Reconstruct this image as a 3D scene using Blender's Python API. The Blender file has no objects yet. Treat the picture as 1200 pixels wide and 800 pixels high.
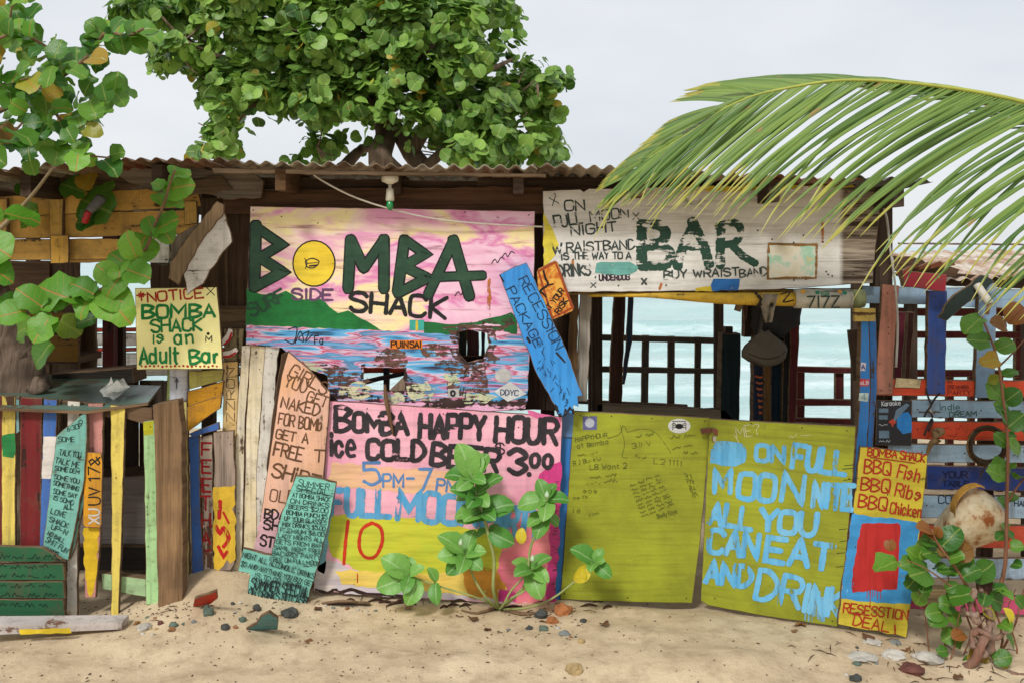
import bpy, bmesh, math, random
from mathutils import Vector, Matrix, noise
from mathutils.geometry import tessellate_polygon
random.seed(7)
scene = bpy.context.scene
COL = scene.collection

# ---------------------------------------------------------------- camera
CY, CZ, FPX, HOR = -5.07, 1.78, 1167.0, 290.0
cam_d = bpy.data.cameras.new('camera')
cam = bpy.data.objects.new('camera', cam_d); COL.objects.link(cam)
cam.location = (0, CY, CZ); cam.rotation_euler = (math.radians(90), 0, 0)
cam_d.sensor_width = 36; cam_d.lens = 36*FPX/1200
cam_d.shift_y = -(400-HOR)/1200
cam_d.clip_start = 0.05; cam_d.clip_end = 20000
scene.camera = cam

# ---------------------------------------------------------------- sky and sun (overcast daylight)
SUN_EL, SUN_AZ = math.radians(43), math.radians(203)     # azimuth clockwise from north (+Y)
world = bpy.data.worlds.new('World'); scene.world = world; world.use_nodes = True
wn = world.node_tree; wn.nodes.clear()
wo = wn.nodes.new('ShaderNodeOutputWorld'); wb = wn.nodes.new('ShaderNodeBackground')
sk = wn.nodes.new('ShaderNodeTexSky'); sk.sky_type = 'NISHITA'; sk.sun_disc = False
sk.sun_elevation = SUN_EL; sk.sun_rotation = SUN_AZ
wtc = wn.nodes.new('ShaderNodeTexCoord'); wmp = wn.nodes.new('ShaderNodeMapping'); wmp.inputs['Scale'].default_value = (1, 1, 2.6)
wnz = wn.nodes.new('ShaderNodeTexNoise'); wnz.inputs['Scale'].default_value = 2.2; wnz.inputs['Detail'].default_value = 5
wrp = wn.nodes.new('ShaderNodeValToRGB')
wrp.color_ramp.elements[0].position = .3; wrp.color_ramp.elements[0].color = (6.1, 6.4, 6.85, 1)
wrp.color_ramp.elements[1].position = .75; wrp.color_ramp.elements[1].color = (8.3, 8.4, 8.55, 1)
wmx = wn.nodes.new('ShaderNodeMix'); wmx.data_type = 'RGBA'; wmx.inputs[0].default_value = .9
wn.links.new(wtc.outputs['Generated'], wmp.inputs[0]); wn.links.new(wmp.outputs[0], wnz.inputs['Vector'])
wn.links.new(wnz.outputs['Fac'], wrp.inputs[0])
wn.links.new(sk.outputs[0], wmx.inputs[6]); wn.links.new(wrp.outputs[0], wmx.inputs[7])
wn.links.new(wmx.outputs[2], wb.inputs[0]); wb.inputs[1].default_value = .1
wn.links.new(wb.outputs[0], wo.inputs[0])
sun_d = bpy.data.lights.new('sun', 'SUN'); sun_d.energy = 2.2; sun_d.angle = math.radians(10); sun_d.color = (1, .98, .945)
sun = bpy.data.objects.new('sun', sun_d); COL.objects.link(sun)
sd = Vector((math.sin(SUN_AZ)*math.cos(SUN_EL), math.cos(SUN_AZ)*math.cos(SUN_EL), math.sin(SUN_EL)))
sun.rotation_euler = sd.to_track_quat('Z', 'Y').to_euler()
scene.view_settings.view_transform = 'Standard'; scene.view_settings.look = 'None'
scene.view_settings.gamma = 1; scene.view_settings.exposure = 0.2
scene.view_settings.use_curve_mapping = False

# ---------------------------------------------------------------- geometry helpers
R = random.uniform
class Sheet:
    """plane Y = y0 + a*Z + b*X; pt() finds the point of the plane seen at a place of the photograph"""
    def __init__(s, y0, a=0., b=0.):
        s.y0, s.a, s.b = y0, a, b; s.n = Vector((b, -1, a)).normalized()
    def pt(s, px, py, off=0.):
        dx, dz = (px-600)/FPX, (HOR-py)/FPX
        t = (s.y0-CY+CZ*s.a)/(1-s.a*dz-s.b*dx)
        return Vector((t*dx, CY+t, CZ+t*dz)) + s.n*off
def W(px, py, y): return Sheet(y).pt(px, py)

ORG = {}
def thing(name, label, cat, loc=(0, 0, 0), group=None):
    o = bpy.data.objects.new(name, None); COL.objects.link(o); o.empty_display_size = .1
    o.location = loc; ORG[o.name] = Vector(loc); o['label'] = label; o['category'] = cat
    if group: o['group'] = group
    return o
def link(name, me, m, parent=None, label=None, kind=None, org=None):
    o = bpy.data.objects.new(name, me); COL.objects.link(o)
    if m and not me.materials: me.materials.append(m)
    if parent: o.parent = parent
    elif org is not None: o.location = org
    ORG[o.name] = ORG[parent.name] if parent else Vector(org or (0, 0, 0))
    if label: o['label'] = label
    if kind: o['kind'] = kind
    return o
def mesh_obj(name, verts, faces, m, parent=None, label=None, kind=None, org=None, smooth=False, fix=True, uvs=None):
    off = ORG[parent.name] if parent else Vector(org or (0, 0, 0))
    me = bpy.data.meshes.new(name)
    me.from_pydata([Vector(v)-off for v in verts], [], faces)
    if fix:
        bm = bmesh.new(); bm.from_mesh(me); bmesh.ops.recalc_face_normals(bm, faces=bm.faces); bm.to_mesh(me); bm.free()
    if uvs:
        ul = me.uv_layers.new(name='UVMap')
        for l in me.loops: ul.data[l.index].uv = uvs[l.vertex_index]
    if smooth:
        for p in me.polygons: p.use_smooth = True
    me.update()
    return link(name, me, m, parent, label, kind, org)

def rect(x0, y0, x1, y1): return [(x0, y0), (x1, y0), (x1, y1), (x0, y1)]
def densify(poly, step, jit, seed=0):
    out = []; n = len(poly); rr = random.Random(seed or random.random())
    for i in range(n):
        a, b = poly[i], poly[(i+1) % n]; L = math.hypot(b[0]-a[0], b[1]-a[1]); k = max(1, int(L/step))
        nx, ny = (b[1]-a[1])/max(L, 1e-6), -(b[0]-a[0])/max(L, 1e-6)
        for j in range(k):
            t = j/k; d = 0 if j == 0 else rr.uniform(-jit, jit)
            out.append((a[0]+(b[0]-a[0])*t+nx*d, a[1]+(b[1]-a[1])*t+ny*d))
    return out
def area(p): return sum(p[i][0]*p[(i+1) % len(p)][1]-p[(i+1) % len(p)][0]*p[i][1] for i in range(len(p)))/2
def inset(poly, d):
    n = len(poly); s = 1 if area(poly) > 0 else -1; out = []
    for i in range(n):
        p0, p1, p2 = poly[i-1], poly[i], poly[(i+1) % n]
        e1 = Vector((p1[0]-p0[0], p1[1]-p0[1])).normalized(); e2 = Vector((p2[0]-p1[0], p2[1]-p1[1])).normalized()
        nn = Vector((-(e1.y+e2.y), e1.x+e2.x))
        if nn.length < 1e-4: nn = Vector((-e1.y, e1.x))
        nn.normalize(); out.append((p1[0]+nn.x*d*s, p1[1]+nn.y*d*s))
    return out
def tess(loops):
    return [tuple(t) for t in tessellate_polygon([[Vector((p[0], p[1], 0)) for p in l] for l in loops])]
def board(parent, name, poly, sh, th, m, step=11, jit=.55, holes=(), bev=.7, label=None, org=None, kind=None, rim=True):
    """a slab whose front outline is poly, with chamfered rim, real thickness and real holes"""
    loops = [densify(poly, step, jit)] + [densify(h, 5, 1.1) for h in holes]
    ins = [inset(loops[0], bev)] + [inset(h, -bev) for h in loops[1:]]
    V, F = [], []
    N = sum(len(l) for l in loops)
    for l in ins: V += [sh.pt(x, y, 0) for x, y in l]
    for l in loops: V += [sh.pt(x, y, -min(.002, th*.25)) for x, y in l]
    bk = [v + (-sh.n)*(th) for v in V[N:2*N]]
    V += bk
    tr = tess(ins); F += tr; F += [(c+2*N, b+2*N, a+2*N) for a, b, c in tr]
    o = 0
    for l in loops:
        k = len(l)
        for i in range(k):
            j = (i+1) % k
            F.append((o+i, o+j, o+j+N, o+i+N)); F.append((o+i+N, o+j+N, o+j+2*N, o+i+2*N))
        o += k
    ob = mesh_obj(name, V, F, m, parent, label, kind, org)
    if rim:
        ob.data.materials.append(wood((128, 104, 80), 'h', .4)); nt_ = 2*len(tr)
        for i, p_ in enumerate(ob.data.polygons):
            if i >= nt_: p_.material_index = 1
    return ob
def base_of(poly, sh):
    pts = [sh.pt(*p) for p in poly]
    return Vector((sum(p.x for p in pts)/len(pts), sum(p.y for p in pts)/len(pts), min(p.z for p in pts)))

def tube(pts, rads, n=8, cap=True):
    V, F = [], []; up = Vector((.13, .21, 1)).normalized()
    for i, p in enumerate(pts):
        d = (pts[min(i+1, len(pts)-1)]-pts[max(i-1, 0)]).normalized()
        a = d.cross(up)
        if a.length < 1e-3: a = d.cross(Vector((1, 0, 0)))
        a.normalize(); b = d.cross(a).normalized(); r = rads[i] if isinstance(rads, (list, tuple)) else rads
        for k in range(n):
            t = 2*math.pi*k/n; V.append(p+a*math.cos(t)*r+b*math.sin(t)*r)
    for i in range(len(pts)-1):
        for k in range(n):
            F.append((i*n+k, i*n+(k+1) % n, (i+1)*n+(k+1) % n, (i+1)*n+k))
    if cap: F.append(tuple(range(n))); F.append(tuple((len(pts)-1)*n+k for k in range(n)))
    return V, F
def cat(pts, sub=4, closed=False):
    if len(pts) < 3: return pts
    out = []; n = len(pts)
    for i in range(n if closed else n-1):
        P = [pts[(i+j) % n] if closed else pts[min(max(i+j, 0), n-1)] for j in (-1, 0, 1, 2)]
        for k in range(sub):
            t = k/sub
            out.append(tuple(.5*((2*P[1][c])+(-P[0][c]+P[2][c])*t+(2*P[0][c]-5*P[1][c]+4*P[2][c]-P[3][c])*t*t+(-P[0][c]+3*P[1][c]-3*P[2][c]+P[3][c])*t**3) for c in range(len(P[1]))))
    if not closed: out.append(tuple(pts[-1]))
    return out
def tube_obj(parent, name, pts, rads, m, n=8, smooth=True, sub=3, **kw):
    ps = [tuple(p) for p in pts]
    if isinstance(rads, (list, tuple)): ps = [p+(r,) for p, r in zip(ps, rads)]
    ps = cat(ps, sub); V, F = tube([Vector(p[:3]) for p in ps], [p[3] for p in ps] if len(ps[0]) > 3 else rads, n)
    return mesh_obj(name, V, F, m, parent, smooth=smooth, **kw)
def box_verts(x0, x1, y0, y1, z0, z1):
    V = [(x, y, z) for x in (x0, x1) for y in (y0, y1) for z in (z0, z1)]
    return V, [(0, 1, 3, 2), (4, 6, 7, 5), (0, 4, 5, 1), (2, 3, 7, 6), (0, 2, 6, 4), (1, 5, 7, 3)]
def box(parent, name, x0, x1, y0, y1, z0, z1, m, **kw):
    V, F = box_verts(x0, x1, y0, y1, z0, z1); return mesh_obj(name, V, F, m, parent, **kw)

def roughen(o, amp, fr, seed=0., axis=(1, 1, 1)):
    """knots and hollows: moves the surface along its normals"""
    me = o.data; me.update(); ns = [v.normal.copy() for v in me.vertices]
    for v, nn in zip(me.vertices, ns):
        q = Vector((v.co.x*axis[0], v.co.y*axis[1], v.co.z*axis[2]))*fr+Vector((seed, seed*.7, 0))
        v.co += nn*amp*(noise.noise(q)+.5*noise.noise(q*2.3)+.3*noise.noise(q*5))
    me.update(); return o
# ---------------------------------------------------------------- materials
def lin(c):
    return tuple(((v/255)/12.92 if v/255 <= .04045 else ((v/255+.055)/1.055)**2.4) for v in c[:3])+(1,)
class NT:
    def __init__(s, name):
        s.m = bpy.data.materials.new(name); s.m.use_nodes = True; s.t = s.m.node_tree; s.t.nodes.clear()
        s.out = s.t.nodes.new('ShaderNodeOutputMaterial')
    def n(s, typ, **kw):
        o = s.t.nodes.new('ShaderNode'+typ)
        for k, v in kw.items(): setattr(o, k, v)
        return o
    def put(s, sock, v):
        if isinstance(v, bpy.types.NodeSocket): s.t.links.new(v, sock)
        else: sock.default_value = v
    def math(s, op, a, b=0., c=0., clamp=False):
        o = s.n('Math', operation=op, use_clamp=clamp); s.put(o.inputs[0], a); s.put(o.inputs[1], b); s.put(o.inputs[2], c); return o.outputs[0]
    def mix(s, f, a, b, mode='MIX'):
        o = s.n('Mix', data_type='RGBA', blend_type=mode); s.put(o.inputs[0], f); s.put(o.inputs[6], a); s.put(o.inputs[7], b); return o.outputs[2]
    def vec(s, src='Object', scale=(1, 1, 1), rnd=True, rot=(0, 0, 0)):
        tc = s.n('TexCoord'); v = tc.outputs[src]
        if rnd:
            oi = s.n('ObjectInfo'); a = s.n('VectorMath', operation='ADD'); s.put(a.inputs[0], v)
            k = s.math('MULTIPLY', oi.outputs['Random'], 61.7); s.put(a.inputs[1], k); v = a.outputs[0]
        mp = s.n('Mapping'); s.put(mp.inputs[0], v); mp.inputs['Scale'].default_value = scale; mp.inputs['Rotation'].default_value = rot
        return mp.outputs[0]
    def noise(s, v, scale=5, detail=4, rough=.55, dist=0):
        o = s.n('TexNoise'); s.put(o.inputs['Vector'], v); o.inputs['Scale'].default_value = scale
        o.inputs['Detail'].default_value = detail; o.inputs['Roughness'].default_value = rough; o.inputs['Distortion'].default_value = dist
        return o.outputs['Fac']
    def ramp(s, f, stops, interp='LINEAR'):
        o = s.n('ValToRGB'); cr = o.color_ramp; cr.interpolation = interp
        while len(cr.elements) < len(stops): cr.elements.new(.5)
        for e, (p, c) in zip(cr.elements, stops):
            e.position = p; e.color = c if isinstance(c, tuple) else (c, c, c, 1)
        s.put(o.inputs[0], f); return o.outputs[0]
    def step(s, f, a, b): return s.ramp(f, [(a, 0.), (b, 1.)])
    def bsdf(s, col, rough=.6, bump=None, bs=.3, spec=.3, dist=.004, metal=0.):
        b = s.n('BsdfPrincipled'); s.put(b.inputs['Base Color'], col); s.put(b.inputs['Roughness'], rough)
        s.put(b.inputs['Specular IOR Level'], spec); s.put(b.inputs['Metallic'], metal)
        if bump is not None:
            u = s.n('Bump'); u.inputs['Strength'].default_value = bs; u.inputs['Distance'].default_value = dist
            s.put(u.inputs['Height'], bump); s.put(b.inputs['Normal'], u.outputs[0])
        return b.outputs[0]
    def done(s, sh): s.t.links.new(sh, s.out.inputs[0]); return s.m
MC = {}
def grain(g, a=1.6, b=26):
    return (a, a, b) if g == 'h' else (b, a, a)
def paint(col, wear=.12, under=(120, 100, 82), g='h', rough=.62, dirt=.35, col2=None, sheets=1):
    key = ('p', col, wear, under, g, rough, dirt, col2)
    if key in MC: return MC[key]
    t = NT('weathered_paint')
    v = t.vec(scale=grain(g)); iso = t.vec()
    st = t.noise(v, 1.0, 7, .62, .25); big = t.noise(iso, 2.3, 4, .6); fine = t.noise(iso, 38, 4, .65); med = t.noise(iso, 9, 4, .7)
    c = lin(col); c2 = lin(col2) if col2 else tuple(x*.72 for x in c[:3])+(1,)
    base = t.mix(t.step(big, .32, .68), c, c2)
    base = t.mix(t.math('MULTIPLY', t.step(st, .47, .64), .5), base, tuple(x*.5 for x in c[:3])+(1,))
    base = t.mix(t.math('MULTIPLY', t.step(med, .5, .68), dirt), base, lin((96, 78, 58)))
    base = t.mix(t.math('MULTIPLY', t.step(fine, .56, .7), dirt), base, lin((70, 56, 44)))
    s1 = t.math('ADD', t.math('MULTIPLY', st, .55), t.math('ADD', t.math('MULTIPLY', med, .28), t.math('MULTIPLY', fine, .17)))
    th = .618-.3*wear
    mask = t.step(s1, th, th+.025)
    uw = t.mix(t.step(st, .35, .65), lin(under), tuple(x*.42 for x in lin(under)[:3])+(1,))
    colr = t.mix(mask, base, uw)
    drip = t.noise(t.vec(scale=(22, 22, 1.1)), 1., 5, .6)
    colr = t.mix(t.math('MULTIPLY', t.step(drip, .52, .7), min(.42, dirt*1.15)), colr, lin((92, 76, 60)))
    hgt = t.math('ADD', t.math('MULTIPLY', st, .5), t.math('SUBTRACT', t.math('MULTIPLY', fine, .25), t.math('MULTIPLY', mask, .6)))
    MC[key] = t.done(t.bsdf(colr, rough, hgt, .5, .25, .004)); return MC[key]
def wood(col, g='h', dark=.4, rough=.85, warm=None):
    key = ('w', col, g, dark, warm)
    if key in MC: return MC[key]
    t = NT('bare_wood'); v = t.vec(scale=grain(g, 1.3, 30)); iso = t.vec()
    st = t.noise(v, 1.0, 8, .68, .5); big = t.noise(iso, 3, 5, .6); fine = t.noise(t.vec(scale=grain(g, 4, 90)), 1, 5, .6)
    c = lin(col); d = tuple(x*dark for x in c[:3])+(1,); w = lin(warm) if warm else tuple(x*.7 for x in c[:3])+(1,)
    base = t.mix(t.step(big, .35, .68), c, w)
    base = t.mix(t.step(st, .46, .66), base, d)
    base = t.mix(t.math('MULTIPLY', t.step(fine, .52, .7), .6), base, tuple(x*.3 for x in c[:3])+(1,))
    MC[key] = t.done(t.bsdf(base, rough, t.math('SUBTRACT', t.math('MULTIPLY', fine, .5), st), .7, .15, .006)); return MC[key]
def film(col, holes=.0, g='h', rough=.55, col2=None, sc=1., soft=.03):
    """a layer of paint lying on a board; worn through where the noise says so"""
    key = ('f', col, holes, g, rough, col2, sc)
    if key in MC: return MC[key]
    t = NT('paint_film'); v = t.vec(scale=grain(g, 3*sc, 30*sc), rnd=False); iso = t.vec(rnd=False)
    st = t.noise(v, 1, 6, .6); med = t.noise(iso, 14*sc, 4, .7); big = t.noise(iso, 5, 3)
    c = lin(col); c2 = lin(col2) if col2 else tuple(x*.62 for x in c[:3])+(1,)
    base = t.mix(t.step(t.math('ADD', t.math('MULTIPLY', big, .5), t.math('MULTIPLY', med, .5)), .38, .62), c, c2)
    base = t.mix(t.math('MULTIPLY', t.step(st, .46, .64), .5), base, tuple(x*.5 for x in c[:3])+(1,))
    sh = t.bsdf(base, rough, st, .25, .25, .002)
    if holes >= 0:
        holes = max(holes, .09)
        s1 = t.math('ADD', t.math('MULTIPLY', st, .6), t.math('MULTIPLY', med, .4))
        th = .645-.36*holes
        mk = t.step(s1, th, th+soft)
        tr = t.n('BsdfTransparent'); mx = t.n('MixShader'); t.put(mx.inputs[0], mk); t.put(mx.inputs[1], sh); t.put(mx.inputs[2], tr.outputs[0]); sh = mx.outputs[0]
    MC[key] = t.done(sh); return MC[key]
def plain(col, rough=.5, metal=0., spec=.4, var=.25):
    key = ('s', col, rough, metal)
    if key in MC: return MC[key]
    t = NT('plain_surface'); iso = t.vec(); nz = t.noise(iso, 12, 5, .65); c = lin(col)
    base = t.mix(t.step(nz, .4, .7), c, tuple(x*(1-var) for x in c[:3])+(1,))
    MC[key] = t.done(t.bsdf(base, rough, nz, .15, spec, .003, metal)); return MC[key]
def leafmat(name, c1, c2, vein, attr=False, yellow=None, veinw=.017, transl=.35, rough=.42, sidev=.25, vstr=.6, spotsc=16, spot=.6):
    t = NT(name); tc = t.n('TexCoord'); sp = t.n('SeparateXYZ'); t.put(sp.inputs[0], tc.outputs['UV'])
    x = t.math('ABSOLUTE', t.math('SUBTRACT', sp.outputs[0], .5)); y = sp.outputs[1]
    if attr:
        at = t.n('Attribute', attribute_name='rnd'); rnd = at.outputs['Fac']
    else: rnd = t.n('ObjectInfo').outputs['Random']
    nz = t.noise(t.vec(src='Object', rnd=True), spotsc, 4, .6)
    base = t.mix(rnd, lin(c1), lin(c2))
    base = t.mix(t.math('MULTIPLY', t.step(nz, .45, .75), .35), base, tuple(v*.55 for v in lin(c1)[:3])+(1,))
    if yellow:
        base = t.mix(t.math('MULTIPLY', t.step(rnd, .93, .97), .8), base, lin(yellow))
    sp2 = t.noise(t.vec(src='Object', rnd=True), spotsc*3, 3, .7)
    base = t.mix(t.math('MULTIPLY', t.step(sp2, .62, .67), spot), base, lin((128, 84, 44)))
    mid = t.math('SUBTRACT', 1., t.step(x, veinw*.5, veinw*1.3))
    ph = t.math('FRACT', t.math('SUBTRACT', t.math('MULTIPLY', y, 6.), t.math('MULTIPLY', x, 5.)))
    side = t.math('MULTIPLY', t.math('SUBTRACT', 1., t.step(ph, .04, .13)), sidev)
    vm = t.math('MAXIMUM', mid, side)
    col = t.mix(t.math('MULTIPLY', vm, vstr), base, lin(vein))
    b = t.bsdf(col, rough, t.math('SUBTRACT', nz, vm), .35, .4, .003)
    tl = t.n('BsdfTranslucent'); t.put(tl.inputs[0], t.mix(.5, col, lin((150, 200, 40)), 'MULTIPLY'))
    mx = t.n('MixShader'); mx.inputs[0].default_value = transl; t.put(mx.inputs[1], b); t.put(mx.inputs[2], tl.outputs[0])
    return t.done(mx.outputs[0])

# ---------------------------------------------------------------- hand lettering (brush strokes laid on the boards)
O_ = '~26 16 05 01 10 30 41 45 36 26'
GL = dict(A='00 26 40;12 32', B='00 06;~06 26 45 34 23 03;~03 23 42 41 20 00', C='~45 36 16 05 01 10 30 41', D='00 06;~06 26 44 42 20 00',
 E='46 06 00 40;03 33', F='46 06 00;03 33', G='~45 36 16 05 01 10 30 41 42;43 23', H='00 06;40 46;03 43', I='20 26', J='~36 31 20 10 01',
 K='00 06;46 03 40', L='06 00 40', M='00 06 22 46 40', N='00 06 40 46', O=O_, P='00 06;~06 36 45 44 33 03', Q=O_+';22 40',
 R='00 06;~06 36 45 44 33 03;23 40', S='~45 36 16 05 04 33 42 41 30 10 01', T='06 46;26 20', U='~06 02 10 30 42 46', V='06 20 46',
 W='06 10 24 30 46', X='06 40;00 46', Y='06 23 46;23 20', Z='06 46 00 40',
 a='~33 24 14 03 01 10 20 32;34 30', b='06 00;~03 24 33 31 20 00', c='~33 24 14 03 01 10 20 31', d='~33 14 03 01 10 31;36 30',
 e='~02 32 33 24 14 03 01 10 30', f='~36 26 15 10;04 34', g='~33 14 03 02 11 32;~34 30 2a 0a', h='06 00;~03 24 33 30', i='14 10;15 16',
 k='06 00;34 02 30', l='16 10', m='04 00;~03 14 23 20;~23 34 43 40', n='04 00;~03 24 33 30', o='~24 14 03 01 10 20 31 33 24',
 p='04 0b;~04 24 33 31 20 01', q='~33 14 03 01 10 31;34 3b', r='04 00;~02 14 24', s='~33 24 14 03 32 21 10 01', t='16 11 20;04 34',
 u='~04 01 10 31;34 30', v='04 20 44', w='04 10 22 30 44', x='04 30;00 34', y='04 20;44 0b', z='04 34 00 30', j='24 2a 0b',
 **{'0': O_, '1': '05 26 20', '2': '~05 26 45 43 00;00 40', '3': '~05 26 45 44 23;~23 42 41 20 01', '4': '36 02 42;30 36',
    '5': '46 06 04;~04 34 42 41 20 01', '6': '~36 14 01 10 30 42 33 13 02', '7': '06 46 10', '8': '~26 05 04 23 42 41 20 01 02 23 44 45 26',
    '9': '~43 23 04 05 26 45 40', '-': '03 33', '.': '20 21', '!': '22 26;20 21', '?': '~05 26 45 23 22;20 21', '$': '~45 36 16 05 04 33 42 41 30 10 01;2a 26',
    '*': '13 35;15 33;04 44;24 26;21 24', '/': '00 46', ',': '21 1a', ':': '21 22;24 25', '&': '40 05 26 34 01 10 42', "'": '26 25', '+': '03 43;21 25'})
NARROW = {'I': .45, 'i': .35, 'l': .35, '.': .4, '!': .4, ',': .4, ':': .4, "'": .3, ' ': .55, '1': .6, 'M': 1.3, 'W': 1.3, 'm': 1.3, 'w': 1.15, 'J': .8, 't': .8, 'r': .7, 'f': .8, '-': .8}
YM = {'a': -1, 'b': -2}
class Ink:
    def __init__(s, sheet, off=.0012): s.sh, s.V, s.F, s.k, s.off = sheet, [], [], 0, off
    def stroke(s, pts, w, closed=False, wj=.17, cap=True, lift=1.2e-6):
        if w > 3.6 and len(pts) > 1 and not closed:      # broad brush: short steps so the edge comes out ragged
            Q = [pts[0]]
            for a, b in zip(pts, pts[1:]):
                k_ = max(1, int(math.hypot(b[0]-a[0], b[1]-a[1])/1.7))
                Q += [(a[0]+(b[0]-a[0])*j/k_, a[1]+(b[1]-a[1])*j/k_) for j in range(1, k_+1)]
            pts = Q; wj = min(wj, .1)
        n = len(pts)
        if n < 2: return
        L = []; Rr = []; ph = R(0, 50); w0 = w
        for i in range(n):
            a = pts[i-1] if i or closed else pts[0]; b = pts[(i+1) % n] if i < n-1 or closed else pts[-1]; p = pts[i]
            e1 = Vector((p[0]-a[0], p[1]-a[1])); e2 = Vector((b[0]-p[0], b[1]-p[1]))
            if e1.length < 1e-6: e1 = e2
            if e2.length < 1e-6: e2 = e1
            e1.normalize(); e2.normalize(); d = e1+e2
            if d.length < .25: d = e1.copy()
            d.normalize(); m = max(.6, abs(d.dot(e1)))
            w = w0*(1+(.16*noise.noise(Vector((i*.16, ph, 0)))+.05*noise.noise(Vector((i*.6, ph, 3))) if w0 > 3.6 and wj > 0 else 0))
            hw = w/2*(1+R(-wj, wj))/m; L.append((p[0]-d.y*hw, p[1]+d.x*hw)); Rr.append((p[0]+d.y*hw, p[1]-d.x*hw))
        if cap:
            for end in (0, -1):
                p = pts[end]; q = pts[1] if end == 0 else pts[-2]
                d = Vector((p[0]-q[0], p[1]-q[1])); d = d.normalized()*w if d.length > 1e-6 else Vector((w, 0))
                l, r = L[end], Rr[end]
                for f_, g_ in ((.08, R(.18, .28)), (.27, R(.36, .5))):
                    l2 = (l[0]*(1-f_)+r[0]*f_+d.x*g_, l[1]*(1-f_)+r[1]*f_+d.y*g_); r2 = (r[0]*(1-f_)+l[0]*f_+d.x*g_, r[1]*(1-f_)+l[1]*f_+d.y*g_)
                    if end == 0: L.insert(0, l2); Rr.insert(0, r2)
                    else: L.append(l2); Rr.append(r2)
        o = len(s.V)
        for l, r in zip(L, Rr):
            s.k += 1; z = s.off+s.k*lift
            s.V += [s.sh.pt(l[0], l[1], z), s.sh.pt(r[0], r[1], z)]
        for i in range(len(L)-1): s.F.append((o+2*i, o+2*i+1, o+2*i+3, o+2*i+2))
        s.k += 6
    def poly(s, pts, step=6, jit=.6):
        p = densify(pts, step, jit); o = len(s.V); s.k += 25
        s.V += [s.sh.pt(x, y, s.off+s.k*1.2e-6) for x, y in p]; s.F += [tuple(i+o for i in t) for t in tess([p])]
    def disc(s, cx, cy, rx, ry=None, n=18):
        ry = ry or rx; s.poly([(cx+rx*math.cos(2*math.pi*i/n), cy+ry*math.sin(2*math.pi*i/n)) for i in range(n)], 99, 0)
    def text(s, txt, p0, p1, h, w, jit=.06, h1=None, sub=3, slant=0., fill=.78):
        h1 = h1 or h; dx, dy = p1[0]-p0[0], p1[1]-p0[1]; L = math.hypot(dx, dy); ux, uy = dx/L, dy/L; vx, vy = uy, -ux
        tot = sum(NARROW.get(c, 1) for c in txt); x = 0
        for c in txt:
            cw = NARROW.get(c, 1)/tot*L; t = (x+cw/2)/L; hh = (h+(h1-h)*t)*(1+R(-jit, jit)); jx, jy = R(-jit, jit)*cw*.5, R(-jit, jit)*hh*.6
            ro = R(-jit, jit)*.9
            if c in GL:
                for st in GL[c].split(';'):
                    cur = st[0] == '~'; st = st.lstrip('~'); P = []
                    for q in st.split():
                        gx, gy = int(q[0])/4, YM.get(q[1], None); gy = (gy if gy is not None else int(q[1]))/6
                        if c in 'Ii.!l:': gx = .5+(gx-.5)*.2 if c in 'I.!:' else gx
                        lx = (gx-.5)*cw*fill+R(-jit, jit)*cw*.35+slant*gy*hh; ly = gy*hh+R(-jit, jit)*hh*.3
                        lx, ly = lx-ly*ro*.3+jx, ly+lx*ro*.5+jy
                        ax = x+cw/2+lx; P.append((p0[0]+ux*ax+vx*ly, p0[1]+uy*ax+vy*ly))
                    if cur: P = cat(P, sub)
                    elif sub > 1 and len(P) > 1:
                        Q = [P[0]]
                        for a, b in zip(P, P[1:]):
                            Q += [((a[0]+b[0])/2+R(-jit, jit)*w*.6, (a[1]+b[1])/2+R(-jit, jit)*w*.6), b]
                        P = Q
                    s.stroke(P, w)
            x += cw
    def scrawl(s, p0, p1, h, w, words=3, seed=1):
        """handwriting too small to read in the photograph"""
        rr = random.Random(seed); dx, dy = p1[0]-p0[0], p1[1]-p0[1]; L = math.hypot(dx, dy); ux, uy = dx/L, dy/L; vx, vy = uy, -ux
        x = 0
        for k in range(words):
            wl = L/words*rr.uniform(.6, .88); P = []; n = max(3, int(wl/(h*.45)))
            for i in range(n+1):
                a = x+wl*i/n; b = (rr.uniform(0, 1) if i % 2 else rr.uniform(-.2, .4))*h
                P.append((p0[0]+ux*a+vx*b, p0[1]+uy*a+vy*b))
            s.stroke(cat(P, 2), w); x += L/words
    def build(s, name, m, parent, label=None, kind=None):
        if s.V: return mesh_obj(name, s.V, s.F, m, parent, label, kind, fix=False)
def film_poly(parent, name, polys, sh, m, off=.0007, step=6, jit=.8, label=None):
    i = Ink(sh, off)
    for p in polys: i.poly(p, step, jit)
    return i.build(name, m, parent, label)
def nails(parent, sh, pts, m=None, r=.9):
    i = Ink(sh, .0009)
    for x, y in pts: i.disc(x+R(-.6, .6), y+R(-.6, .6), r, r, 7)
    return i.build('nail', m or plain((70, 42, 28), .7), parent, kind='stuff')
# ================================================================ SETTING
def sand_z(x, y):
    z = 0.0
    z += .16*math.exp(-((x+1.52)/.34)**2-((y+.02)/.33)**2)          # mound under the leaning boards
    z += .03*math.exp(-((x+.6)/.7)**2-((y+.05)/.2)**2)
    z -= .07*math.exp(-((x-.75)/.55)**2-((y-.1)/.22)**2)            # hollow under the gates
    z -= .10*(1/(1+math.exp(-(x-1.75)*5)))                          # drops towards the shrub
    z -= .05*(1/(1+math.exp((x+2.0)*6)))
    z += .030*noise.noise(Vector((x*1.3, y*1.9, 0)))+.020*noise.noise(Vector((x*3.6, y*5.6, 3)))+.006*noise.noise(Vector((x*10, y*15, 5)))
    f = max(0, 1-abs(y+.9)/.8)
    z -= f*.05*max(0, noise.noise(Vector((x*1.1+5, y*2.5, 9))))
    if y > 4.5: z -= 1.75*min(1, ((y-4.5)/10))**1.1
    if y > 15: z -= .12*(y-15)
    return z
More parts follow.
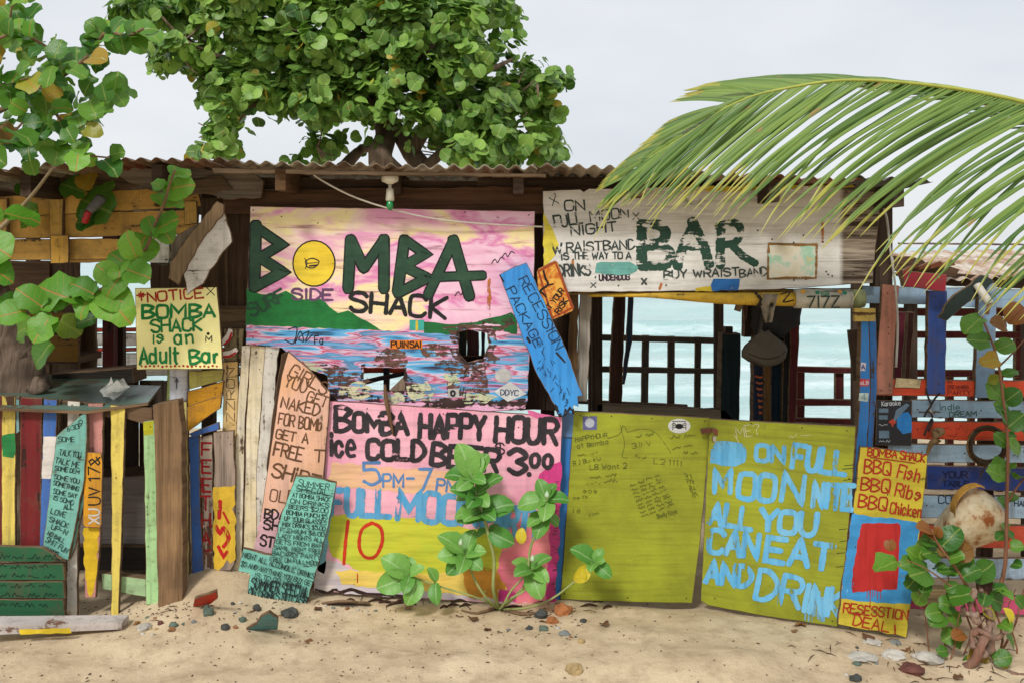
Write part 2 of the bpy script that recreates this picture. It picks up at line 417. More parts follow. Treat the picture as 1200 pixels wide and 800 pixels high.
def make_ground():
    xs = []; x = -60
    while x < 60:
        xs.append(x); ax = abs(x); x += .032 if ax < 3.0 else (.3 if ax < 8 else 4)
    ys = []; y = -60
    while y < 40:
        ys.append(y); y += .028 if -2.2 < y < .5 else (.25 if -6 < y < 18 else 5)
    V = [(x, y, sand_z(x, y)) for y in ys for x in xs]; n = len(xs)
    F = [(j*n+i, j*n+i+1, (j+1)*n+i+1, (j+1)*n+i) for j in range(len(ys)-1) for i in range(n-1)]
    t = NT('sand'); v = t.vec(rnd=False); big = t.noise(v, 1.6, 5, .6); med = t.noise(v, 9, 5, .7); fine = t.noise(v, 180, 3, .7); sp = t.noise(v, 46, 3, .8)
    c = t.mix(t.step(big, .35, .65), lin((218, 197, 164)), lin((196, 174, 142)))
    c = t.mix(t.math('MULTIPLY', t.step(med, .47, .66), .6), c, lin((160, 138, 110)))
    c = t.mix(t.math('MULTIPLY', t.step(fine, .5, .75), .45), c, lin((150, 126, 98)))
    c = t.mix(t.step(sp, .71, .74), c, lin((92, 72, 56)))
    h = t.math('ADD', t.math('MULTIPLY', med, .8), t.math('MULTIPLY', fine, .2))
    m = t.done(t.bsdf(c, .95, h, .8, .1, .02))
    mesh_obj('sand_ground', V, F, m, label='pale beach sand in front of and under the shack', kind='structure', smooth=True, fix=False)
make_ground()

def make_sea():
    SZ = -1.2; rows = []; d = 7.
    while d < 9000: rows.append(d); d += .16 if d < 26 else (.3 if d < 60 else d*.035)
    cols = 150; V, F, foam = [], [], []
    for d in rows:
        half = 9+d*1.25
        for i in range(cols+1):
            x = -half*.9+2*half*i/cols; w = min(1, d/12)
            wob = 1.6*noise.noise(Vector((x*.11, 3, 1)))+.5*noise.noise(Vector((x*.5, 7, 1)))
            z = SZ; f = 0
            if d < 200:
                z += w*(.10*noise.noise(Vector((x*.22, d*.55, 0)))+.06*noise.noise(Vector((x*.8, d*1.6, 4))))
                for cy, hh, wd, fm in ((29.5, .4, 1.3, .62), (20.5, .2, .8, .6), (16.2, .14, .6, .65), (24, .1, .5, .5), (40, .5, 2.4, .1), (12.4, .1, .6, .6)):
                    q = (d-cy-wob)/wd; z += hh*math.exp(-q*q)
                    f = max(f, fm*math.exp(-((q+.75)/.9)**2))
                if d < 26: f = max(f, .36+.5*noise.noise(Vector((x*.35, d*.9, 9))))
                if d < 13.5: f = max(f, .5)
            V.append((x, d, z)); foam.append(f)
    n = cols+1
    F = [(j*n+i, j*n+i+1, (j+1)*n+i+1, (j+1)*n+i) for j in range(len(rows)-1) for i in range(cols)]
    t = NT('sea_water'); v = t.vec(rnd=False, scale=(1, 1.6, 1)); at = t.n('Attribute', attribute_name='foam')
    n1 = t.noise(v, 1.3, 10, .78, 1.2); n2 = t.noise(v, .12, 4, .6); n3 = t.noise(v, 2.5, 6, .7)
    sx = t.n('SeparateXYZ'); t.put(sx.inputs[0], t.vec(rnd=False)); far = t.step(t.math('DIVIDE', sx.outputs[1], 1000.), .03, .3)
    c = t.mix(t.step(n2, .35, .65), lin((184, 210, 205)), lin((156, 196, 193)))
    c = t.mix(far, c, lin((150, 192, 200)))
    mk = t.step(t.math('ADD', t.math('MULTIPLY', at.outputs['Fac'], .62), t.math('MULTIPLY', n1, .55)), .56, .74)
    c = t.mix(mk, c, lin((214, 226, 226)))
    rg = t.math('ADD', .18, t.math('MULTIPLY', mk, .6))
    m = t.done(t.bsdf(c, rg, n3, .5, .35, .08))
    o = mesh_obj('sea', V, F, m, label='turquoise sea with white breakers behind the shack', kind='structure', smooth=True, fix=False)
    a = o.data.attributes.new('foam', 'FLOAT', 'POINT'); a.data.foreach_set('value', foam)
make_sea()

# common materials
DARK = wood((84, 68, 56), 'h', .45); DARKV = wood((80, 65, 54), 'v', .45)
GREY = wood((140, 128, 114), 'h', .35); GREYV = wood((142, 130, 116), 'v', .35)
BROWN = wood((104, 78, 54), 'h', .4); BROWNV = wood((110, 82, 54), 'v', .4)
YEL = paint((222, 172, 88), .14, (110, 76, 40), 'h'); YELV = paint((226, 178, 92), .14, (110, 76, 40), 'v')

# ================================================================ SHACK
shack = thing('beach_shack', 'ramshackle driftwood beach bar with wavy rusty tin roof on dark wooden posts', 'shack', (-.3, .6, 0))
def roof_edge_z(x):
    px = 600+x*FPX/(4.72)
    tab = [(-200, 206), (0, 203), (60, 195), (150, 187), (250, 188), (300, 193), (640, 196), (760, 200), (1090, 214), (1300, 220)]
    for (a, ya), (b, yb) in zip(tab, tab[1:]):
        if px <= b: py = ya+(yb-ya)*(px-a)/(b-a); break
    return CZ+(HOR-py)/FPX*4.72
def rust_tin(seed, c1, c2):
    t = NT('rusty_tin'); v = t.vec(scale=(1, .35, 1)); n1 = t.noise(v, 5, 7, .7); n2 = t.noise(v, 26, 5, .7)
    c = t.mix(t.step(n1, .42, .6), lin(c1), lin(c2)); c = t.mix(t.math('MULTIPLY', t.step(n2, .5, .7), .6), c, lin((84, 60, 44)))
    return t.done(t.bsdf(c, .7, n2, .4, .3, .003, .15))
tins = [rust_tin(1, (198, 194, 178), (132, 98, 70)), rust_tin(2, (184, 176, 158), (112, 88, 70)), rust_tin(3, (140, 116, 96), (124, 70, 44)), rust_tin(4, (110, 114, 112), (86, 80, 74))]
x = -3.75; k = 0
while x < 1.97:
    wd = min(.79, 1.98-x+.01); V, F = [], []; nx = int(wd/.0095); slope = -.025+R(-.01, .01)
    ysr = [-.35+R(-.02, .02), .3, 1.1, 1.9, 2.7]
    lift = .009*(k % 2)
    for th in (0, .0016):
        for yy in ysr:
            for i in range(nx+1):
                xx = x+wd*i/nx; e = .004*noise.noise(Vector((xx*9, yy*3, k)))
                V.append((xx, yy+(.012*noise.noise(Vector((xx*17, 1, k))) if yy < 0 else 0), roof_edge_z(xx)+(yy+.35)*slope+.0105*math.sin(xx*2*math.pi/.074)+e+lift-th))
    r_, n_ = len(ysr), nx+1
    for L in (0, 1):
        for j in range(r_-1):
            for i in range(nx):
                a = L*r_*n_+j*n_+i; q = (a, a+1, a+n_+1, a+n_); F.append(q if L == 0 else q[::-1])
    S_ = r_*n_
    for i in range(nx): F.append((i, i+S_, i+S_+1, i+1))
    lb = 'rusty orange edged roof sheet' if k % 3 == 2 else None
    mesh_obj('roof_sheet', V, F, tins[k % 4 if k % 4 != 3 or x > .3 else 1], shack, lb, fix=False)
    x += wd-.02; k += 1

def pl(parent, name, poly, y, th, m, **kw): return board(parent, name, poly, y if isinstance(y, Sheet) else Sheet(y), th, m, **kw)
# rafters running back under the roof
for i in range(9):
    rx = -2.95+i*.6+R(-.05, .05); z1 = roof_edge_z(rx)-.018
    box(shack, 'rafter', rx-.025, rx+.025, (-.05 if i == 4 else -.27)+R(-.03, .03), 2.6, z1-.1, z1, DARK if i % 3 else BROWN)
# front beams and weathered fascia planks
pl(shack, 'fascia_board', [(248, 197), (640, 204), (640, 208), (250, 203)], -.28, .03, wood((158, 138, 116), 'h', .4), label='thin grey batten under the roof edge')
pl(shack, 'beam', [(200, 206), (640, 214), (640, 224), (200, 222)], .06, .1, DARK)
pl(shack, 'beam', [(560, 204), (1050, 216), (1050, 232), (560, 232)], .05, .1, DARK)
pl(shack, 'fascia_board', [(262, 224), (348, 222), (440, 221), (636, 219), (636, 250), (262, 250)], .025, .025, wood((104, 76, 56), 'h', .35), jit=1.2)
pl(shack, 'fascia_board', [(30, 205), (110, 203), (240, 199), (238, 215), (120, 222), (34, 226)], .04, .03, wood((120, 100, 80), 'h', .35), jit=1.5)
pl(shack, 'fascia_board', [(120, 199), (222, 196), (300, 205), (309, 212), (306, 232), (262, 234), (228, 226), (196, 230), (150, 214)], -.03, .025, GREY, jit=2.2, label='torn grey weathered board')
pl(shack, 'fascia_board', [(196, 214), (260, 206), (272, 222), (215, 232)], -.05, .02, wood((112, 92, 74), 'h', .4), jit=2)
# dark wall boards behind the notice and the big painted sign
for i, (x0, x1, y0, y1) in enumerate([(236, 266, 232, 402), (264, 296, 226, 410), (294, 330, 240, 470), (328, 372, 240, 470), (370, 420, 240, 470)]):
    pl(shack, 'wall_board', rect(x0, y0, x1, y1), .07+.012*(i % 2), .02, wood((92, 72, 54), 'v', .35), jit=1)
for i, (y0, y1) in enumerate([(358, 378), (376, 404)]):
    pl(shack, 'wall_board', rect(232, y0, 292, y1), .045, .02, wood((118, 96, 72), 'h', .35), jit=1)
for i, (x0, x1) in enumerate([(668, 678), (680, 694)]):
    pl(shack, 'wall_board', [(x0, 342), (x1, 342), (x1-2-i*4, 470), (x0-3-i*3, 470)], .1+.03*i, .03, [BROWNV, wood((176, 168, 156), 'v', .5)][i], jit=.8, label=['brown upright board', 'pale grey weathered upright board'][i])
for (x0, x1, y0, y1) in [(612, 640, 250, 480), (638, 668, 345, 480), (596, 616, 400, 480)]:
    pl(shack, 'wall_board', rect(x0, y0, x1, y1), .16, .03, wood((72, 56, 44), 'v', .4), jit=.8)
# posts
def post(px0, px1, y, topy=212, m=DARKV, w=None, lean=0, **kw):
    s = Sheet(y); a, b = s.pt(px0, topy), s.pt(px1, topy); zb = sand_z(a.x, y)-.15; wd = (b.x-a.x)
    V, F = [], []
    for z, dx in ((zb, lean), (a.z, 0)):
        for (u, v) in ((0, 0), (1, 0), (1, 1), (0, 1)): V.append((a.x+dx+u*wd, y+v*(w or wd), z))
    F = [(0, 1, 5, 4), (1, 2, 6, 5), (2, 3, 7, 6), (3, 0, 4, 7), (0, 3, 2, 1), (4, 5, 6, 7)]
    return mesh_obj('post', V, F, m, shack, **kw)
post(1026, 1046, .03, 214); post(236, 250, .1, 205); post(334, 352, .1, 214); post(634, 650, .2, 212)
post(694, 706, .9, 250); post(838, 848, 2.6, 250); post(1000, 1010, 2.6, 240); post(690, 703, 2.6, 240)
post(120, 133, 2.2, 240, paint((92, 30, 34), .15, (50, 36, 30), 'v')); post(134, 144, 2.3, 240); post(30, 42, 2.6, 240); post(480, 494, 2.5, 240)
# yellow slatted screen at the upper left
yl = thing('slatted_screen', 'ochre yellow slatted wooden screen under the roof at the left corner', 'screen', tuple(W(100, 308, .05)))
for i, (p, lab) in enumerate([([(-30, 232), (232, 218), (236, 242), (-30, 258)], None), ([(-30, 252), (232, 246), (232, 275), (-30, 281)], None), ([(-30, 281), (232, 279), (205, 303), (-30, 306)], None), ([(70, 301), (182, 300), (182, 307), (70, 308)], 'thin ochre batten')]):
    pl(yl, 'slat', p, .09 if i % 2 else .075, .02, YEL, label=lab)
pl(yl, 'upright', [(57, 233), (74, 233), (72, 309), (59, 309)], .05, .03, YELV)
pl(yl, 'upright', [(59, 276), (80, 276), (80, 308), (72, 309), (59, 309)], .035, .012, paint((232, 178, 78), .08, (110, 76, 40), 'v'))
pl(yl, 'upright', [(216, 236), (230, 236), (231, 262), (216, 264)], .06, .02, YELV)
pl(yl, 'upright', [(-20, 233), (8, 233), (8, 309), (-20, 309)], .05, .03, YELV)
# counter back: dark stuff under the roof on the left
ct = thing('crate', 'dark mustard crate with a black opening in the shade behind the counter', 'crate', tuple(W(66, 425, .95)))
pl(ct, 'panel', rect(34, 366, 92, 424), .95, .02, paint((146, 104, 22), .2, (60, 44, 26), 'h'), holes=[rect(56, 378, 78, 392)])
pl(ct, 'panel', rect(34, 366, 92, 424), 1.3, .02, DARK)
box(ct, 'side', W(34, 366, .95).x, W(34, 366, .95).x+.02, .975, 1.295, W(0, 424, .95).z, W(0, 366, .95).z, DARK)
pl(ct, 'base', rect(34, 418, 92, 426), .96, .34, DARK)
pl(shack, 'wall_board', rect(-40, 306, 58, 470), 1.6, .03, wood((118, 96, 78), 'h', .4), jit=.8)
pl(shack, 'wall_board', rect(58, 306, 92, 440), 1.62, .03, wood((100, 84, 70), 'v', .4), jit=.8)
for (x0, x1, y0, y1) in [(92, 112, 330, 440), (176, 240, 308, 352), (205, 250, 340, 430)]:
    pl(shack, 'wall_board', rect(x0, y0, x1, y1), 1.7, .03, wood((110, 92, 76), 'v', .4), jit=.8)
sb = thing('slatted_bench', 'white slatted bench with red edges seen through the opening behind the counter', 'bench', (W(160, 430, 3.2).x, 3.2, 0))
for i, (y0, y1, m) in enumerate([(384, 389, paint((190, 62, 56), .2, (180, 170, 160))), (391, 405, paint((232, 232, 226), .15)), (407, 412, paint((196, 70, 60), .2, (180, 170, 160))), (414, 428, paint((222, 224, 220), .15)), (430, 440, paint((214, 214, 206), .2))]):
    pl(sb, 'slat', rect(90, y0, 320, y1), 3.2, .03, m, label='red edged slat' if i in (0, 2) else None)
for xx in (100, 200, 310):
    s = W(xx, 384, 3.24); box(sb, 'leg', s.x, s.x+.06, 3.235, 3.3, -.1, s.z, GREYV)

# seaward railings
def railing(label, y, rails, bals, m, base=None, col=None, post_=None):
    s = Sheet(y); xm = sum(b[0] for b in bals)/len(bals)
    t = thing('railing', label, 'railing', (W(xm, 400, y).x, y, 0))
    for p in rails: pl(t, 'rail', p, y-.02, .035, m, jit=.2)
    for b in bals:
        z0 = sand_z(s.pt(b[0], 400).x, y)-.05; yb = HOR+(CZ-z0)/(y-CY)*FPX if b[2] is None else b[2]
        pl(t, 'baluster', [(b[0], b[1]-.0), (b[3], b[1]), (b[3]+(b[4] if len(b) > 4 else 0), yb), (b[0]+(b[4] if len(b) > 4 else 0), yb)], y+.016, .04, m, jit=.2)
    return t
DB = wood((92, 84, 74), 'v', .55)
railing('dark brown driftwood railing between the gates opening and the sea', 2.8,
        [[(700, 392), (848, 396), (848, 403), (700, 399)], [(700, 429), (848, 432), (848, 438), (700, 436)], [(660, 467), (806, 474), (806, 478), (660, 472)]],
        [(753, 393, None, 761, -3), (783, 394, None, 791, -1), (815, 395, None, 822, -2)], DB)
MR = wood((92, 44, 44), 'v', .6)
railing('maroon railing beside the right hand gate with the breakers behind it', 2.75,
        [[(930, 429), (1030, 431), (1030, 438), (930, 436)], [(930, 467), (1030, 468), (1030, 475), (930, 475)], [(930, 489), (1030, 491), (1030, 498), (930, 496)]],
        [(934, 430, None, 943), (979, 431, 470, 989)], MR)
railing('maroon and green railing behind the colourful right hand fence', 2.6,
        [[(1046, 361), (1260, 362), (1260, 372), (1046, 370)], [(1046, 388), (1260, 389), (1260, 397), (1046, 396)], [(1046, 433), (1260, 434), (1260, 442), (1046, 441)], [(1046, 478), (1260, 478), (1260, 488), (1046, 488)]],
        [(1062, 362, None, 1072, -6), (1110, 440, None, 1118), (1136, 440, None, 1143), (1168, 440, None, 1176), (1190, 362, None, 1199)], MR)
# leaning posts in the opening
lp = thing('leaning_post', 'dark square post leaning across the middle opening in front of the railing', 'post', (W(724, 400, 2.3).x, 2.3, 0))
pl(lp, 'shaft', [(721, 330), (734, 330), (731, 400), (727, 540), (713, 540), (716, 420)], 2.3, .08, wood((78, 54, 46), 'v', .5))
lp2 = thing('leaning_post', 'thin blue edged plank leaning against the sea side railing', 'plank', (W(738, 400, 2.45).x, 2.45, 0))
pl(lp2, 'shaft', [(738, 320), (743, 320), (741, 400), (732, 450), (729, 450), (734, 398)], 2.42, .03, wood((60, 76, 96), 'v', .6))
tp = thing('square_post', 'short blackish teal square post standing left of the hanging cap', 'post', (W(856, 400, .9).x, .9, 0))
pl(tp, 'shaft', [(846, 391), (868, 391), (866, 560), (843, 560)], .9, .12, wood((38, 54, 56), 'v', .6))
pl(tp, 'peg', rect(850, 383, 859, 391), .93, .05, wood((58, 50, 46), 'v', .6))
# bracket wood at top of opening and the dark column with the hanging cap
BUN = 1
dc = thing('wooden_column', 'dark blue and brown column of lashed timbers right of the teal post', 'column', (W(905, 400, .5).x, .5, 0))
for p, y, c in [([(884, 352), (902, 352), (906, 540), (881, 540)], .5, (54, 62, 84)), ([(896, 352), (903, 352), (903, 540), (896, 540)], .46, (122, 86, 46)), ([(905, 352), (922, 352), (920, 540), (903, 540)], .52, (36, 52, 66)),
                ([(919, 356), (939, 356), (934, 412), (932, 540), (916, 540)], .48, (44, 44, 44)), ([(927, 366), (938, 366), (936, 410), (930, 540), (922, 540)], .455, (96, 42, 44)), ([(873, 354), (884, 354), (880, 395), (872, 395)], .5, (60, 48, 42))]:
    pl(dc, 'timber', p, y, .07, wood(c, 'v', .5))
pl(dc, 'splinter', [(864, 354), (872, 354), (868, 366), (861, 364)], .4, .02, wood((150, 122, 84), 'v', .6)); pl(dc, 'splinter', [(870, 354), (877, 354), (875, 374), (872, 374)], .42, .02, wood((80, 56, 44), 'v', .6))
for j in range(7): tube_obj(dc, 'cord', [W(885+j, 440+j*7, .43), W(890, 442+j*7, .42), W(893, 441+j*7, .43)], .006, paint((196, 96, 44), .1), 5)
def blob_sack(label):
    t = thing('hanging_bag', label, 'bag', tuple(W(896, 438, .33)))
    c = W(896, 412, .33); prof = [(-.62, .35), (-.5, .75), (-.25, .98), (.1, 1.0), (.4, .9), (.75, .6), (1.05, .3), (1.3, .16)]
    V, F = [], []; n = 20
    for z, r in prof:
        for k in range(n):
            a = 2*math.pi*k/n; w = 1+.05*math.sin(a*5+z*3)+.05*noise.noise(Vector((math.cos(a)*2, math.sin(a)*2, z*2)))
            V.append((c.x+.122*r*w*math.cos(a), c.y+.055*r*w*math.sin(a), c.z-.01+.095*z+.012*math.sin(a*2+1)))
    for i in range(len(prof)-1):
        for k in range(n): F.append((i*n+k, i*n+(k+1) % n, (i+1)*n+(k+1) % n, (i+1)*n+k))
    F.append(tuple(range(n))); F.append(tuple((len(prof)-1)*n+k for k in range(n)))
    mesh_obj('cloth', V, F, plain((96, 88, 76), .95), t, smooth=True)
    tube_obj(t, 'seam', [Vector((c.x+.112*math.cos(a), c.y-.058*abs(math.sin(a))-.002, c.z-.012+.02*math.cos(a*2))) for a in [math.pi+i*math.pi/8 for i in range(9)]], .003, plain((60, 54, 48), .9), 5)
    tube_obj(t, 'strap', [W(890, 392, .33), W(893, 372, .36), W(896, 356, .4)], .012, plain((70, 64, 58), .9), 6)
bn = thing('cloth_bundle', 'dark shapeless bundle of rags stuffed above the cap bag on the column', 'bundle', tuple(W(912, 395, .4)))
V, F = [], []; n = 18; c = W(910, 372, .42)
for z, r in [(-1, .3), (-.8, .7), (-.4, .95), (0, 1), (.5, .95), (.9, .8), (1, .4)]:
    for k in range(n): a = 2*math.pi*k/n; V.append((c.x+.135*r*math.cos(a), c.y+.05*r*math.sin(a), c.z+.1*z))
for i in range(6):
    for k in range(n): F.append((i*n+k, i*n+(k+1) % n, (i+1)*n+(k+1) % n, (i+1)*n+k))
F += [tuple(range(n)), tuple(6*n+k for k in range(n))]
roughen(mesh_obj('cloth', V, F, plain((46, 46, 46), .95), bn, smooth=True), .03, 14)
blob_sack('drab grey cloth cap bag hanging from the column in the opening')
bd = thing('leaning_board', 'brown board leaning behind the sky blue post at the right gate', 'board', tuple(W(1003, 445, .35)))
pl(bd, 'panel', [(994, 387), (1014, 384), (1016, 442), (1001, 446)], .35, .02, wood((104, 84, 68), 'v', .6))
sill = pl(shack, 'beam', [(700, 473), (850, 480), (860, 492), (700, 488)], .9, .06, wood((150, 136, 116), 'h', .6), label='pale window sill')
pl(shack, 'beam', [(925, 495), (1010, 500), (1010, 504), (925, 500)], .9, .06, GREY)
# ================================================================ SERVING COUNTER (left)
co = thing('serving_counter', 'serving counter with dark green top and multicoloured picket front at the left corner', 'counter', (W(100, 723, -.25).x, .1, 0))
SC = Sheet(-.22)
m_top = paint((96, 124, 110), .2, (120, 92, 66), 'h', .3)
zt = 1.035
V = [(-3.3, -.27, zt), (-2.05, -.27, zt-.04), (-1.78, -.2, zt-.01), (-1.9, .32, zt), (-2.2, .36, zt), (-2.2, .8, zt), (-3.3, .8, zt)]
V = [Vector(v) for v in V]; V2 = [v-Vector((0, 0, .014)) for v in V]; n = len(V)
mesh_obj('countertop', V+V2, [tuple(range(n)), tuple(range(2*n-1, n-1, -1))]+[(i, (i+1) % n, (i+1) % n+n, i+n) for i in range(n)], m_top, co)
TOP = co.children[-1] if co.children else None
for o_ in co.children:
    if o_.name.startswith('countertop'):
        o_.data.materials.append(wood((136, 110, 84), 'h'))
        for p_ in o_.data.polygons[2:]: p_.material_index = 1
pl(co, 'back_shelf', [(60, 438), (155, 431), (157, 448), (60, 452)], .6, .2, wood((56, 50, 44), 'h', .6))
RD = paint((122, 34, 36), .14, (70, 44, 36), 'v'); BL = paint((70, 116, 190), .12, (190, 180, 165), 'v'); WH = paint((226, 218, 204), .2, (130, 108, 88), 'v')
YP = paint((232, 208, 100), .12, (150, 118, 70), 'v'); PK = paint((206, 142, 132), .14, (130, 96, 80), 'v'); GP = paint((172, 214, 150), .12, (120, 110, 70), 'v'); TL = paint((128, 194, 178), .1, (110, 120, 100), 'h')
pk = lambda name, poly, m, y=SC, th=.018, **kw: pl(co, name, poly, y, th, m, **kw)
pk('rail', [(-20, 462), (180, 478), (178, 492), (-20, 478)], wood((120, 98, 76), 'h'), Sheet(-.19), .03)
pk('plank', [(-16, 463), (2, 463), (2, 645), (-16, 645)], RD)
a = pk('plank', [(2, 463), (18, 464), (18, 640), (2, 640)], YP, label='pale yellow plank with a green patch')
film_poly(a, 'paint_patch', [[(2, 510), (17, 507), (18, 530), (16, 536), (3, 534)]], SC, film((44, 132, 70)))
film_poly(a, 'paint_patch', [[(6, 464), (17, 464), (17, 474), (9, 480)]], SC, film((84, 58, 40)))
pk('plank', [(18, 464), (23, 464), (23, 505), (19, 508)], paint((130, 178, 180), .1), Sheet(-.215))
pk('plank', [(24, 465), (49, 466), (47, 641), (23, 641)], RD, label='dark red plank')
b = pk('plank', [(51, 467), (67, 468), (62, 641), (46, 641)], BL, label='blue plank with a white band')
film_poly(b, 'paint_patch', [[(51, 511), (66, 511), (64, 560), (49, 560)]], SC, film((228, 220, 210)))
pk('plank', [(67, 468), (71, 468), (68, 520), (65, 520)], paint((150, 140, 110), .3), Sheet(-.2))
pk('plank', [(79, 469), (94, 470), (90, 725), (78, 725)], WH)
pk('plank', [(74, 640), (80, 640), (78, 724), (73, 724)], paint((196, 152, 148), .2, (130, 96, 80), 'v'), Sheet(-.2))
c = pk('plank', [(103, 472), (121, 472), (118, 620), (112, 700), (99, 700), (100, 616)], PK, jit=.6, label='pink plank with yellow paint on its lower end')
film_poly(c, 'paint_patch', [[(98, 618), (116, 618), (113, 675), (110, 692), (106, 700), (102, 688), (98, 660)]], SC, film((236, 196, 44), .15), jit=1.6)
pk('plank', [(129, 474), (147, 475), (139, 723), (130, 723), (131, 600)], YP)
d = pk('plank', [(168, 493), (183, 491), (188, 708), (171, 708)], GP, label='pale green plank')
film_poly(d, 'paint_patch', [[(168, 494), (180, 492), (180, 508), (169, 510)]], SC, film((196, 190, 40)))
pk('rail', [(119, 671), (172, 678), (172, 699), (119, 690)], paint((182, 216, 160), .1, (120, 84, 50)), Sheet(-.18), .05)
pk('rail_end', [(172, 678), (182, 678), (183, 697), (172, 699)], BROWN, Sheet(-.2), .07)
pk('plank', [(148, 474), (178, 478), (178, 500), (148, 490)], wood((128, 102, 78), 'h'), Sheet(-.2), .02)
pk('corner_post', [(179, 474), (209, 468), (213, 500), (214, 712), (186, 716), (182, 560)], wood((150, 118, 84), 'v', .35, warm=(96, 76, 58)), Sheet(-.27), .07, jit=.8)
nails(co, SC, [(10, 470), (32, 470), (40, 471), (58, 472), (112, 478), (136, 480), (176, 500), (84, 474), (136, 560), (112, 560), (174, 640)])
# things inside the counter
for (p, y, m) in [([(60, 560), (200, 556), (200, 640), (60, 640)], .35, wood((150, 142, 138), 'h', .7)), ([(80, 640), (200, 640), (200, 668), (80, 668)], .3, wood((58, 52, 48), 'h', .6))]:
    pk('shelf', p, m, Sheet(y), .25)
for i in range(9):
    xx = -3.2+i*.145; box(co, 'back_board', xx, xx+.135, .76+.01*(i % 2), .79+.01*(i % 2), -.1, 1.0, wood((86, 74, 64), 'v', .5))
# ---- boards leaning against the counter
S = Sheet(-.262, b=0)
t = thing('driftwood_sign', 'narrow turquoise board of jokes in black marker leaning on the picket counter', 'sign', base_of([(49, 647), (78, 657)], S))
pl(t, 'panel', [(101, 481), (102, 500), (99, 560), (80, 656), (49, 647), (66, 510)], S, .02, TL, jit=.6)
pl(t, 'edge_strip', [(103, 490), (104, 560), (88, 640), (82, 655), (100, 560)], Sheet(-.245), .015, paint((104, 160, 148), .1))
k = Ink(S); L = [('O', 92, 496, 97, 496, 5), ('6:30P', 79, 505, 97, 500, 6), ('SOME', 68, 517, 88, 517, 7), ('TALK YOU', 69, 532, 95, 536, 8), ('TALK ME', 64, 541, 93, 548, 8), ('SOME DEM', 64, 550, 93, 555, 6),
 ('SOME YOU', 63, 560, 93, 566, 6), ('SOMETHING', 62, 567, 92, 575, 6), ('SOME SAY', 62, 577, 90, 583, 6), ('IS SOMO', 62, 584, 86, 591, 6), ('ALL', 74, 596, 87, 596, 7), ('LOVE', 59, 600, 77, 606, 7),
 ('SHACK', 57, 610, 80, 618, 7), ('UP-N', 59, 618, 78, 627, 7), ('NO BALL', 55, 625, 75, 636, 6), ('SHIT FUN', 53, 633, 78, 648, 7), ('ALWAYS', 53, 643, 68, 650, 5)]
for s_, x0, y0, x1, y1, h in L: k.text(s_, (x0, y0), (x1, y1), h*.85, .8, .08)
k.build('lettering', film((34, 50, 52)), t)
t = thing('number_plate', 'yellow orange registration strip reading UV 17 nailed upright on the pickets', 'plate', base_of([(97, 617), (119, 618)], Sheet(-.25)))
S = Sheet(-.25); pl(t, 'panel', [(101, 529), (118, 530), (120, 540), (119, 614), (117, 618), (99, 617), (97, 613), (99, 535)], S, .004, paint((238, 168, 40), .1, (200, 190, 170), 'v', .4), jit=.2)
k = Ink(S); k.text('UV 17&', (117, 592), (117, 534), 13, 1.7, .03); k.build('lettering', film((44, 40, 30)), t)
k = Ink(S); k.text('XU', (116, 614), (116, 595), 12, 2.0, .03); k.build('lettering', film((208, 204, 196)), t, label='pale grey letters')
S = Sheet(-.30)
t = thing('driftwood_sign', 'dark green four plank box sign with black scrawl at the foot of the counter', 'sign', base_of([(0, 722), (75, 722)], S))
for i, y in enumerate((638, 660, 681, 702)):
    pl(t, 'plank', [(-20, y+(0 if i else 0)), (74 if i else 50, y+(0 if i else 3)), (76, y+(20 if i else 20)), (75, y+20), (-20, y+19.5)], S, .02, paint((40, 96, 62), .08, (60, 60, 44), 'h'), jit=.4)
k = Ink(S)
for i in range(6): k.scrawl((-4, 653+i*11.3), (70-(i % 2)*8, 654+i*11.3), 5, .8, 4, i+70)
k.build('lettering', film((20, 44, 34), .1), t)
lg = thing('fallen_plank', 'white and yellow painted plank lying on the sand below the counter', 'plank', (W(60, 742, -.42).x, -.42, 0))
p0, p1 = W(-40, 734, -.46), W(146, 729, -.40); V, F = [], []
for (p, e) in ((p0, 0), (p1, 1)):
    for (dy, dz) in ((-.035, -.03), (-.04, .022), (.05, .03), (.055, -.03)): V.append((p.x, p.y+dy, p.z+dz*(1 if not e else .6)))
mesh_obj('shaft', V, [(0, 1, 5, 4), (1, 2, 6, 5), (2, 3, 7, 6), (3, 0, 4, 7), (0, 3, 2, 1), (4, 5, 6, 7)], paint((206, 196, 190), .25, (150, 110, 90)), lg)
k = Ink(Sheet(-.5)); k.poly([(22, 737), (82, 735), (84, 741), (24, 743)]); k.build('paint_patch', film((232, 200, 50), .1), lg)

# notice
S = Sheet(-.14)
t = thing('notice_sign', 'pale yellow notice board in green and red hand lettering beside the hanging broken board', 'sign', base_of([(160, 433), (261, 432)], S))
pl(t, 'panel', [(158, 338), (254, 336.5), (257.5, 370), (261, 432), (160, 433)], S, .012, plain((252, 244, 168), .45, var=.1), jit=.2)
k = Ink(S); k.text('*', (160, 355), (173, 354), 12, 1.8, .04); k.text('NOTICE', (172, 354), (240, 349), 11, 2.1, .05)
for i in range(19): k.disc(166+i*4.9, 428.5+R(-.5, .8), 1.1+R(0, .5), n=7)
k.build('lettering', film((196, 52, 40)), t, label='red lettering')
k = Ink(S); k.text('BOMBA', (166, 373), (253, 371), 14.5, 3.4, .05); k.text('SHACK', (176, 389), (238, 387), 14, 2.8, .05)
k.text('is', (179, 402), (195, 402), 14, 2.2, .05); k.text('an', (204, 403), (230, 401), 15, 2.6, .05); k.text('Adult', (163, 426), (212, 425), 18, 3, .05); k.text('Bar', (222, 426), (260, 423), 17, 3.2, .05, h1=14)
k.build('lettering', film((30, 140, 70)), t, label='green lettering')
k = Ink(S); k.text('M', (240, 400), (249, 400), 7, 1.2); k.text('X', (241, 346), (253, 346), 9, 1); k.disc(244, 391, 1.8); k.build('sticker', film((40, 40, 40)), t)
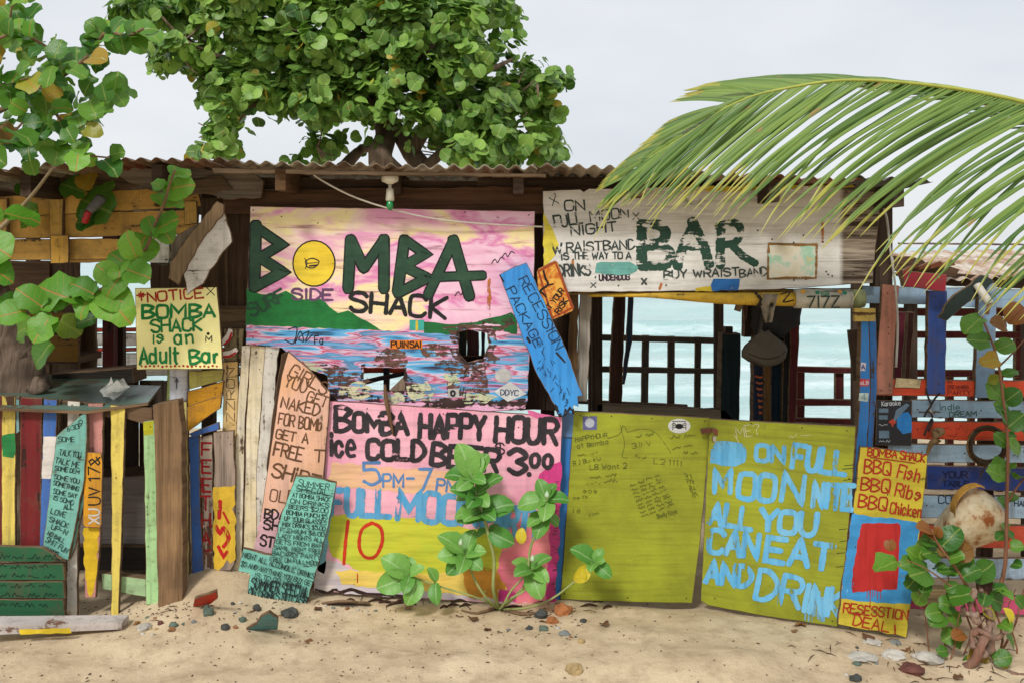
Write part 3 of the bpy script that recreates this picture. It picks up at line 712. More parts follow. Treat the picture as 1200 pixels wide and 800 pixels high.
# white pipe post with arrow
t = thing('mooring_post', 'short white post with a small black arrow below the yellow notice', 'post', tuple(W(210, 470, -.02)))
tube_obj(t, 'shaft', [W(210, y, -.02) for y in (425, 450, 470)], .05, paint((222, 222, 226), .06), 14)
pl(t, 'edge_board', [(196, 432), (201, 432), (202, 470), (195, 470)], -.05, .02, paint((150, 170, 90), .15, (120, 100, 70), 'v'))
k = Ink(Sheet(-.073)); k.stroke([(207, 455), (207, 444)], 1.1); k.stroke([(205, 447), (207, 442), (209, 447)], 1); k.build('arrow', plain((30, 34, 50)), t)

# ================================================================ PATCHWORK WALL between counter and signs
bw = thing('board_wall', 'patchwork wall of upright driftwood planks between the counter and the painted signs', 'wall', (W(265, 690, 0).x, 0, 0))
q = lambda poly, m, y=0., th=.018, name='plank', **kw: pl(bw, name, poly, y, th, m, **kw)
OC = paint((212, 150, 34), .12, (96, 60, 30)); OC2 = paint((222, 186, 84), .16, (120, 90, 50))
q([(221, 434), (262, 433), (260, 446), (222, 456)], paint((196, 186, 96), .12, (120, 110, 60)), -.04, label='olive yellow board')
q([(220, 458), (262, 446), (260, 462), (232, 482), (220, 480)], OC, -.05, label='ochre board')
q([(219, 476), (260, 462), (258, 478), (220, 505)], OC, -.06)
q([(210, 470), (219, 470), (221, 560), (222, 700), (212, 704)], paint((220, 206, 130), .2, (110, 84, 54), 'v'), -.06, jit=.8)
q([(221, 508), (256, 494), (257, 503), (226, 512)], BL, -.075, label='angled sky blue strip')
q([(221, 512), (233, 508), (235, 600), (240, 690), (226, 693)], BL, -.06, label='sky blue plank')
e = q([(233, 512), (249, 508), (251, 690), (240, 692)], paint((218, 200, 180), .25, (150, 110, 90), 'v'), -.05, label='off white plank with red capitals')
k = Ink(Sheet(-.05)); 
for i, c_ in enumerate('FEETHAT'): k.text(c_, (235, 533+i*21), (248, 533+i*21), 15, 2.4, .08)
k.build('lettering', film((196, 44, 50), .15, 'v'), e)
e = q([(250, 506), (274, 504), (276, 560), (275, 660), (270, 668), (252, 669)], wood((170, 150, 134), 'v', .4), -.07, jit=.9, label='frayed grey plank daubed yellow and red at its foot')
film_poly(e, 'paint_patch', [[(250, 570), (276, 568), (276, 590), (272, 596), (276, 604), (276, 655), (270, 660), (266, 655), (256, 668), (251, 666)]], Sheet(-.07), film((232, 190, 60), .12, 'v'), jit=1.4)
k = Ink(Sheet(-.07), .0014); k.stroke([(258, 587), (257, 606)], 5); k.stroke(cat([(253, 616), (258, 624), (262, 618), (268, 630), (262, 640)]), 5); k.stroke([(256, 640), (262, 652), (266, 646)], 4); k.stroke([(262, 600), (268, 612)], 3)
k.build('paint_patch', film((200, 40, 36), .25, 'v'), e, label='red daubs')
e = q([(261, 424), (279, 423), (279, 504), (276, 690), (262, 690)], paint((220, 196, 150), .2, (130, 100, 70), 'v', col2=(214, 168, 80)), -.02, jit=.8, label='cream plank with faint pencilled capitals')
k = Ink(Sheet(-.02)); k.text('IZZRON', (275, 500), (275, 430), 9, .9, .06); k.build('lettering', film((90, 76, 60), .2), e)
CR = paint((232, 222, 200), .16, (120, 100, 78), 'v', col2=(222, 200, 140))
q([(283, 405), (294, 404), (287, 500), (283, 690), (270, 690), (277, 500)], CR, -.03, jit=.5, label='cream plank')
q([(294, 404), (312, 406), (304, 500), (299, 690), (284, 690), (288, 500)], CR, -.035, jit=.5, label='cream plank')
q([(311, 405), (328, 407), (325, 420), (320, 500), (314, 640), (300, 690), (300, 560), (304, 500)], paint((238, 232, 218), .2, (120, 100, 78), 'v'), -.04, jit=.9, label='whitest cream plank with chipped edges')
q([(256, 655), (300, 655), (372, 660), (372, 700), (256, 700)], wood((168, 150, 124), 'h'), .03)
q([(262, 385), (286, 385), (284, 425), (262, 425)], paint((168, 150, 110), .3, (110, 90, 70), 'v'), .0)
t = thing('shoe_pair', 'two small red and white shoe soles nailed up right of the yellow notice', 'shoes', tuple(W(268, 425, -.05)))
for (cx, cy, an) in ((266, 396, -.9), (268, 414, -.2)):
    P = [(cx+math.cos(an)*a_-math.sin(an)*b_, cy+math.sin(an)*a_+math.cos(an)*b_) for a_, b_ in ((-11, -2), (-5, -4), (3, -4), (10, -6), (12, -1), (6, 4), (-4, 4), (-10, 2))]
    s1 = pl(t, 'sole', P, -.06, .03, plain((222, 212, 204), .6), step=4, jit=.3)
    film_poly(s1, 'stripe', [[(cx+math.cos(an)*a_-math.sin(an)*b_, cy+math.sin(an)*a_+math.cos(an)*b_) for a_, b_ in ((-9, 1), (0, 2), (9, -1), (8, 2), (0, 5), (-8, 3))]], Sheet(-.06), film((190, 40, 46)), jit=.1)
nails(bw, Sheet(-.095), [(286, 412), (290, 460), (284, 520), (280, 600), (300, 412), (304, 432), (297, 560), (318, 414), (316, 470), (310, 560), (308, 640), (266, 430), (270, 520), (258, 512), (268, 512), (226, 520), (236, 640), (230, 470), (252, 462), (216, 480), (216, 560), (217, 640)], r=.8)
# hanging broken board, small white block
S = Sheet(-.2)
t = thing('broken_board', 'splintered board with white paint hanging slanted above the yellow notice', 'board', base_of([(218, 345)], S))
pl(t, 'painted_face', [(262, 248), (266, 262), (272, 284), (257, 302), (246, 317), (238, 333), (229, 338), (219, 346), (214, 318), (236, 280)], S, .012, paint((232, 226, 216), .12, (140, 118, 96), 'h'), step=6, jit=1.4)
pl(t, 'edge', [(254, 236), (262, 240), (262, 250), (236, 283), (214, 322), (209, 334), (197, 326), (199, 308), (222, 276)], Sheet(-.215), .02, wood((160, 134, 104), 'v', .4), step=6, jit=1)
pl(t, 'backing', [(232, 262), (244, 256), (222, 292), (204, 312), (198, 300), (204, 278)], Sheet(-.18), .015, wood((132, 116, 100), 'v', .4))
t = thing('junction_box', 'small square white box with wire round it below the yellow screen', 'box', tuple(W(186, 308, -.12)))
a_, b_ = W(174, 280, -.14), W(198, 308, -.14)
box(t, 'case', a_.x, b_.x, -.14, -.05, b_.z, a_.z, paint((226, 222, 212), .15))
tube_obj(t, 'wire', [W(198, 281, -.15), W(200, 296, -.16), W(196, 310, -.14), W(184, 309, -.15)], .003, plain((60, 80, 66)), 5)

# ================================================================ THE BIG PAINTED SIGN
SB = Sheet(-.055)
bs = thing('painted_sign', 'large pink plywood sign with a painted sunset, hills and angular dark green letters', 'sign', base_of([(293, 470), (610, 480)], SB))
def sunset():
    t = NT('sunset_paint'); v = t.vec(rnd=False, scale=(1, 1, 2.2), rot=(0, math.radians(-24), 0)); v2 = t.vec(rnd=False, scale=(1.5, 1, 22)); iso = t.vec(rnd=False)
    n1 = t.noise(v, 1.7, 5, .55, .6); st = t.noise(v2, 1.4, 7, .7, .3); fine = t.noise(iso, 30, 4, .7); med = t.noise(iso, 7, 4, .6)
    tc = t.n('SeparateXYZ'); t.put(tc.inputs[0], iso)
    z = t.math('DIVIDE', tc.outputs[2], 1.)       # 0..1 m up the sign
    f = t.math('ADD', t.math('MULTIPLY', n1, 1.), t.math('ADD', t.math('MULTIPLY', t.math('SUBTRACT', z, .62), .28), t.math('MULTIPLY', tc.outputs[0], -.10)))
    c = t.ramp(f, [(.36, lin((230, 176, 202))), (.45, lin((236, 196, 214))), (.5, lin((216, 126, 176))), (.535, lin((234, 186, 196))), (.575, lin((240, 224, 160))), (.63, lin((238, 212, 194))), (.7, lin((228, 160, 194)))])
    c = t.mix(t.math('MULTIPLY', t.step(st, .5, .66), .55), c, lin((206, 140, 160)))
    c = t.mix(t.math('MULTIPLY', t.step(st, .57, .66), .62), c, lin((112, 78, 80)))
    c = t.mix(t.math('MULTIPLY', t.step(med, .66, .8), .5), c, lin((190, 96, 40)))
    return t.done(t.bsdf(c, .6, t.math('SUBTRACT', fine, st), .5, .25, .003))
holeA = [(538, 389), (552, 386), (571, 390), (573, 404), (566, 421), (548, 425), (538, 414)]
holeB = [(426, 430), (474, 432), (475, 458), (450, 457), (427, 455)]
out = [(293, 242), (440, 244), (627, 247.5), (626, 330), (622, 400), (616, 480), (560, 482), (500, 480), (384, 478), (384, 440), (350, 425), (330, 406), (288, 404), (290, 330)]
pn = pl(bs, 'panel', out, SB, .014, sunset(), holes=[holeA, holeB], jit=.4, label='plywood panel with holes broken through it')
for (x0, x1, y0, y1, yy, c_) in [(524, 547, 380, 432, .3, (52, 66, 56)), (547, 561, 380, 432, .34, (104, 78, 72)), (530, 580, 417, 436, .28, (40, 36, 34)), (564, 568, 380, 432, .36, (70, 90, 110))]:
    pl(shack, 'wall_board', rect(x0, y0, x1, y1), yy, .02, wood(c_, 'v', .6))
pl(shack, 'wall_board', rect(412, 426, 490, 437), .3, .02, paint((214, 84, 50), .1), label='orange board seen through a hole in the sign')
pl(shack, 'wall_board', rect(449, 428, 456, 468), .27, .02, wood((54, 58, 58), 'v', .6)); pl(shack, 'wall_board', [(420, 446), (480, 433), (480, 438), (420, 452)], .25, .02, wood((60, 66, 70), 'h', .6))
def seastreak():
    t = NT('painted_waves'); v = t.vec(rnd=False, scale=(2.3, 1, 22)); iso = t.vec(rnd=False); n1 = t.noise(v, 1, 3, .5, .4); st = t.noise(t.vec(rnd=False, scale=(6, 1, 60)), 1, 6, .7); fine = t.noise(iso, 30, 4, .7)
    c = t.ramp(n1, [(.3, lin((30, 36, 56))), (.36, lin((74, 150, 200))), (.43, lin((110, 176, 216))), (.465, lin((214, 190, 210))), (.5, lin((186, 60, 96))), (.525, lin((200, 170, 200))), (.55, lin((84, 120, 160))), (.6, lin((96, 168, 212))), (.66, lin((190, 120, 160))), (.72, lin((40, 46, 76)))])
    c = t.mix(t.math('MULTIPLY', t.step(st, .52, .68), .65), c, lin((70, 44, 54)))
    return t.done(t.bsdf(c, .6, t.math('SUBTRACT', fine, st), .5, .25, .003))
i_ = Ink(SB, .0006)
def holed_film(name, poly, holes, m, off, label=None):
    L = [densify(poly, 5, .8)]+[densify(h, 5, .5) for h in holes]; V = [SB.pt(x_, y_, off) for l in L for x_, y_ in l]
    return mesh_obj(name, V, tess(L), m, bs, label, fix=False)
holed_film('painted_waves', [(289, 381), (330, 384), (430, 386), (500, 390), (540, 384), (580, 392), (621, 390), (618, 470), (560, 474), (500, 470), (385, 470), (384, 440), (350, 425), (330, 407), (289, 403)],
           [inset(holeA, -1.5 if area(holeA) > 0 else -1.5), inset(holeB, -1.5)], seastreak(), .0006)
film_poly(bs, 'painted_hill', [[(289, 338), (306, 345), (319, 346.5), (335, 341), (350, 350.6), (376, 350.6), (396, 367), (408, 364), (435, 379.5), (446, 387), (380, 385), (288, 381)]], SB, film((36, 126, 60), .06, 'h', .5, (24, 96, 44)), .0009)
film_poly(bs, 'painted_hill', [[(497, 377), (530, 380), (560, 377), (599, 366), (606, 372), (606, 392), (570, 384), (538, 386), (530, 392), (497, 390)]], SB, film((38, 112, 58), .2, 'h', .5, (24, 86, 44)), .0009)
# charred ragged edges
CH = film((66, 50, 46), .42, 'h', .9, (120, 84, 72), 2.2); CH2 = film((40, 32, 32), .42, 'h', .9, (70, 52, 48), 1.3)
def ring_poly(h, g, j): return densify([(x_, y_) for x_, y_ in inset(h, -g)], 4, j)
holed_film('charred_edge', ring_poly(holeA, 9, 4), [holeA], CH, .0011); holed_film('charred_edge', ring_poly(holeA, 2.5, 2), [inset(holeA, 0)], CH2, .0013)
holed_film('charred_edge', ring_poly(holeB, 4, 2), [holeB], CH2, .0011)
film_poly(bs, 'charred_edge', [[(518, 384), (600, 372), (604, 380), (586, 388), (575, 392), (560, 384), (540, 384), (530, 394)], [(505, 425), (536, 420), (560, 426), (572, 416), (570, 440), (574, 460), (560, 465), (520, 462), (530, 440)]], SB, CH, .0012, jit=2)
film_poly(bs, 'charred_edge', [[(384, 456), (402, 453), (420, 460), (440, 463), (470, 470), (384, 472)], [(474, 436), (484, 444), (492, 452), (500, 462), (520, 464), (580, 468), (616, 466), (616, 480), (472, 476)]], SB, CH2, .0014, jit=1.6)
film_poly(bs, 'charred_edge', [[(372, 425), (400, 430), (424, 438), (440, 447), (400, 452), (384, 446)], [(440, 418), (470, 406), (478, 424), (474, 430), (440, 428)]], SB, CH, .0012, jit=2.4)
film_poly(bs, 'bare_patch', [[(486, 404), (520, 402), (534, 410), (530, 424), (500, 420)], [(440, 410), (466, 408), (476, 418), (460, 426), (438, 422)], [(575, 410), (586, 420), (580, 436), (570, 430)]], SB, film((84, 62, 54), .42, 'h', .9, (130, 100, 84), 1.6), .0015, jit=2.2)
film_poly(bs, 'bare_patch', [[(400, 452), (420, 446), (440, 458), (424, 468), (398, 464)], [(476, 452), (500, 446), (512, 456), (504, 468), (480, 466)], [(540, 462), (566, 458), (584, 464), (570, 472), (544, 472)], [(446, 462), (470, 460), (474, 472), (450, 474)], [(518, 440), (536, 436), (540, 448), (524, 452)], [(350, 420), (372, 424), (384, 434), (366, 434)]], SB, film((206, 196, 164), .4, 'h', .8, (170, 190, 150), 2), .0016, jit=2.4)
# letters
def big_letters(grow, m, name, off, lab=None):
    k = Ink(SB, off); random.seed(11)
    def st(P, w): 
        Q = []
        for a, b in zip(P, P[1:]): Q += [a, ((a[0]*2+b[0])/3, (a[1]*2+b[1])/3), ((a[0]+b[0]*2)/3, (a[1]+b[1]*2)/3)]
        k.stroke(Q+[P[-1]], w+grow, wj=.06 if grow == 0 else .0)
    st([(300, 264), (299, 300), (298, 337)], 11.5); st([(298, 265), (330, 287), (303, 303)], 9.5); st([(303, 301), (331, 319), (298, 337)], 10.5)
    st([(408, 338), (411, 281)], 11); st([(411, 281), (426, 314)], 11); st([(427, 314), (450, 281)], 10); st([(450, 280), (450, 339)], 11)
    st([(474, 281), (466, 342)], 11); st([(474, 281), (498, 298), (472, 313)], 9.5); st([(472, 312), (501, 326), (466, 344)], 10)
    st([(502, 345), (532, 281)], 10); st([(531, 281), (550, 347)], 11); st([(510, 325), (566, 323)], 9)
    random.seed(12); return k.build(name, m, bs, lab)
big_letters(3.2, film((26, 34, 30)), 'letter_outline', .0012); big_letters(0, film((52, 84, 62), .05, 'h', .5, (34, 60, 46)), 'lettering', .0021, 'angular dark green capitals')
k = Ink(SB, .0015); k.disc(368, 309, 25.5, 27.5, 26); k.build('letter_outline', film((40, 34, 30)), bs); k = Ink(SB, .002); k.disc(368, 309, 23.8, 25.8, 26); k.build('painted_disc', film((238, 212, 66), 0, 'h', .5, (226, 190, 50)), bs)
k = Ink(SB, .0026); k.stroke(cat([(358, 306), (366, 303), (374, 307), (368, 314), (360, 313), (358, 306)]), 1.4); k.stroke([(360, 309), (372, 308)], 1); k.stroke(cat([(357, 303), (360, 308), (358, 315)]), 1); k.stroke([(363, 312), (372, 311)], 2); k.build('lettering', film((60, 40, 46)), bs)
k = Ink(SB, .0016); k.text('SHACK', (408, 364), (524, 373), 21, 4.8, .03, h1=24); k.build('lettering', film((38, 40, 38), .05), bs, 'black lettering')
k = Ink(SB, .0016); k.text('SIDE', (341, 351), (391, 352), 12, 2.8, .04); k.build('lettering', film((112, 76, 112), .1), bs, 'purple lettering')
k = Ink(SB, .0016); k.text('SURF', (294, 372), (337, 350), 14, 3.2, .06); k.build('lettering', film((44, 86, 60), .1), bs, 'green lettering')
k = Ink(SB, .0016); k.stroke(cat([(338, 386), (348, 384), (344, 402), (334, 398)]), 1.3); k.stroke(cat([(346, 402), (352, 388), (356, 400), (350, 396), (362, 388), (358, 400), (366, 392)]), 1.2); k.text('Fa', (368, 403), (380, 403), 9, 1.3)
for a_ in ((583, 306), (595, 299), (540, 344)): k.stroke(cat([(a_[0]-7, a_[1]+3), (a_[0]-3, a_[1]-2), (a_[0], a_[1]+2), (a_[0]+4, a_[1]-4), (a_[0]+8, a_[1]-2)]), 1)
for j in range(14):
    x0, y0 = R(515, 570), R(430, 462); k.stroke([(x0, y0), (x0+R(-12, 14), y0+R(-10, 10))], 1)
k.build('lettering', film((36, 32, 36)), bs, 'black scribbles')
def sticker(parent, S_, poly, m, texts, ink, name='sticker', off=.0024):
    i = Ink(S_, off); i.poly(poly, 9, .15); o = i.build(name, m, parent)
    if texts:
        k = Ink(S_, off+.0006)
        for a in texts: k.text(*a)
        k.build('lettering', ink, o)
    return o
sticker(bs, SB, rect(457, 398.5, 495, 408.5), film((232, 130, 36)), [('PUIN', (458, 407), (479, 407), 7, 1.6, .01), ('SAI', (480, 407), (494, 407), 7, 1.6, .01)], film((50, 30, 20)))
sticker(bs, SB, rect(480, 375, 497, 387), film((70, 184, 168)), [('I', (486, 386), (491, 386), 9, 3, .01)], film((236, 206, 60)))
sticker(bs, SB, [(579, 458), (598, 446.5), (617, 461), (595, 470)], film((226, 228, 228)), [('DDYC', (586, 462), (608, 463), 6, 1.1, .02)], film((60, 70, 110)))
k = Ink(SB, .0024); k.disc(589.5, 439.5, 9.5, 8.3, 16); k.build('sticker', film((198, 196, 194), .12), bs)
sticker(bs, SB, rect(525, 455, 538, 465), film((210, 206, 200)), [('o', (528, 463), (535, 463), 8, 2.4, .01)], film((40, 40, 44)))
nails(bs, SB, [(297, 247), (620, 252), (584, 255), (373, 262), (460, 246), (297, 396), (619, 440), (330, 254), (545, 249)])
k = Ink(SB, .0006); k.disc(372, 262, 3.5, 2.5); k.disc(584, 255, 2.2); k.stroke([(405, 244), (406, 262)], 5); k.stroke([(575, 330), (573, 372)], 7); k.build('rust_stain', film((200, 120, 60), .55, 'v', .7), bs)
# ================================================================ HAPPY HOUR BOARD
SH = Sheet(-.085)
t = thing('painted_sign', 'large pink and lime plywood sign announcing happy hour behind the big leaved plant', 'sign', base_of([(368, 692), (650, 712)], SH))
pl(t, 'panel', [(386, 469), (520, 478), (659, 488), (656, 600), (650, 712), (500, 701), (367, 692), (378, 580)], SH, .014, paint((244, 190, 200), .02, (170, 140, 120), 'h', .55, .12, (232, 150, 176)), jit=.4)
film_poly(t, 'paint_patch', [[(389, 541), (470, 548), (545, 552), (560, 575), (540, 582), (430, 572), (384, 568)]], SH, film((236, 190, 140), .04, 'h', .5, (230, 176, 150)), .0007, jit=1.5)
film_poly(t, 'paint_patch', [[(388, 571), (391, 600), (384, 640), (380, 672), (372, 668), (378, 580)]], SH, film((140, 200, 214), .1), .0008, jit=1.5)
film_poly(t, 'paint_patch', [[(389, 602), (430, 604), (500, 607), (545, 618), (600, 628), (640, 640), (612, 668), (560, 672), (470, 676), (420, 668), (390, 652), (384, 630)]], SH, film((196, 206, 62), .03, 'h', .5, (206, 196, 60)), .0009, jit=1.5)
film_poly(t, 'paint_patch', [[(368, 668), (384, 655), (420, 668), (470, 676), (600, 680), (606, 706), (480, 699), (368, 691)]], SH, film((202, 190, 204), .1, 'h', .6, (214, 200, 190)), .0008, jit=2)
film_poly(t, 'paint_patch', [[(392, 668), (430, 668), (500, 672), (590, 668), (596, 690), (560, 700), (500, 692), (400, 684)]], SH, film((240, 214, 110), .12, 'h', .6, (236, 196, 90)), .0011, jit=2)
film_poly(t, 'paint_patch', [[(540, 668), (570, 664), (596, 672), (590, 700), (550, 700)]], SH, film((232, 160, 60), .25), .0012, jit=2)
film_poly(t, 'paint_patch', [[(582, 668), (600, 600), (650, 610), (652, 706), (604, 706)]], SH, film((236, 140, 140), .08, 'h', .6, (232, 110, 140)), .0013, jit=2)
film_poly(t, 'paint_patch', [[(632, 555), (657, 540), (655, 640), (651, 704), (640, 706), (645, 620), (628, 575)], [(585, 690), (606, 694), (604, 705), (584, 704)]], SH, film((222, 70, 140), .15, 'v'), .0015, jit=2)
film_poly(t, 'paint_patch', [[(618, 480), (657, 489), (657, 500), (640, 492), (620, 486)]], SH, film((226, 110, 160), .2), .0009, jit=1)
k = Ink(SH, .0019); k.stroke(cat([(370, 690), (384, 694), (392, 690), (400, 693), (412, 690), (425, 694), (450, 696), (480, 699)]), 3, wj=.5); k.build('dirt_edge', film((62, 44, 36), .15), t)
k = Ink(SH, .0017)
k.text('B', (391, 504), (413, 504), 28, 6.2, .02); k.text('OM', (413, 504), (448, 505), 20, 5.6, .04); k.text('B', (446, 508), (462, 508), 24, 5.8, .03); k.text('A', (461, 508), (480, 508), 23, 5.6, .03)
k.text('HAPPY', (490, 511), (569, 514), 26, 5.8, .05); k.text('HOUR', (578, 516), (654, 519), 27, 6, .05)
k.text('ice', (387, 533), (419, 533), 25, 4.6, .04); k.text('COLD', (429, 537), (498, 539), 22, 5.8, .05); k.text('BEER', (503, 543), (584, 553), 25, 5.8, .05)
k.text('$', (580, 531), (592, 531), 12, 1.7, .04); k.text('3', (594, 554), (618, 554), 28, 6, .03); k.disc(620, 555, 3); k.text('oo', (620, 545), (650, 548), 22, 5, .04)
k.build('lettering', film((40, 36, 40), .16, 'h', .5, (64, 58, 62)), t, label='thick black lettering')
k = Ink(SH, .0018); k.text('5', (424, 567), (448, 567), 26, 3.6, .03); k.text('PM', (448, 570), (474, 570), 15, 2.6, .04); k.stroke([(477, 560), (485, 560)], 3.2); k.text('7', (490, 573), (508, 573), 25, 3.4, .03); k.text('PM', (510, 574), (536, 577), 14, 2.6, .04)
k.build('lettering', film((104, 150, 206), .06), t, label='thin pale blue lettering')
k = Ink(SH, .0018); k.text('FULL', (386, 602), (458, 605), 28, 7, .04, h1=31); k.text('MOON', (463, 606), (561, 615), 31, 7, .05); k.text('PARTY', (563, 622), (634, 630), 31, 7, .05)
k.build('lettering', film((74, 156, 204), .22, 'v', .5, (110, 166, 200)), t, label='broad blue lettering')
k = Ink(SH, .002); k.stroke([(408, 610), (405, 634), (403, 660)], 4); k.stroke(cat([(436, 612), (424, 620), (421, 640), (428, 652), (440, 651), (448, 634), (446, 618), (436, 612)]), 4); k.stroke([(419, 672), (419, 682)], 1.4)
k.build('lettering', film((214, 60, 34), .04), t, label='red number ten')
nails(t, SH, [(392, 474), (430, 478), (470, 481), (520, 484), (580, 488), (608, 500), (652, 494), (610, 525), (525, 483), (648, 700), (520, 560), (404, 598)])
k = Ink(SH, .0021)
for j in range(46): 
    x0 = R(646, 652); y0 = R(560, 700); k.stroke([(x0, y0), (x0+R(1, 5), y0+R(-.6, .6))], .6)
k.build('chips', film((90, 60, 60)), t)
t = thing('driftwood_stick', 'thin splintered stick caught between the two pink signs', 'stick', tuple(W(462, 510, -.11)))
tube_obj(t, 'shaft', [W(451, 450, -.09), W(453, 470, -.1), W(457, 490, -.11), W(461, 510, -.11)], [.006, .012, .01, .003], wood((120, 90, 66), 'v'), 6)
pl(bw, 'plank', [(384, 460), (440, 462), (520, 470), (520, 480), (384, 472)], wood((50, 42, 38), 'h'), -.045) if False else None

# pink board with a story
SG = Sheet(-.11)
t = thing('driftwood_sign', 'tall pink orange board with sloping top and brown marker text left of happy hour', 'sign', base_of([(296, 650), (330, 660)], SG))
pl(t, 'panel', [(338, 412), (360, 430), (387, 459), (384, 500), (379, 560), (372, 600), (345, 662), (296, 656), (306, 600), (318, 520), (330, 440)], SG, .014, paint((234, 190, 176), .08, (170, 140, 110), 'v', .6, .15, (224, 168, 118)), jit=.4)
pl(t, 'edge_strip', [(330, 415), (338, 411), (334, 440), (322, 520), (314, 560), (312, 548), (320, 480)], Sheet(-.105), .03, wood((84, 62, 44), 'v'), jit=.5)
film_poly(t, 'paint_patch', [[(306, 600), (330, 600), (340, 640), (330, 658), (297, 655)], [(300, 640), (372, 600), (360, 640), (330, 658)]], SG, film((232, 184, 190), .08), .0006, jit=2)
k = Ink(SG, .0011)
for s_, x0, y0, x1, y1, h, w in [('GIRLS', 337, 438, 381, 463, 14, 1.8), ('YOU', 332, 451, 358, 460, 14, 1.7), ('GET', 358, 468, 382, 477, 12, 1.6), ('NAKED', 328, 476, 374, 487, 13, 1.9), ('FOR', 325, 496, 345, 499, 13, 1.8), ('BOMb', 349, 501, 378, 504, 14, 1.8),
  ('GET', 322, 512, 346, 517, 11, 1.7), ('A', 353, 518, 362, 519, 12, 1.7), ('FREE', 319, 532, 354, 540, 15, 2.1), ('T', 366, 540, 380, 541, 13, 2), ('SHiRT', 317, 556, 374, 572, 16, 2.3), ('OLD', 315, 585, 345, 590, 14, 1.3)]:
    k.text(s_, (x0, y0), (x1, y1), h, w, .06)
k.build('lettering', film((112, 78, 52), .03), t, label='brown marker lettering')
k = Ink(SG, .0013); k.text('BDAY', (309, 606), (344, 609), 11, 2.2, .06); k.text('SHIRT', (308, 619), (350, 625), 11, 2.4, .06); k.text('STORE', (304, 638), (345, 645), 12, 2.4, .06)
k.build('lettering', film((44, 36, 36)), t, label='black lettering')

# summer special board
SS = Sheet(-.16, a=-.10)
t = thing('driftwood_sign', 'turquoise board crowded with black handwriting about a summer special on the mound', 'sign', base_of([(288, 697), (357, 712)], SS))
pl(t, 'panel', [(347, 557), (370, 559), (394, 565), (388, 600), (376, 650), (358, 712), (330, 706), (289, 697), (293, 672), (279, 669), (285, 642), (318, 650), (330, 600)], SS, .018, paint((134, 208, 190), .07, (90, 110, 96), 'h', .55, .15), step=7, jit=.7)
k = Ink(SS, .0011)
L = ['SUMMER', 'SPECIAL', 'AT BOMBA SHACK', 'ON DRINKS', 'BEERS $2.00', 'BOMBA PUNCH $5', 'UP YOUR GLASSES', 'MIX DRINKS $5.00', 'PREMIUM $6.00', 'LADY NIGHTS ALL', 'GETS FROM BAR', 'SAMIL NIGHT FREE', 'BACARDI PARTY', 'FREE ON FULLMOON']
for i, s_ in enumerate(L):
    f = i/13; yl_, xl, xr = 568+f*88, 346-f*31, 389-f*14
    big = i < 2; k.text(s_, (xl+(3 if big else 1), yl_), (xr-(0 if not big else 3), yl_+5.5), 4.9 if not big else 6.6, .72, .07)
k.text('NIGHT ALL ALCOHOLIC DRINKS', (284, 651), (368, 677), 6, .8, .06); k.text('$5 AND ANYTHING YOU BUY GET', (282, 661), (367, 686), 5.6, .75, .06); k.text('IS TO GO HOME', (298, 675), (352, 688), 5.6, .8, .06)
k.text('SUMMER SPECIAL', (294, 687), (362, 699), 12, 1.5, .06); k.text('ON DRINKS NO CASH', (291, 697), (360, 707), 8.5, 1.25, .06); k.text('IN STORE', (308, 704), (345, 710), 5, .9, .06)
k.stroke([(348, 571), (390, 580)], .9); k.build('lettering', film((38, 48, 50)), t)

# blue recession board
SR = Sheet(-.13)
t = thing('driftwood_sign', 'bright blue slanting board with jagged lower end lettered with a recession package', 'sign', base_of([(650, 480), (683, 462)], SR))
pl(t, 'panel', [(585, 322), (602, 313), (617, 308), (640, 358), (664, 410), (683, 463), (677, 464), (678, 476), (672, 474), (670, 485), (662, 478), (660, 487), (653, 485), (651, 476), (630, 440), (612, 395)], SR, .018, paint((44, 132, 212), .1, (50, 40, 34), 'v', .5, .12, (70, 156, 222)), step=7, jit=.7)
k = Ink(SR); k.text('RECESSION', (607, 327), (652, 411), 11, 1.25, .05); k.text('PACKAGE', (593, 339), (628, 408), 10, 1.25, .05)
for i in range(34):
    x0 = R(628, 668); y0 = 400+(x0-628)*1.5+R(-12, 26); k.stroke([(x0, y0), (x0+R(-5, 5), y0+R(1, 9))], .7)
k.build('lettering', film((34, 56, 84)), t)
k = Ink(SR, .0009); k.stroke(cat([(651, 474), (655, 484), (662, 486), (668, 478), (672, 484)]), 3, wj=.6); k.stroke([(586, 323), (590, 330)], 2); k.stroke([(652, 413), (662, 424)], 2.2); k.stroke([(618, 396), (621, 401)], 3); k.build('charred_edge', film((40, 34, 32), .2), t)

# rusty own risk plate
SK = Sheet(-.11)
t = thing('metal_plate', 'rust spotted orange metal plate about own risk tucked behind the blue board', 'plate', base_of([(645, 375), (672, 362)], SK))
mt = NT('rusted_orange'); v = mt.vec(); n1 = mt.noise(v, 20, 6, .7); n2 = mt.noise(v, 55, 4, .7)
c_ = mt.mix(mt.step(n1, .46, .56), lin((222, 168, 72)), lin((196, 108, 36))); c_ = mt.mix(mt.step(n2, .6, .66), c_, lin((110, 52, 24)))
pl(t, 'panel', [(629, 319), (631, 315), (650, 305.5), (654, 308), (663, 335), (673, 361), (671, 365), (648, 375), (644, 372), (630, 340)], SK, .006, mt.done(mt.bsdf(c_, .6, n1, .4)), jit=.3)
k = Ink(SK, .0007); P = [(631, 318), (651, 307.5), (671, 361), (647, 372.5)]
for a, b in zip(P, P[1:]+P[:1]): k.stroke([a, b], 2.6)
k.build('border', film((170, 74, 36), .12), t)
k = Ink(SK, .0012); k.text('AT YOUR', (642, 367), (662, 341), 6.5, 1.3, .02); k.text('RISK', (655, 369), (666, 352), 6.5, 1.4, .02)
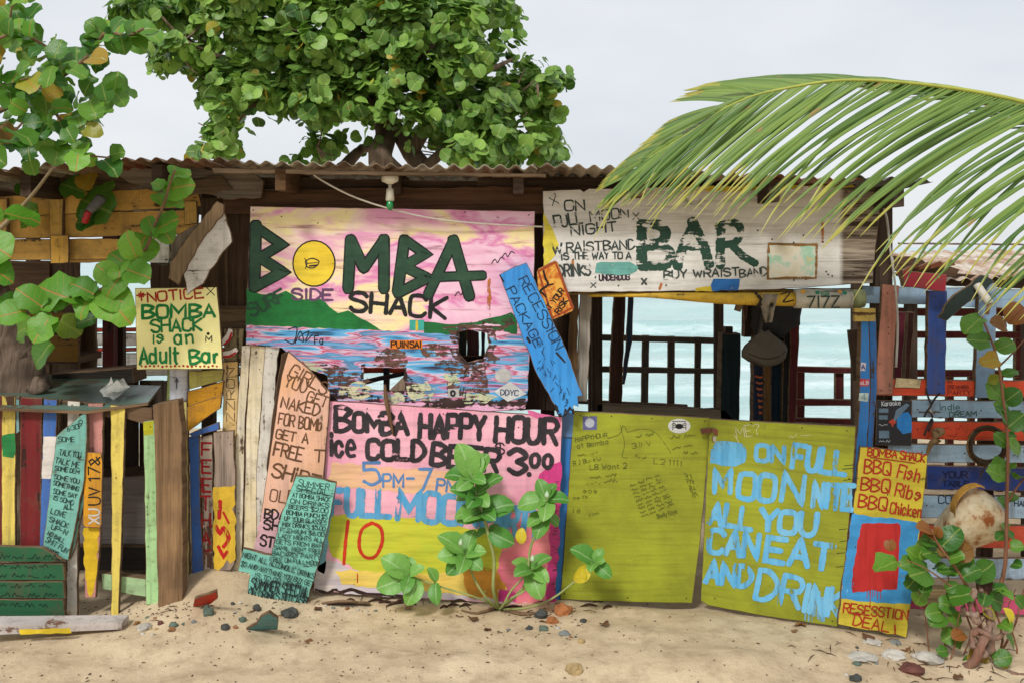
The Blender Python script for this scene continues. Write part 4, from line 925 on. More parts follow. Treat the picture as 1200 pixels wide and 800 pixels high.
k.stroke(cat([(637, 318), (639, 326), (642, 332), (640, 336), (634, 340), (632, 346)]), 2.4); k.stroke([(640, 335), (648, 333)], 1.6); k.stroke([(634, 342), (640, 348)], 2.2); k.build('lettering', film((36, 28, 24), .04), t)

# ================================================================ BAR BOARD
SA = Sheet(-.04)
t = thing('painted_sign', 'long weathered white plywood sign with big worn letters BAR above the gates', 'sign', base_of([(640, 343), (1022, 335)], SA))
def barboard():
    m = NT('worn_white_board'); v = m.vec(rnd=False, scale=(1.4, 1, 30)); iso = m.vec(rnd=False); st = m.noise(v, 1.2, 8, .68, .4); med = m.noise(iso, 6, 5, .65); fine = m.noise(iso, 45, 4, .7)
    sx = m.n('SeparateXYZ'); m.put(sx.inputs[0], iso)
    c = m.mix(m.step(med, .35, .7), lin((228, 226, 222)), lin((206, 203, 196)))
    c = m.mix(m.math('MULTIPLY', m.step(st, .48, .66), .5), c, lin((140, 132, 122)))
    right = m.step(m.math('ADD', sx.outputs[0], m.math('MULTIPLY', fine, .02)), .665, .69)      # bare at the right end
    bare = m.mix(m.step(st, .42, .58), lin((170, 156, 138)), lin((66, 54, 46)))
    c = m.mix(m.math('MAXIMUM', right, m.step(st, .68, .72)), c, bare)
    return m.done(m.bsdf(c, .75, m.math('SUBTRACT', fine, m.math('MULTIPLY', st, 2.)), .6, .2, .004))
pl(t, 'panel', [(636, 224), (680, 222), (684, 225), (690, 221), (820, 219), (1000, 217), (1029, 214), (1031, 250), (1026, 290), (1023, 332), (900, 340), (760, 342), (639, 343), (637, 300)], SA, .014, barboard(), jit=.5)
film_poly(t, 'paint_patch', [[(637, 250), (643, 262), (655, 287), (650, 300), (640, 312), (637, 312)]], SA, film((238, 220, 80), .12), .0005, jit=1.4)
film_poly(t, 'paint_patch', [[(780, 219), (1000, 217), (1000, 220), (900, 222.5), (850, 225), (800, 223)], [(815, 338), (838, 334), (840, 341), (815, 342)]], SA, film((222, 196, 60), .3), .0005, jit=.8)
k = Ink(SA, .0008)
for s_, x0, y0, x1, y1, h, w in [('X', 646, 242, 656, 238, 10, 1.1), ('ON', 661, 248, 687, 246, 11, 2), ('FULL', 649, 267, 684, 262, 13, 2.2), ('MOON', 690, 260, 738, 255, 11, 1.8), ('NIGHT', 668, 276, 724, 271, 11, 2), ('W', 646, 298, 660, 297, 11, 2.2), ('RAISTBAND', 663, 295, 745, 292, 10.5, 1.9),
  ('IS', 657, 305, 667, 304, 7, 1.7), ('THE WAY TO', 671, 304, 730, 303, 7.5, 1.7), ('A', 733, 304, 741, 304, 8, 1.7), ('DRINKS', 654, 325, 693, 322, 13, 2.1), (',', 696, 325, 700, 325, 5, 1.3), ('X', 691, 337, 699, 337, 6, 1.1), ('X', 751, 333, 758, 333, 7, 2), ('X', 741, 258, 750, 258, 8, 1),
  ('BUY WRAIST', 777, 327, 867, 323, 9, 1.9), ('BAND', 866, 325, 900, 323, 9, 1.6)]:
    k.text(s_, (x0, y0), (x1, y1), h, w, .07)
k.build('lettering', film((62, 74, 70), .3), t, label='small faded capitals')
k = Ink(SA, .0009); k.stroke([(752, 263), (752, 313)], 12.5); k.stroke(cat([(750, 264), (772, 264), (780, 274), (774, 284), (758, 288)]), 11.5); k.stroke(cat([(758, 288), (778, 290), (786, 300), (778, 311), (752, 312)]), 11.5)
k.stroke([(794, 312), (800, 290), (813, 262)], 11.5); k.stroke([(811, 260), (824, 285), (831, 310)], 11.5); k.stroke([(800, 290), (828, 290)], 8)
k.stroke([(844, 311), (844, 290), (846, 264)], 11.5); k.stroke(cat([(842, 266), (860, 261), (868, 270), (862, 284), (848, 287)]), 9); k.stroke([(856, 286), (870, 300), (885, 309)], 9)
k.build('lettering', film((48, 80, 66), .36, 'h', .7, (38, 66, 54)), t, label='big worn dark green letters')
film_poly(t, 'paint_patch', [[(699, 309), (704, 307), (738, 307), (748, 313), (746, 318), (738, 322), (710, 322), (697, 320)]], SA, film((122, 192, 182), .03), .0016, jit=1)
film_poly(t, 'paint_patch', [[(836, 327), (867, 327), (865, 340), (834, 341), (833, 334)]], SA, film((48, 118, 196), .03), .0016, jit=.8)
k = Ink(SA, .0012); k.text('UNDERDOG', (702, 329), (738, 328), 6.5, 1.7, .02); k.build('lettering', film((70, 52, 66)), t, label='small purple letters')
mp = NT('patch_plate'); v = mp.vec(); n1 = mp.noise(v, 9, 4, .6)
mp_c = mp.ramp(n1, [(.38, lin((214, 206, 180))), (.5, lin((222, 216, 200))), (.6, lin((158, 206, 182))), (.68, lin((210, 196, 150)))])
pp = pl(t, 'tin_patch', [(900, 285), (958, 286), (957, 327), (899, 328)], Sheet(-.0425), .002, mp.done(mp.bsdf(mp_c, .5, n1, .2)), jit=.2)
k = Ink(Sheet(-.0425), .0006); P = [(901, 286), (957, 287), (956, 326), (900, 327)]
for a, b in zip(P, P[1:]+P[:1]): k.stroke(cat([a, ((a[0]+b[0])/2+R(-1, 1), (a[1]+b[1])/2+R(-1, 1)), b], 5), 2.6, wj=.5)
k.build('rust_edge', film((150, 110, 56), .32), pp)
nails(t, SA, [(902, 290), (903, 300), (902, 314), (915, 327), (930, 328), (944, 327), (956, 319), (956, 303), (957, 290), (930, 285), (905, 280), (963, 269), (964, 283), (974, 282), (942, 276), (968, 318), (970, 322), (975, 324), (868, 229), (888, 271), (1000, 322), (650, 228), (992, 225), (780, 335), (725, 335), (668, 312), (672, 304)], r=1.1)
k = Ink(SA, .0005); k.stroke([(671, 306), (672, 316)], 2.5); k.stroke([(775, 333), (773, 339)], 3); k.stroke([(885, 222), (893, 222.5)], 1); k.stroke([(883, 225.5), (893, 226)], 1); k.stroke([(883, 229.5), (892, 230)], 1); k.stroke([(964, 262), (964, 284)], 3); k.build('rust_stain', film((196, 120, 60), .3), t)
tg = thing('paper_cup', 'curled bit of translucent plastic tucked on the white board under the palm tips', 'scrap', tuple(W(811, 245, -.09)))
V, F = [], []
for i in range(9):
    a = math.pi*(.95+i/8*1.1); 
    for z in (0, 1): V.append(W(811, 240, -.07)+Vector((.045*math.cos(a)*(1-.1*z), -.02*math.sin(a)-.01, -.01+.045*z*(.6+.4*math.sin(i)))))
F = [(2*i, 2*i+2, 2*i+3, 2*i+1) for i in range(8)]
o_ = mesh_obj('curl', V, F, plain((206, 212, 196), .3), tg, smooth=True); md = o_.modifiers.new('thick', 'SOLIDIFY'); md.thickness = .001
# plank edge, mast and licence cylinder under the board
t = thing('mast_pole', 'yellow tapering pole with an off white numbered sleeve along the underside of the BAR board', 'pole', tuple(W(850, 362, -.02)))
tube_obj(t, 'shaft', [W(690, 346.5, -.0), W(760, 346, -.02), W(850, 350, -.04), W(935, 351, -.05)], [.008, .014, .030, .036], paint((226, 184, 62), .22, (80, 54, 34)), 12)
tube_obj(t, 'sleeve', [W(931, 350, -.05), W(960, 350.5, -.05), W(997, 350.5, -.05)], .049, paint((212, 206, 188), .12, (150, 140, 110)), 14, sub=1)
tube_obj(t, 'tip', [W(996, 350, -.04), W(1012, 350, -.04)], .046, paint((170, 180, 130), .2, (120, 110, 80)), 12)
SP_ = Sheet(-.101); k = Ink(SP_, .0005); k.text('7I7Z', (945, 361), (985, 360), 13, 1.9, .02); k.build('lettering', film((50, 66, 56)), t)
k = Ink(SP_, .0005); [k.disc(x_, y_, 3, 2.2, 8) for x_, y_ in ((958, 343), (990, 343.5))]; k.text('KB', (962, 346), (972, 346), 4, .9, .02); k.build('lettering', film((40, 140, 110)), t, label='green marks')
k = Ink(SP_, .0005); k.disc(941, 342, 3, 2.4, 8); k.disc(984, 342, 2.4, 2, 8); k.build('lettering', film((222, 160, 50)), t, label='orange marks')
k = Ink(Sheet(-.086), .0004); k.stroke(cat([(886, 344), (892, 352), (888, 358), (898, 354), (905, 358)]), 3.4, wj=.4); k.stroke(cat([(915, 345), (926, 343), (918, 354), (930, 352)]), 1.6); k.build('lettering', film((50, 40, 30), .1), t, label='black squiggles')
t = thing('wooden_block', 'small yellow stained wooden block under the right end of the numbered pole', 'block', tuple(W(1010, 376, -.08)))
a_, b_ = W(999, 361, -.1), W(1023, 376, -.1); box(t, 'block', a_.x, b_.x, -.135, -.106, b_.z, a_.z, paint((206, 176, 90), .3, (110, 70, 40)))
t = thing('rag', 'crumpled pale rag tied under the yellow pole above the cap bag', 'rag', tuple(W(902, 378, -.08)))
V, F = [], []; n = 9
for j in range(8):
    for i in range(n+1):
        u = i/n; v_ = j/7; wd_ = 24*(1-v_)+7*v_
        p = W(888+wd_*u+v_*9, 345+v_*33, -.09+.02*math.sin(u*9+v_*4)+.012*math.sin(v_*14+u*3)); V.append(p)
F = [(j*(n+1)+i, j*(n+1)+i+1, (j+1)*(n+1)+i+1, (j+1)*(n+1)+i) for j in range(7) for i in range(n)]
o_ = mesh_obj('cloth', V, F, plain((150, 138, 120), .9, var=.6), t, smooth=True); md = o_.modifiers.new('thick', 'SOLIDIFY'); md.thickness = .003
tp_ = thing('yellow_stripe_board', 'thin brown and yellow batten under the long white sign', 'batten', tuple(W(780, 350, .02)))
pl(tp_, 'batten', [(664, 341), (1000, 338), (1000, 346), (830, 350), (740, 345), (664, 346)], .02, .03, paint((150, 116, 50), .4, (84, 62, 40)))

# ================================================================ POSTS AND GATES
BP = paint((58, 134, 208), .14, (90, 80, 70), 'v', .55, .2)
t = thing('blue_post', 'narrow sky blue post between the happy hour sign and the blank lime gate', 'post', tuple(W(662, 712, .0)))
pl(t, 'shaft', [(655, 480), (673, 480), (668, 560), (657, 712), (647, 712), (650, 560)], -.02, .06, BP)
pl(t, 'cap', [(656, 480), (673, 480), (671, 512), (657, 512)], -.03, .01, paint((96, 140, 190), .25, (120, 120, 120), 'v'))
SL = Sheet(-.03)
LIME = NT('lime_paint'); v = LIME.vec(scale=(1.6, 1, 34)); iso = LIME.vec(); st = LIME.noise(v, 1.2, 7, .65, .3); med = LIME.noise(iso, 3, 5, .6); fine = LIME.noise(iso, 60, 3, .7)
c_ = LIME.mix(LIME.step(med, .35, .68), lin((158, 164, 44)), lin((126, 130, 34))); c_ = LIME.mix(LIME.math('MULTIPLY', LIME.step(st, .48, .66), .4), c_, lin((110, 108, 34))); c_ = LIME.mix(LIME.math('MULTIPLY', LIME.step(LIME.noise(iso, 8, 5, .7), .56, .74), .4), c_, lin((96, 88, 44)))
LIME = LIME.done(LIME.bsdf(c_, .55, LIME.math('SUBTRACT', fine, LIME.math('MULTIPLY', st, 2)), .5, .3, .003))
ED = wood((70, 70, 40), 'v')
t = thing('plywood_gate', 'lime green half door with faint pencilled writing and a crab sticker', 'gate', base_of([(656, 702), (811, 706)], SL))
pl(t, 'panel', [(672, 481), (750, 485), (833, 489), (829, 540), (820, 640), (811, 706.5), (740, 705), (656.5, 702), (664, 600)], SL, .018, LIME, jit=.3)
k = Ink(SL, .0009); k.disc(796, 498.5, 13.2, 8.6, 24); s1 = k.build('sticker', film((226, 226, 222), .02), t, label='oval white crab sticker')
k = Ink(SL, .0015); k.disc(796, 499, 4.6, 3.2, 12)
for sx_ in (-1, 1):
    for dy in (-3.4, -.5, 2.4): k.stroke([(796+sx_*3.5, 499+dy*.5), (796+sx_*7, 498+dy), (796+sx_*8, 500.5+dy)], .8)
k.stroke([(788, 493), (803, 493)], .9); k.build('crab', film((30, 30, 32)), s1)
s2 = sticker(t, SL, rect(683, 487, 699.5, 503), film((110, 110, 160)), None, None, off=.0009); k = Ink(SL, .0015); k.disc(691, 495, 5.6, 5.6, 14); k.build('disc', film((196, 200, 210)), s2)
k = Ink(SL); rnd_ = random.Random(5)
k.stroke(cat([(712, 513), (726, 508), (730, 498), (735, 505)]), .7); k.stroke(cat([(727, 497), (729, 506), (732, 520), (729, 534), (735, 536)]), .6); k.stroke(cat([(735, 506), (752, 502), (768, 506), (778, 518), (786, 530)]), .6)
for (x0, y0, x1, y1, h, w, s_) in [(674, 517, 712, 511, 5, .8, 'HAPPYHOUR'), (676, 525, 714, 519, 5, .8, 'at Bomba'), (672, 545, 704, 538, 5, .7, 'R J BUMPO'), (691, 550, 735, 548, 6, .7, 'L8 Want 2'), (740, 525, 764, 521, 6, .6, '3.ll V'), (765, 542, 800, 546, 6, .6, 'L2 1111'),
      (683, 577, 701, 577, 5, .5, 'sos'), (672, 585, 690, 583, 4, .5, 'he tb'), (690, 605, 702, 602, 4, .5, 'tim'), (671, 600, 680, 600, 5, .5, 'I B'), (770, 607, 794, 600, 5, .6, 'Shelly Kaye')]: k.text(s_, (x0, y0), (x1, y1), h, w, .08)
for i in range(9): k.scrawl((739+i*1.6, 570+i*4.4), (776+i*1.9, 555+i*4.4+R(-1, 1)), 3.1, .6, 4, i+11)
for n_, (x0, y0, x1, y1) in enumerate([(784, 513, 820, 510), (788, 526, 815, 522), (796, 532, 822, 530), (745, 512, 768, 508), (744, 535, 760, 536), (691, 559, 728, 556), (688, 567, 727, 563), (677, 534, 705, 529)]): k.scrawl((x0, y0), (x1, y1), 4, .65, 2, n_+40)
for i in range(3): k.scrawl((801+i*3, 553+i), (812+i*2.5, 583), 3, .6, 4, i+3)
k.build('lettering', film((98, 102, 40), .25), t, label='faint pencil scribbles')
nails(t, SL, [(716, 487), (764, 490), (680, 486), (826, 493), (662, 695), (804, 700), (735, 700)])
# right gate, swung a little towards the camera
SD = Sheet(.545, b=-.6)
t = thing('plywood_gate', 'lime green half door painted with blue words about full moon, swung slightly open', 'gate', base_of([(820, 706), (981, 734)], SD))
pl(t, 'panel', [(831, 490), (920, 495), (1003, 499), (998, 580), (990, 660), (981.5, 734), (900, 722), (830, 709), (821, 703), (826, 600)], SD, .018, LIME, jit=.3)
k = Ink(SD, .0009)
k.poly([(836, 518), (850, 516), (872, 520), (875, 528), (873, 541), (862, 546), (845, 545), (832, 542), (833, 528)], 6, 1)
for s_, x0, y0, x1, y1, h, w in [('ON', 884, 539, 920, 541, 18, 5.4), ('FULL', 926, 547, 992, 556, 26, 6.2), ('M', 834, 576, 858, 577, 27, 6), ('OO', 862, 582, 909, 587, 29, 6.4), ('N', 912, 585, 942, 589, 32, 6.4), ('NITE', 951, 592, 1000, 597, 27, 6.2),
      ('ALL', 829, 612, 882, 620, 24, 6.2), ('YOU', 888, 620, 958, 626, 24, 6.6), ('CAN', 828, 646, 889, 653, 26, 6.4), ('EAT', 894, 656, 976, 668, 29, 7), ('AND', 825, 681, 881, 687, 24, 6.4), ('DR', 882, 700, 938, 711, 33, 6.6), ('INK', 938, 714, 986, 724, 32, 6.6)]:
    k.text(s_, (x0, y0), (x1, y1), h, w, .04)
k.build('lettering', film((92, 172, 220), .19, 'v', .5, (124, 184, 214)), t, label='broad sky blue lettering')
k = Ink(SD, .0012)
for i in range(16): x0 = R(942, 978); k.stroke([(x0, R(690, 705)), (x0-R(0, 3), R(714, 728))], R(1.5, 3.5))
for i in range(5): x0 = R(975, 998); k.stroke([(x0, R(568, 578)), (x0, R(586, 596))], 3)
k.build('paint_smear', film((130, 186, 214), .3, 'v'), t)
k = Ink(SD, .0009); k.text('ME?', (862, 513), (892, 508), 13, 1, .05); k.stroke([(860, 508), (866, 518)], .8); k.scrawl((925, 512), (952, 509), 4, .7, 2, 4); k.build('lettering', film((214, 212, 160), .1), t, label='thin white chalk letters')
k = Ink(SD, .0009)
for (y0) in (545, 549, 562, 620, 634, 648, 664): k.stroke([(990+R(-2, 2)-(y0-545)*.08, y0), (1000-(y0-545)*.1, y0-1)], .8)
k.build('crack', film((60, 66, 34)), t)
nails(t, SD, [(880, 496), (940, 500), (992, 504), (838, 700), (975, 728), (995, 560)])
t = thing('hinge', 'rusty brown hinge joining the tops of the two lime gates', 'hinge', tuple(W(835, 505, -.07)))
pl(t, 'leaf_plate', [(821, 502), (834, 501), (834, 507), (822, 508)], -.07, .012, plain((110, 66, 48), .8, .3), step=5, jit=.6); pl(t, 'leaf_plate', [(834, 501), (845, 504), (844, 512), (836, 508)], -.075, .012, plain((128, 76, 56), .8, .3), step=5, jit=.6)
pl(t, 'tab', [(835, 510), (842, 511), (841, 518), (835, 517)], -.07, .01, plain((190, 180, 160), .7), step=4, jit=.3)
# sky blue corner post with stickers
t = thing('blue_post', 'tall sky blue split post with small stickers beside the barbecue board', 'post', tuple(W(1008, 750, -.08)))
pl(t, 'shaft', [(1009, 368), (1018, 366), (1020, 460), (1012, 590), (1002, 765), (989, 765), (996, 600), (1007, 480)], -.10, .05, BP, jit=.5)
pl(t, 'shaft', [(1018, 372), (1027, 372), (1028, 450), (1021, 560), (1012, 765), (1002, 765), (1012, 590), (1020, 460)], -.09, .05, paint((48, 120, 196), .2, (80, 74, 66), 'v'), jit=.5)
SQ = Sheet(-.1); sticker(t, SQ, [(1009, 424), (1015, 425), (1014, 434), (1008, 434)], film((222, 214, 224)), [('A', (1009, 432), (1014, 432), 5, 1.2, .01)], film((60, 60, 140)), off=.0008)
sticker(t, SQ, [(1008, 443), (1019, 444), (1018, 452), (1007, 452)], film((206, 70, 80)), [('aLB', (1008, 450), (1018, 450), 4, .9, .01)], film((226, 200, 200)), off=.0008); sticker(t, SQ, [(1007, 460), (1018, 460), (1017, 470), (1006, 469)], film((208, 222, 214)), [('4', (1009, 468), (1015, 468), 7, 1, .01)], film((120, 160, 170)), off=.0008)

# barbecue board
SQB = Sheet(-.40)
t = thing('painted_sign', 'tall yellow and blue board with red barbecue menu and a red painted rectangle', 'sign', base_of([(982, 735), (1062, 747)], SQB))
pl(t, 'panel', [(1008, 523), (1040, 526), (1087, 533), (1082, 590), (1072, 670), (1062, 747), (1050, 743), (1040, 743), (1030, 739), (1015, 738), (1000, 735), (982, 731), (990, 660), (1000, 590)], SQB, .016, paint((214, 194, 58), .04, (140, 120, 60), 'h', .5, .14, (196, 176, 60)), jit=.8)
film_poly(t, 'paint_patch', [[(999, 600), (1020, 605), (1050, 607), (1078, 613), (1073, 660), (1067, 707), (1040, 706), (1010, 704), (986, 701), (990, 660)]], SQB, film((72, 160, 220), .02), .0006, jit=1)
film_poly(t, 'paint_patch', [[(1010, 613), (1030, 612), (1052, 612), (1055, 615), (1053, 650), (1051, 690), (1035, 690), (1032, 693), (1022, 690), (1012, 693), (999, 694), (998, 680), (1004, 640), (1008, 620)]], SQB, film((178, 44, 44), .03, 'v', .5, (190, 52, 48)), .0012, jit=1)
k = Ink(SQB, .0012)
for s_, x0, y0, x1, y1, h, w in [('BOMBA', 1016, 533, 1051, 536, 9, 1.7), ('SHACK', 1054, 537, 1084, 541, 9.5, 1.7), ('BBQ', 1011, 553, 1044, 556, 15, 2), ('Fish', 1050, 558, 1078, 565, 15, 2), ('BBQ', 1007, 573, 1043, 577, 15, 2), ('Ribs', 1047, 580, 1080, 587, 15, 2), ('BBQ', 1004, 593, 1039, 598, 14.5, 2), ('Chicken', 1042, 600, 1080, 606, 13, 1.8),
      ('RESESSTION', 987, 716, 1064, 726, 11, 1.7), ('DEAL', 998, 731, 1042, 740, 12, 1.7), ('!', 1043, 742, 1054, 742, 10, 2)]: k.text(s_, (x0, y0), (x1, y1), h, w, .05)
k.stroke([(1020, 535), (1072, 542)], 1.2)
for i in range(6): k.stroke([(1016+i*3, 690), (1016+i*3+R(-1, 1), R(695, 704))], .8)
k.stroke([(1020, 690), (1019, 712)], .8); k.build('lettering', film((186, 52, 36)), t)
nails(t, SQB, [(1003, 640), (1040, 579), (1072, 655)])
# ================================================================ RIGHT HAND FENCE
fe = thing('board_fence', 'colourful fence of salmon, blue and pink boards at the right edge', 'fence', (W(1130, 750, -.1).x, -.1, -.1))
f = lambda name, poly, y, th, m, **kw: pl(fe, name, poly, y, th, m, **kw)
LB = paint((150, 178, 200), .14, (120, 110, 100), 'h', .6, .25); OR = paint((226, 82, 50), .08, (150, 110, 90), 'h', .55, .15); PB = paint((176, 204, 226), .1, (130, 120, 110), 'h'); PN = paint((206, 84, 120), .14, (120, 80, 80), 'h')
f('top_rail', [(1010, 335), (1150, 338), (1260, 342), (1260, 366), (1085, 357), (1009, 356)], .02, .03, LB, label='cracked pale blue rail')
f('post', [(1034, 333), (1054, 335), (1049, 400), (1046, 462), (1025, 462), (1029, 400)], -.07, .025, paint((196, 132, 112), .06, (140, 100, 80), 'v'), label='salmon pink upright')
f('post', [(1088, 341), (1110, 341), (1108, 462), (1085, 462)], -.06, .03, paint((62, 92, 170), .08, (50, 50, 60), 'v'), label='royal blue upright')
f('post', [(1147, 332), (1168, 332), (1166, 466), (1142, 466)], -.06, .03, paint((126, 156, 186), .08, (90, 90, 90), 'v'), label='dusty blue upright')
f('post', [(1052, 366), (1062, 366), (1056, 445), (1047, 445)], .3, .06, paint((104, 34, 50), .1, (60, 40, 40), 'v'), label='dark red upright')
f('post', [(1064, 366), (1072, 366), (1066, 445), (1060, 445)], .6, .06, wood((70, 40, 34), 'v'))
o_ = f('block', [(1058, 317), (1110, 322), (1108, 342), (1060, 336)], -.16, .05, paint((160, 42, 60), .12, (90, 50, 50), 'h'), label='crimson block')
o1 = f('board', [(1026, 443), (1140, 445), (1260, 446), (1260, 466), (1130, 464), (1026, 463)], -.05, .02, OR, label='orange red board')
f('board_end', [(1050, 442), (1080, 444), (1078, 455), (1048, 454)], -.055, .004, paint((226, 206, 160), .1))
k = Ink(Sheet(-.05)); k.text('IN', (1110, 449), (1116, 449), 4, .7, .02); k.text('DREAMING', (1110, 455), (1135, 455), 4, .7, .03); k.text('PARTY', (1110, 462), (1138, 462), 5, .8, .03); k.build('lettering', film((120, 40, 30)), o1)
o2 = f('board', [(1068, 468), (1260, 470), (1260, 491), (1068, 489)], -.055, .02, LB, label='pale blue board lettered in green')
k = Ink(Sheet(-.055)); k.text('Indie', (1100, 480), (1126, 480), 7, 1, .04); k.text('DREAM', (1112, 488), (1145, 487), 6, 1, .04); k.build('lettering', film((60, 100, 90)), o2)
f('board', [(1068, 493), (1160, 494), (1260, 495), (1260, 517), (1160, 516), (1068, 514)], -.05, .02, OR, label='lower orange red board')
k = Ink(Sheet(-.05)); k.scrawl((1104, 503), (1134, 502), 5, .8, 2, 3); k.scrawl((1110, 511), (1128, 510), 5, .8, 1, 8); k.build('lettering', film((170, 60, 50)), fe)
f('board', [(1040, 519), (1260, 522), (1260, 543), (1040, 541)], -.055, .02, PB, label='ice blue board')
o3 = f('board', [(1086, 545), (1260, 548), (1260, 576), (1086, 573)], -.06, .02, paint((42, 66, 134), .1, (120, 120, 130), 'h'), label='navy blue board')
k = Ink(Sheet(-.06)); k.text('YOUR', (1104, 559), (1134, 559), 7, 1.5, .04); k.text('TABLE', (1104, 569), (1136, 569), 6, 1.2, .04); k.build('lettering', film((24, 34, 70)), o3)
o4 = f('board', [(1078, 579), (1260, 582), (1260, 608), (1078, 606)], -.055, .02, PB, label='ice blue board lettered COLORADO')
k = Ink(Sheet(-.055)); k.text('COLORADO', (1099, 589), (1165, 590), 9, 1.4, .03); k.text('HALF', (1188, 592), (1210, 593), 6, 1.2, .03); k.build('lettering', film((50, 60, 80)), o4)
f('board', [(1070, 614), (1260, 616), (1260, 643), (1066, 640)], -.05, .02, paint((222, 92, 66), .1, (150, 110, 90), 'h', .55, .15)); f('board', [(1064, 652), (1260, 655), (1260, 681), (1062, 676)], -.06, .02, PB)
f('board', [(1062, 700), (1260, 697), (1260, 723), (1060, 713)], -.055, .02, PN, label='rose pink board'); f('board', [(1060, 727), (1260, 730), (1260, 754), (1058, 752)], -.065, .02, PN, label='lowest rose pink board')
for (x0, x1) in ((1018, 1036), (1150, 1166), (1225, 1240)): f('stake', [(x0, 440), (x1, 440), (x1-3, 770), (x0-3, 770)], .0, .04, wood((84, 62, 50), 'v'))
f('base_rail', [(985, 750), (1120, 757), (1120, 766), (985, 758)], -.28, .05, wood((120, 98, 74), 'h'))
a_, b_ = W(1080, 686, -.08), W(1106, 704, -.08); box(fe, 'spacer_block', a_.x, b_.x, -.12, -.06, b_.z, a_.z, wood((150, 128, 92), 'h'))
nails(fe, Sheet(-.071), [(1040, 344), (1048, 343), (1041, 384), (1041, 391), (1033, 457), (1043, 456)])
nails(fe, Sheet(-.085), [(1075, 479), (1130, 452), (1150, 480), (1195, 480), (1075, 503), (1150, 504), (1092, 558), (1160, 560), (1195, 562), (1086, 592), (1175, 596), (1080, 530), (1130, 531), (1075, 706), (1150, 708), (1072, 740), (1140, 742), (1096, 348), (1100, 450), (1154, 345)], r=1)
# poster
SPO = Sheet(-.075)
t = thing('poster', 'black and blue event poster with a small red star pinned beside the blue post', 'poster', base_of([(1027, 522), (1068, 522)], SPO))
pl(t, 'sheet', [(1027, 468), (1069, 469), (1068, 522), (1026, 521)], SPO, .002, plain((34, 36, 44), .35), jit=.15)
film_poly(t, 'printed_image', [[(1054, 484), (1064, 482), (1068, 488), (1068, 506), (1058, 508), (1051, 500), (1051, 492)]], SPO, film((60, 150, 220), 0, 'h', .4, (30, 110, 190)), .0006, jit=.8)
film_poly(t, 'printed_image', [[(1030, 504+0), (1042, 504), (1042, 513), (1030, 513)], [(1030, 478), (1041, 478), (1041, 483), (1030, 483)], [(1030, 486), (1040, 486), (1040, 491), (1030, 491)], [(1050, 480), (1062, 472), (1066, 474), (1046, 496)]], SPO, film((116, 140, 160), .1), .0006, jit=.2)
k = Ink(SPO, .001); k.text('Karaoke', (1033, 475), (1056, 474), 5, .8, .03); k.scrawl((1030, 498), (1042, 498), 3, .6, 1, 6); k.scrawl((1030, 518), (1046, 518), 3, .6, 2, 5); k.build('lettering', film((214, 220, 226)), t)
k = Ink(SPO, .001); k.text('*', (1041, 500), (1051, 500), 9, 1.8, .02); k.build('star', film((220, 84, 60)), t)
# ribbon knots
t = thing('ribbon', 'black and white ribbon knotted round the fence beside the royal blue upright', 'ribbon', tuple(W(1090, 505, -.1)))
BKc = plain((44, 40, 38), .8)
for P in ([(1085, 455), (1088, 466), (1091, 474), (1086, 482), (1083, 488)], [(1091, 474), (1096, 466), (1102, 460)], [(1090, 480), (1093, 492), (1088, 505)], [(1092, 490), (1087, 500), (1083, 510)], [(1092, 484), (1088, 476)]):
    tube_obj(t, 'strand', [W(a, b, -.09-.01*i) for i, (a, b) in enumerate(P)], .0055, BKc if len(P) > 2 else plain((200, 196, 190), .8), 5)
t = thing('driftwood_root', 'small pale twisted driftwood hook hanging on the orange board', 'driftwood', tuple(W(1094, 530, -.1)))
tube_obj(t, 'shaft', [W(1104, 505, -.1), W(1097, 507, -.12), (W(1099, 514, -.13)), W(1092, 518, -.12), W(1088, 527, -.1), W(1086, 534, -.1)], [.02, .026, .02, .014, .01, .006], wood((150, 120, 84), 'v'), 8)
# coil of rope
t = thing('coil', 'dark round coil of cane hanging on the right hand fence among the leaves', 'coil', tuple(W(1158, 545, -.15)))
for j in range(5):
    cx, cy, rr_ = 1157+R(-2, 2), 521+R(-1.5, 1.5), 21+R(-2.5, 2)
    tube_obj(t, 'loop', [W(cx+rr_*1.05*math.cos(a*math.pi/8), cy+rr_*math.sin(a*math.pi/8)*(.95+.05*j), -.12-.012*j+.008*math.sin(a+j)) for a in range(17)], .007+.002*(j % 2), wood([(96, 74, 54), (70, 56, 44), (150, 118, 70)][j % 3], 'h'), 6)
k = Ink(Sheet(-.09)); k.disc(1157, 521, 18, 18, 18)
tube_obj(t, 'tie', [W(1155, 545, -.12), W(1149, 556, -.11)], .004, wood((130, 100, 70), 'v'), 5)
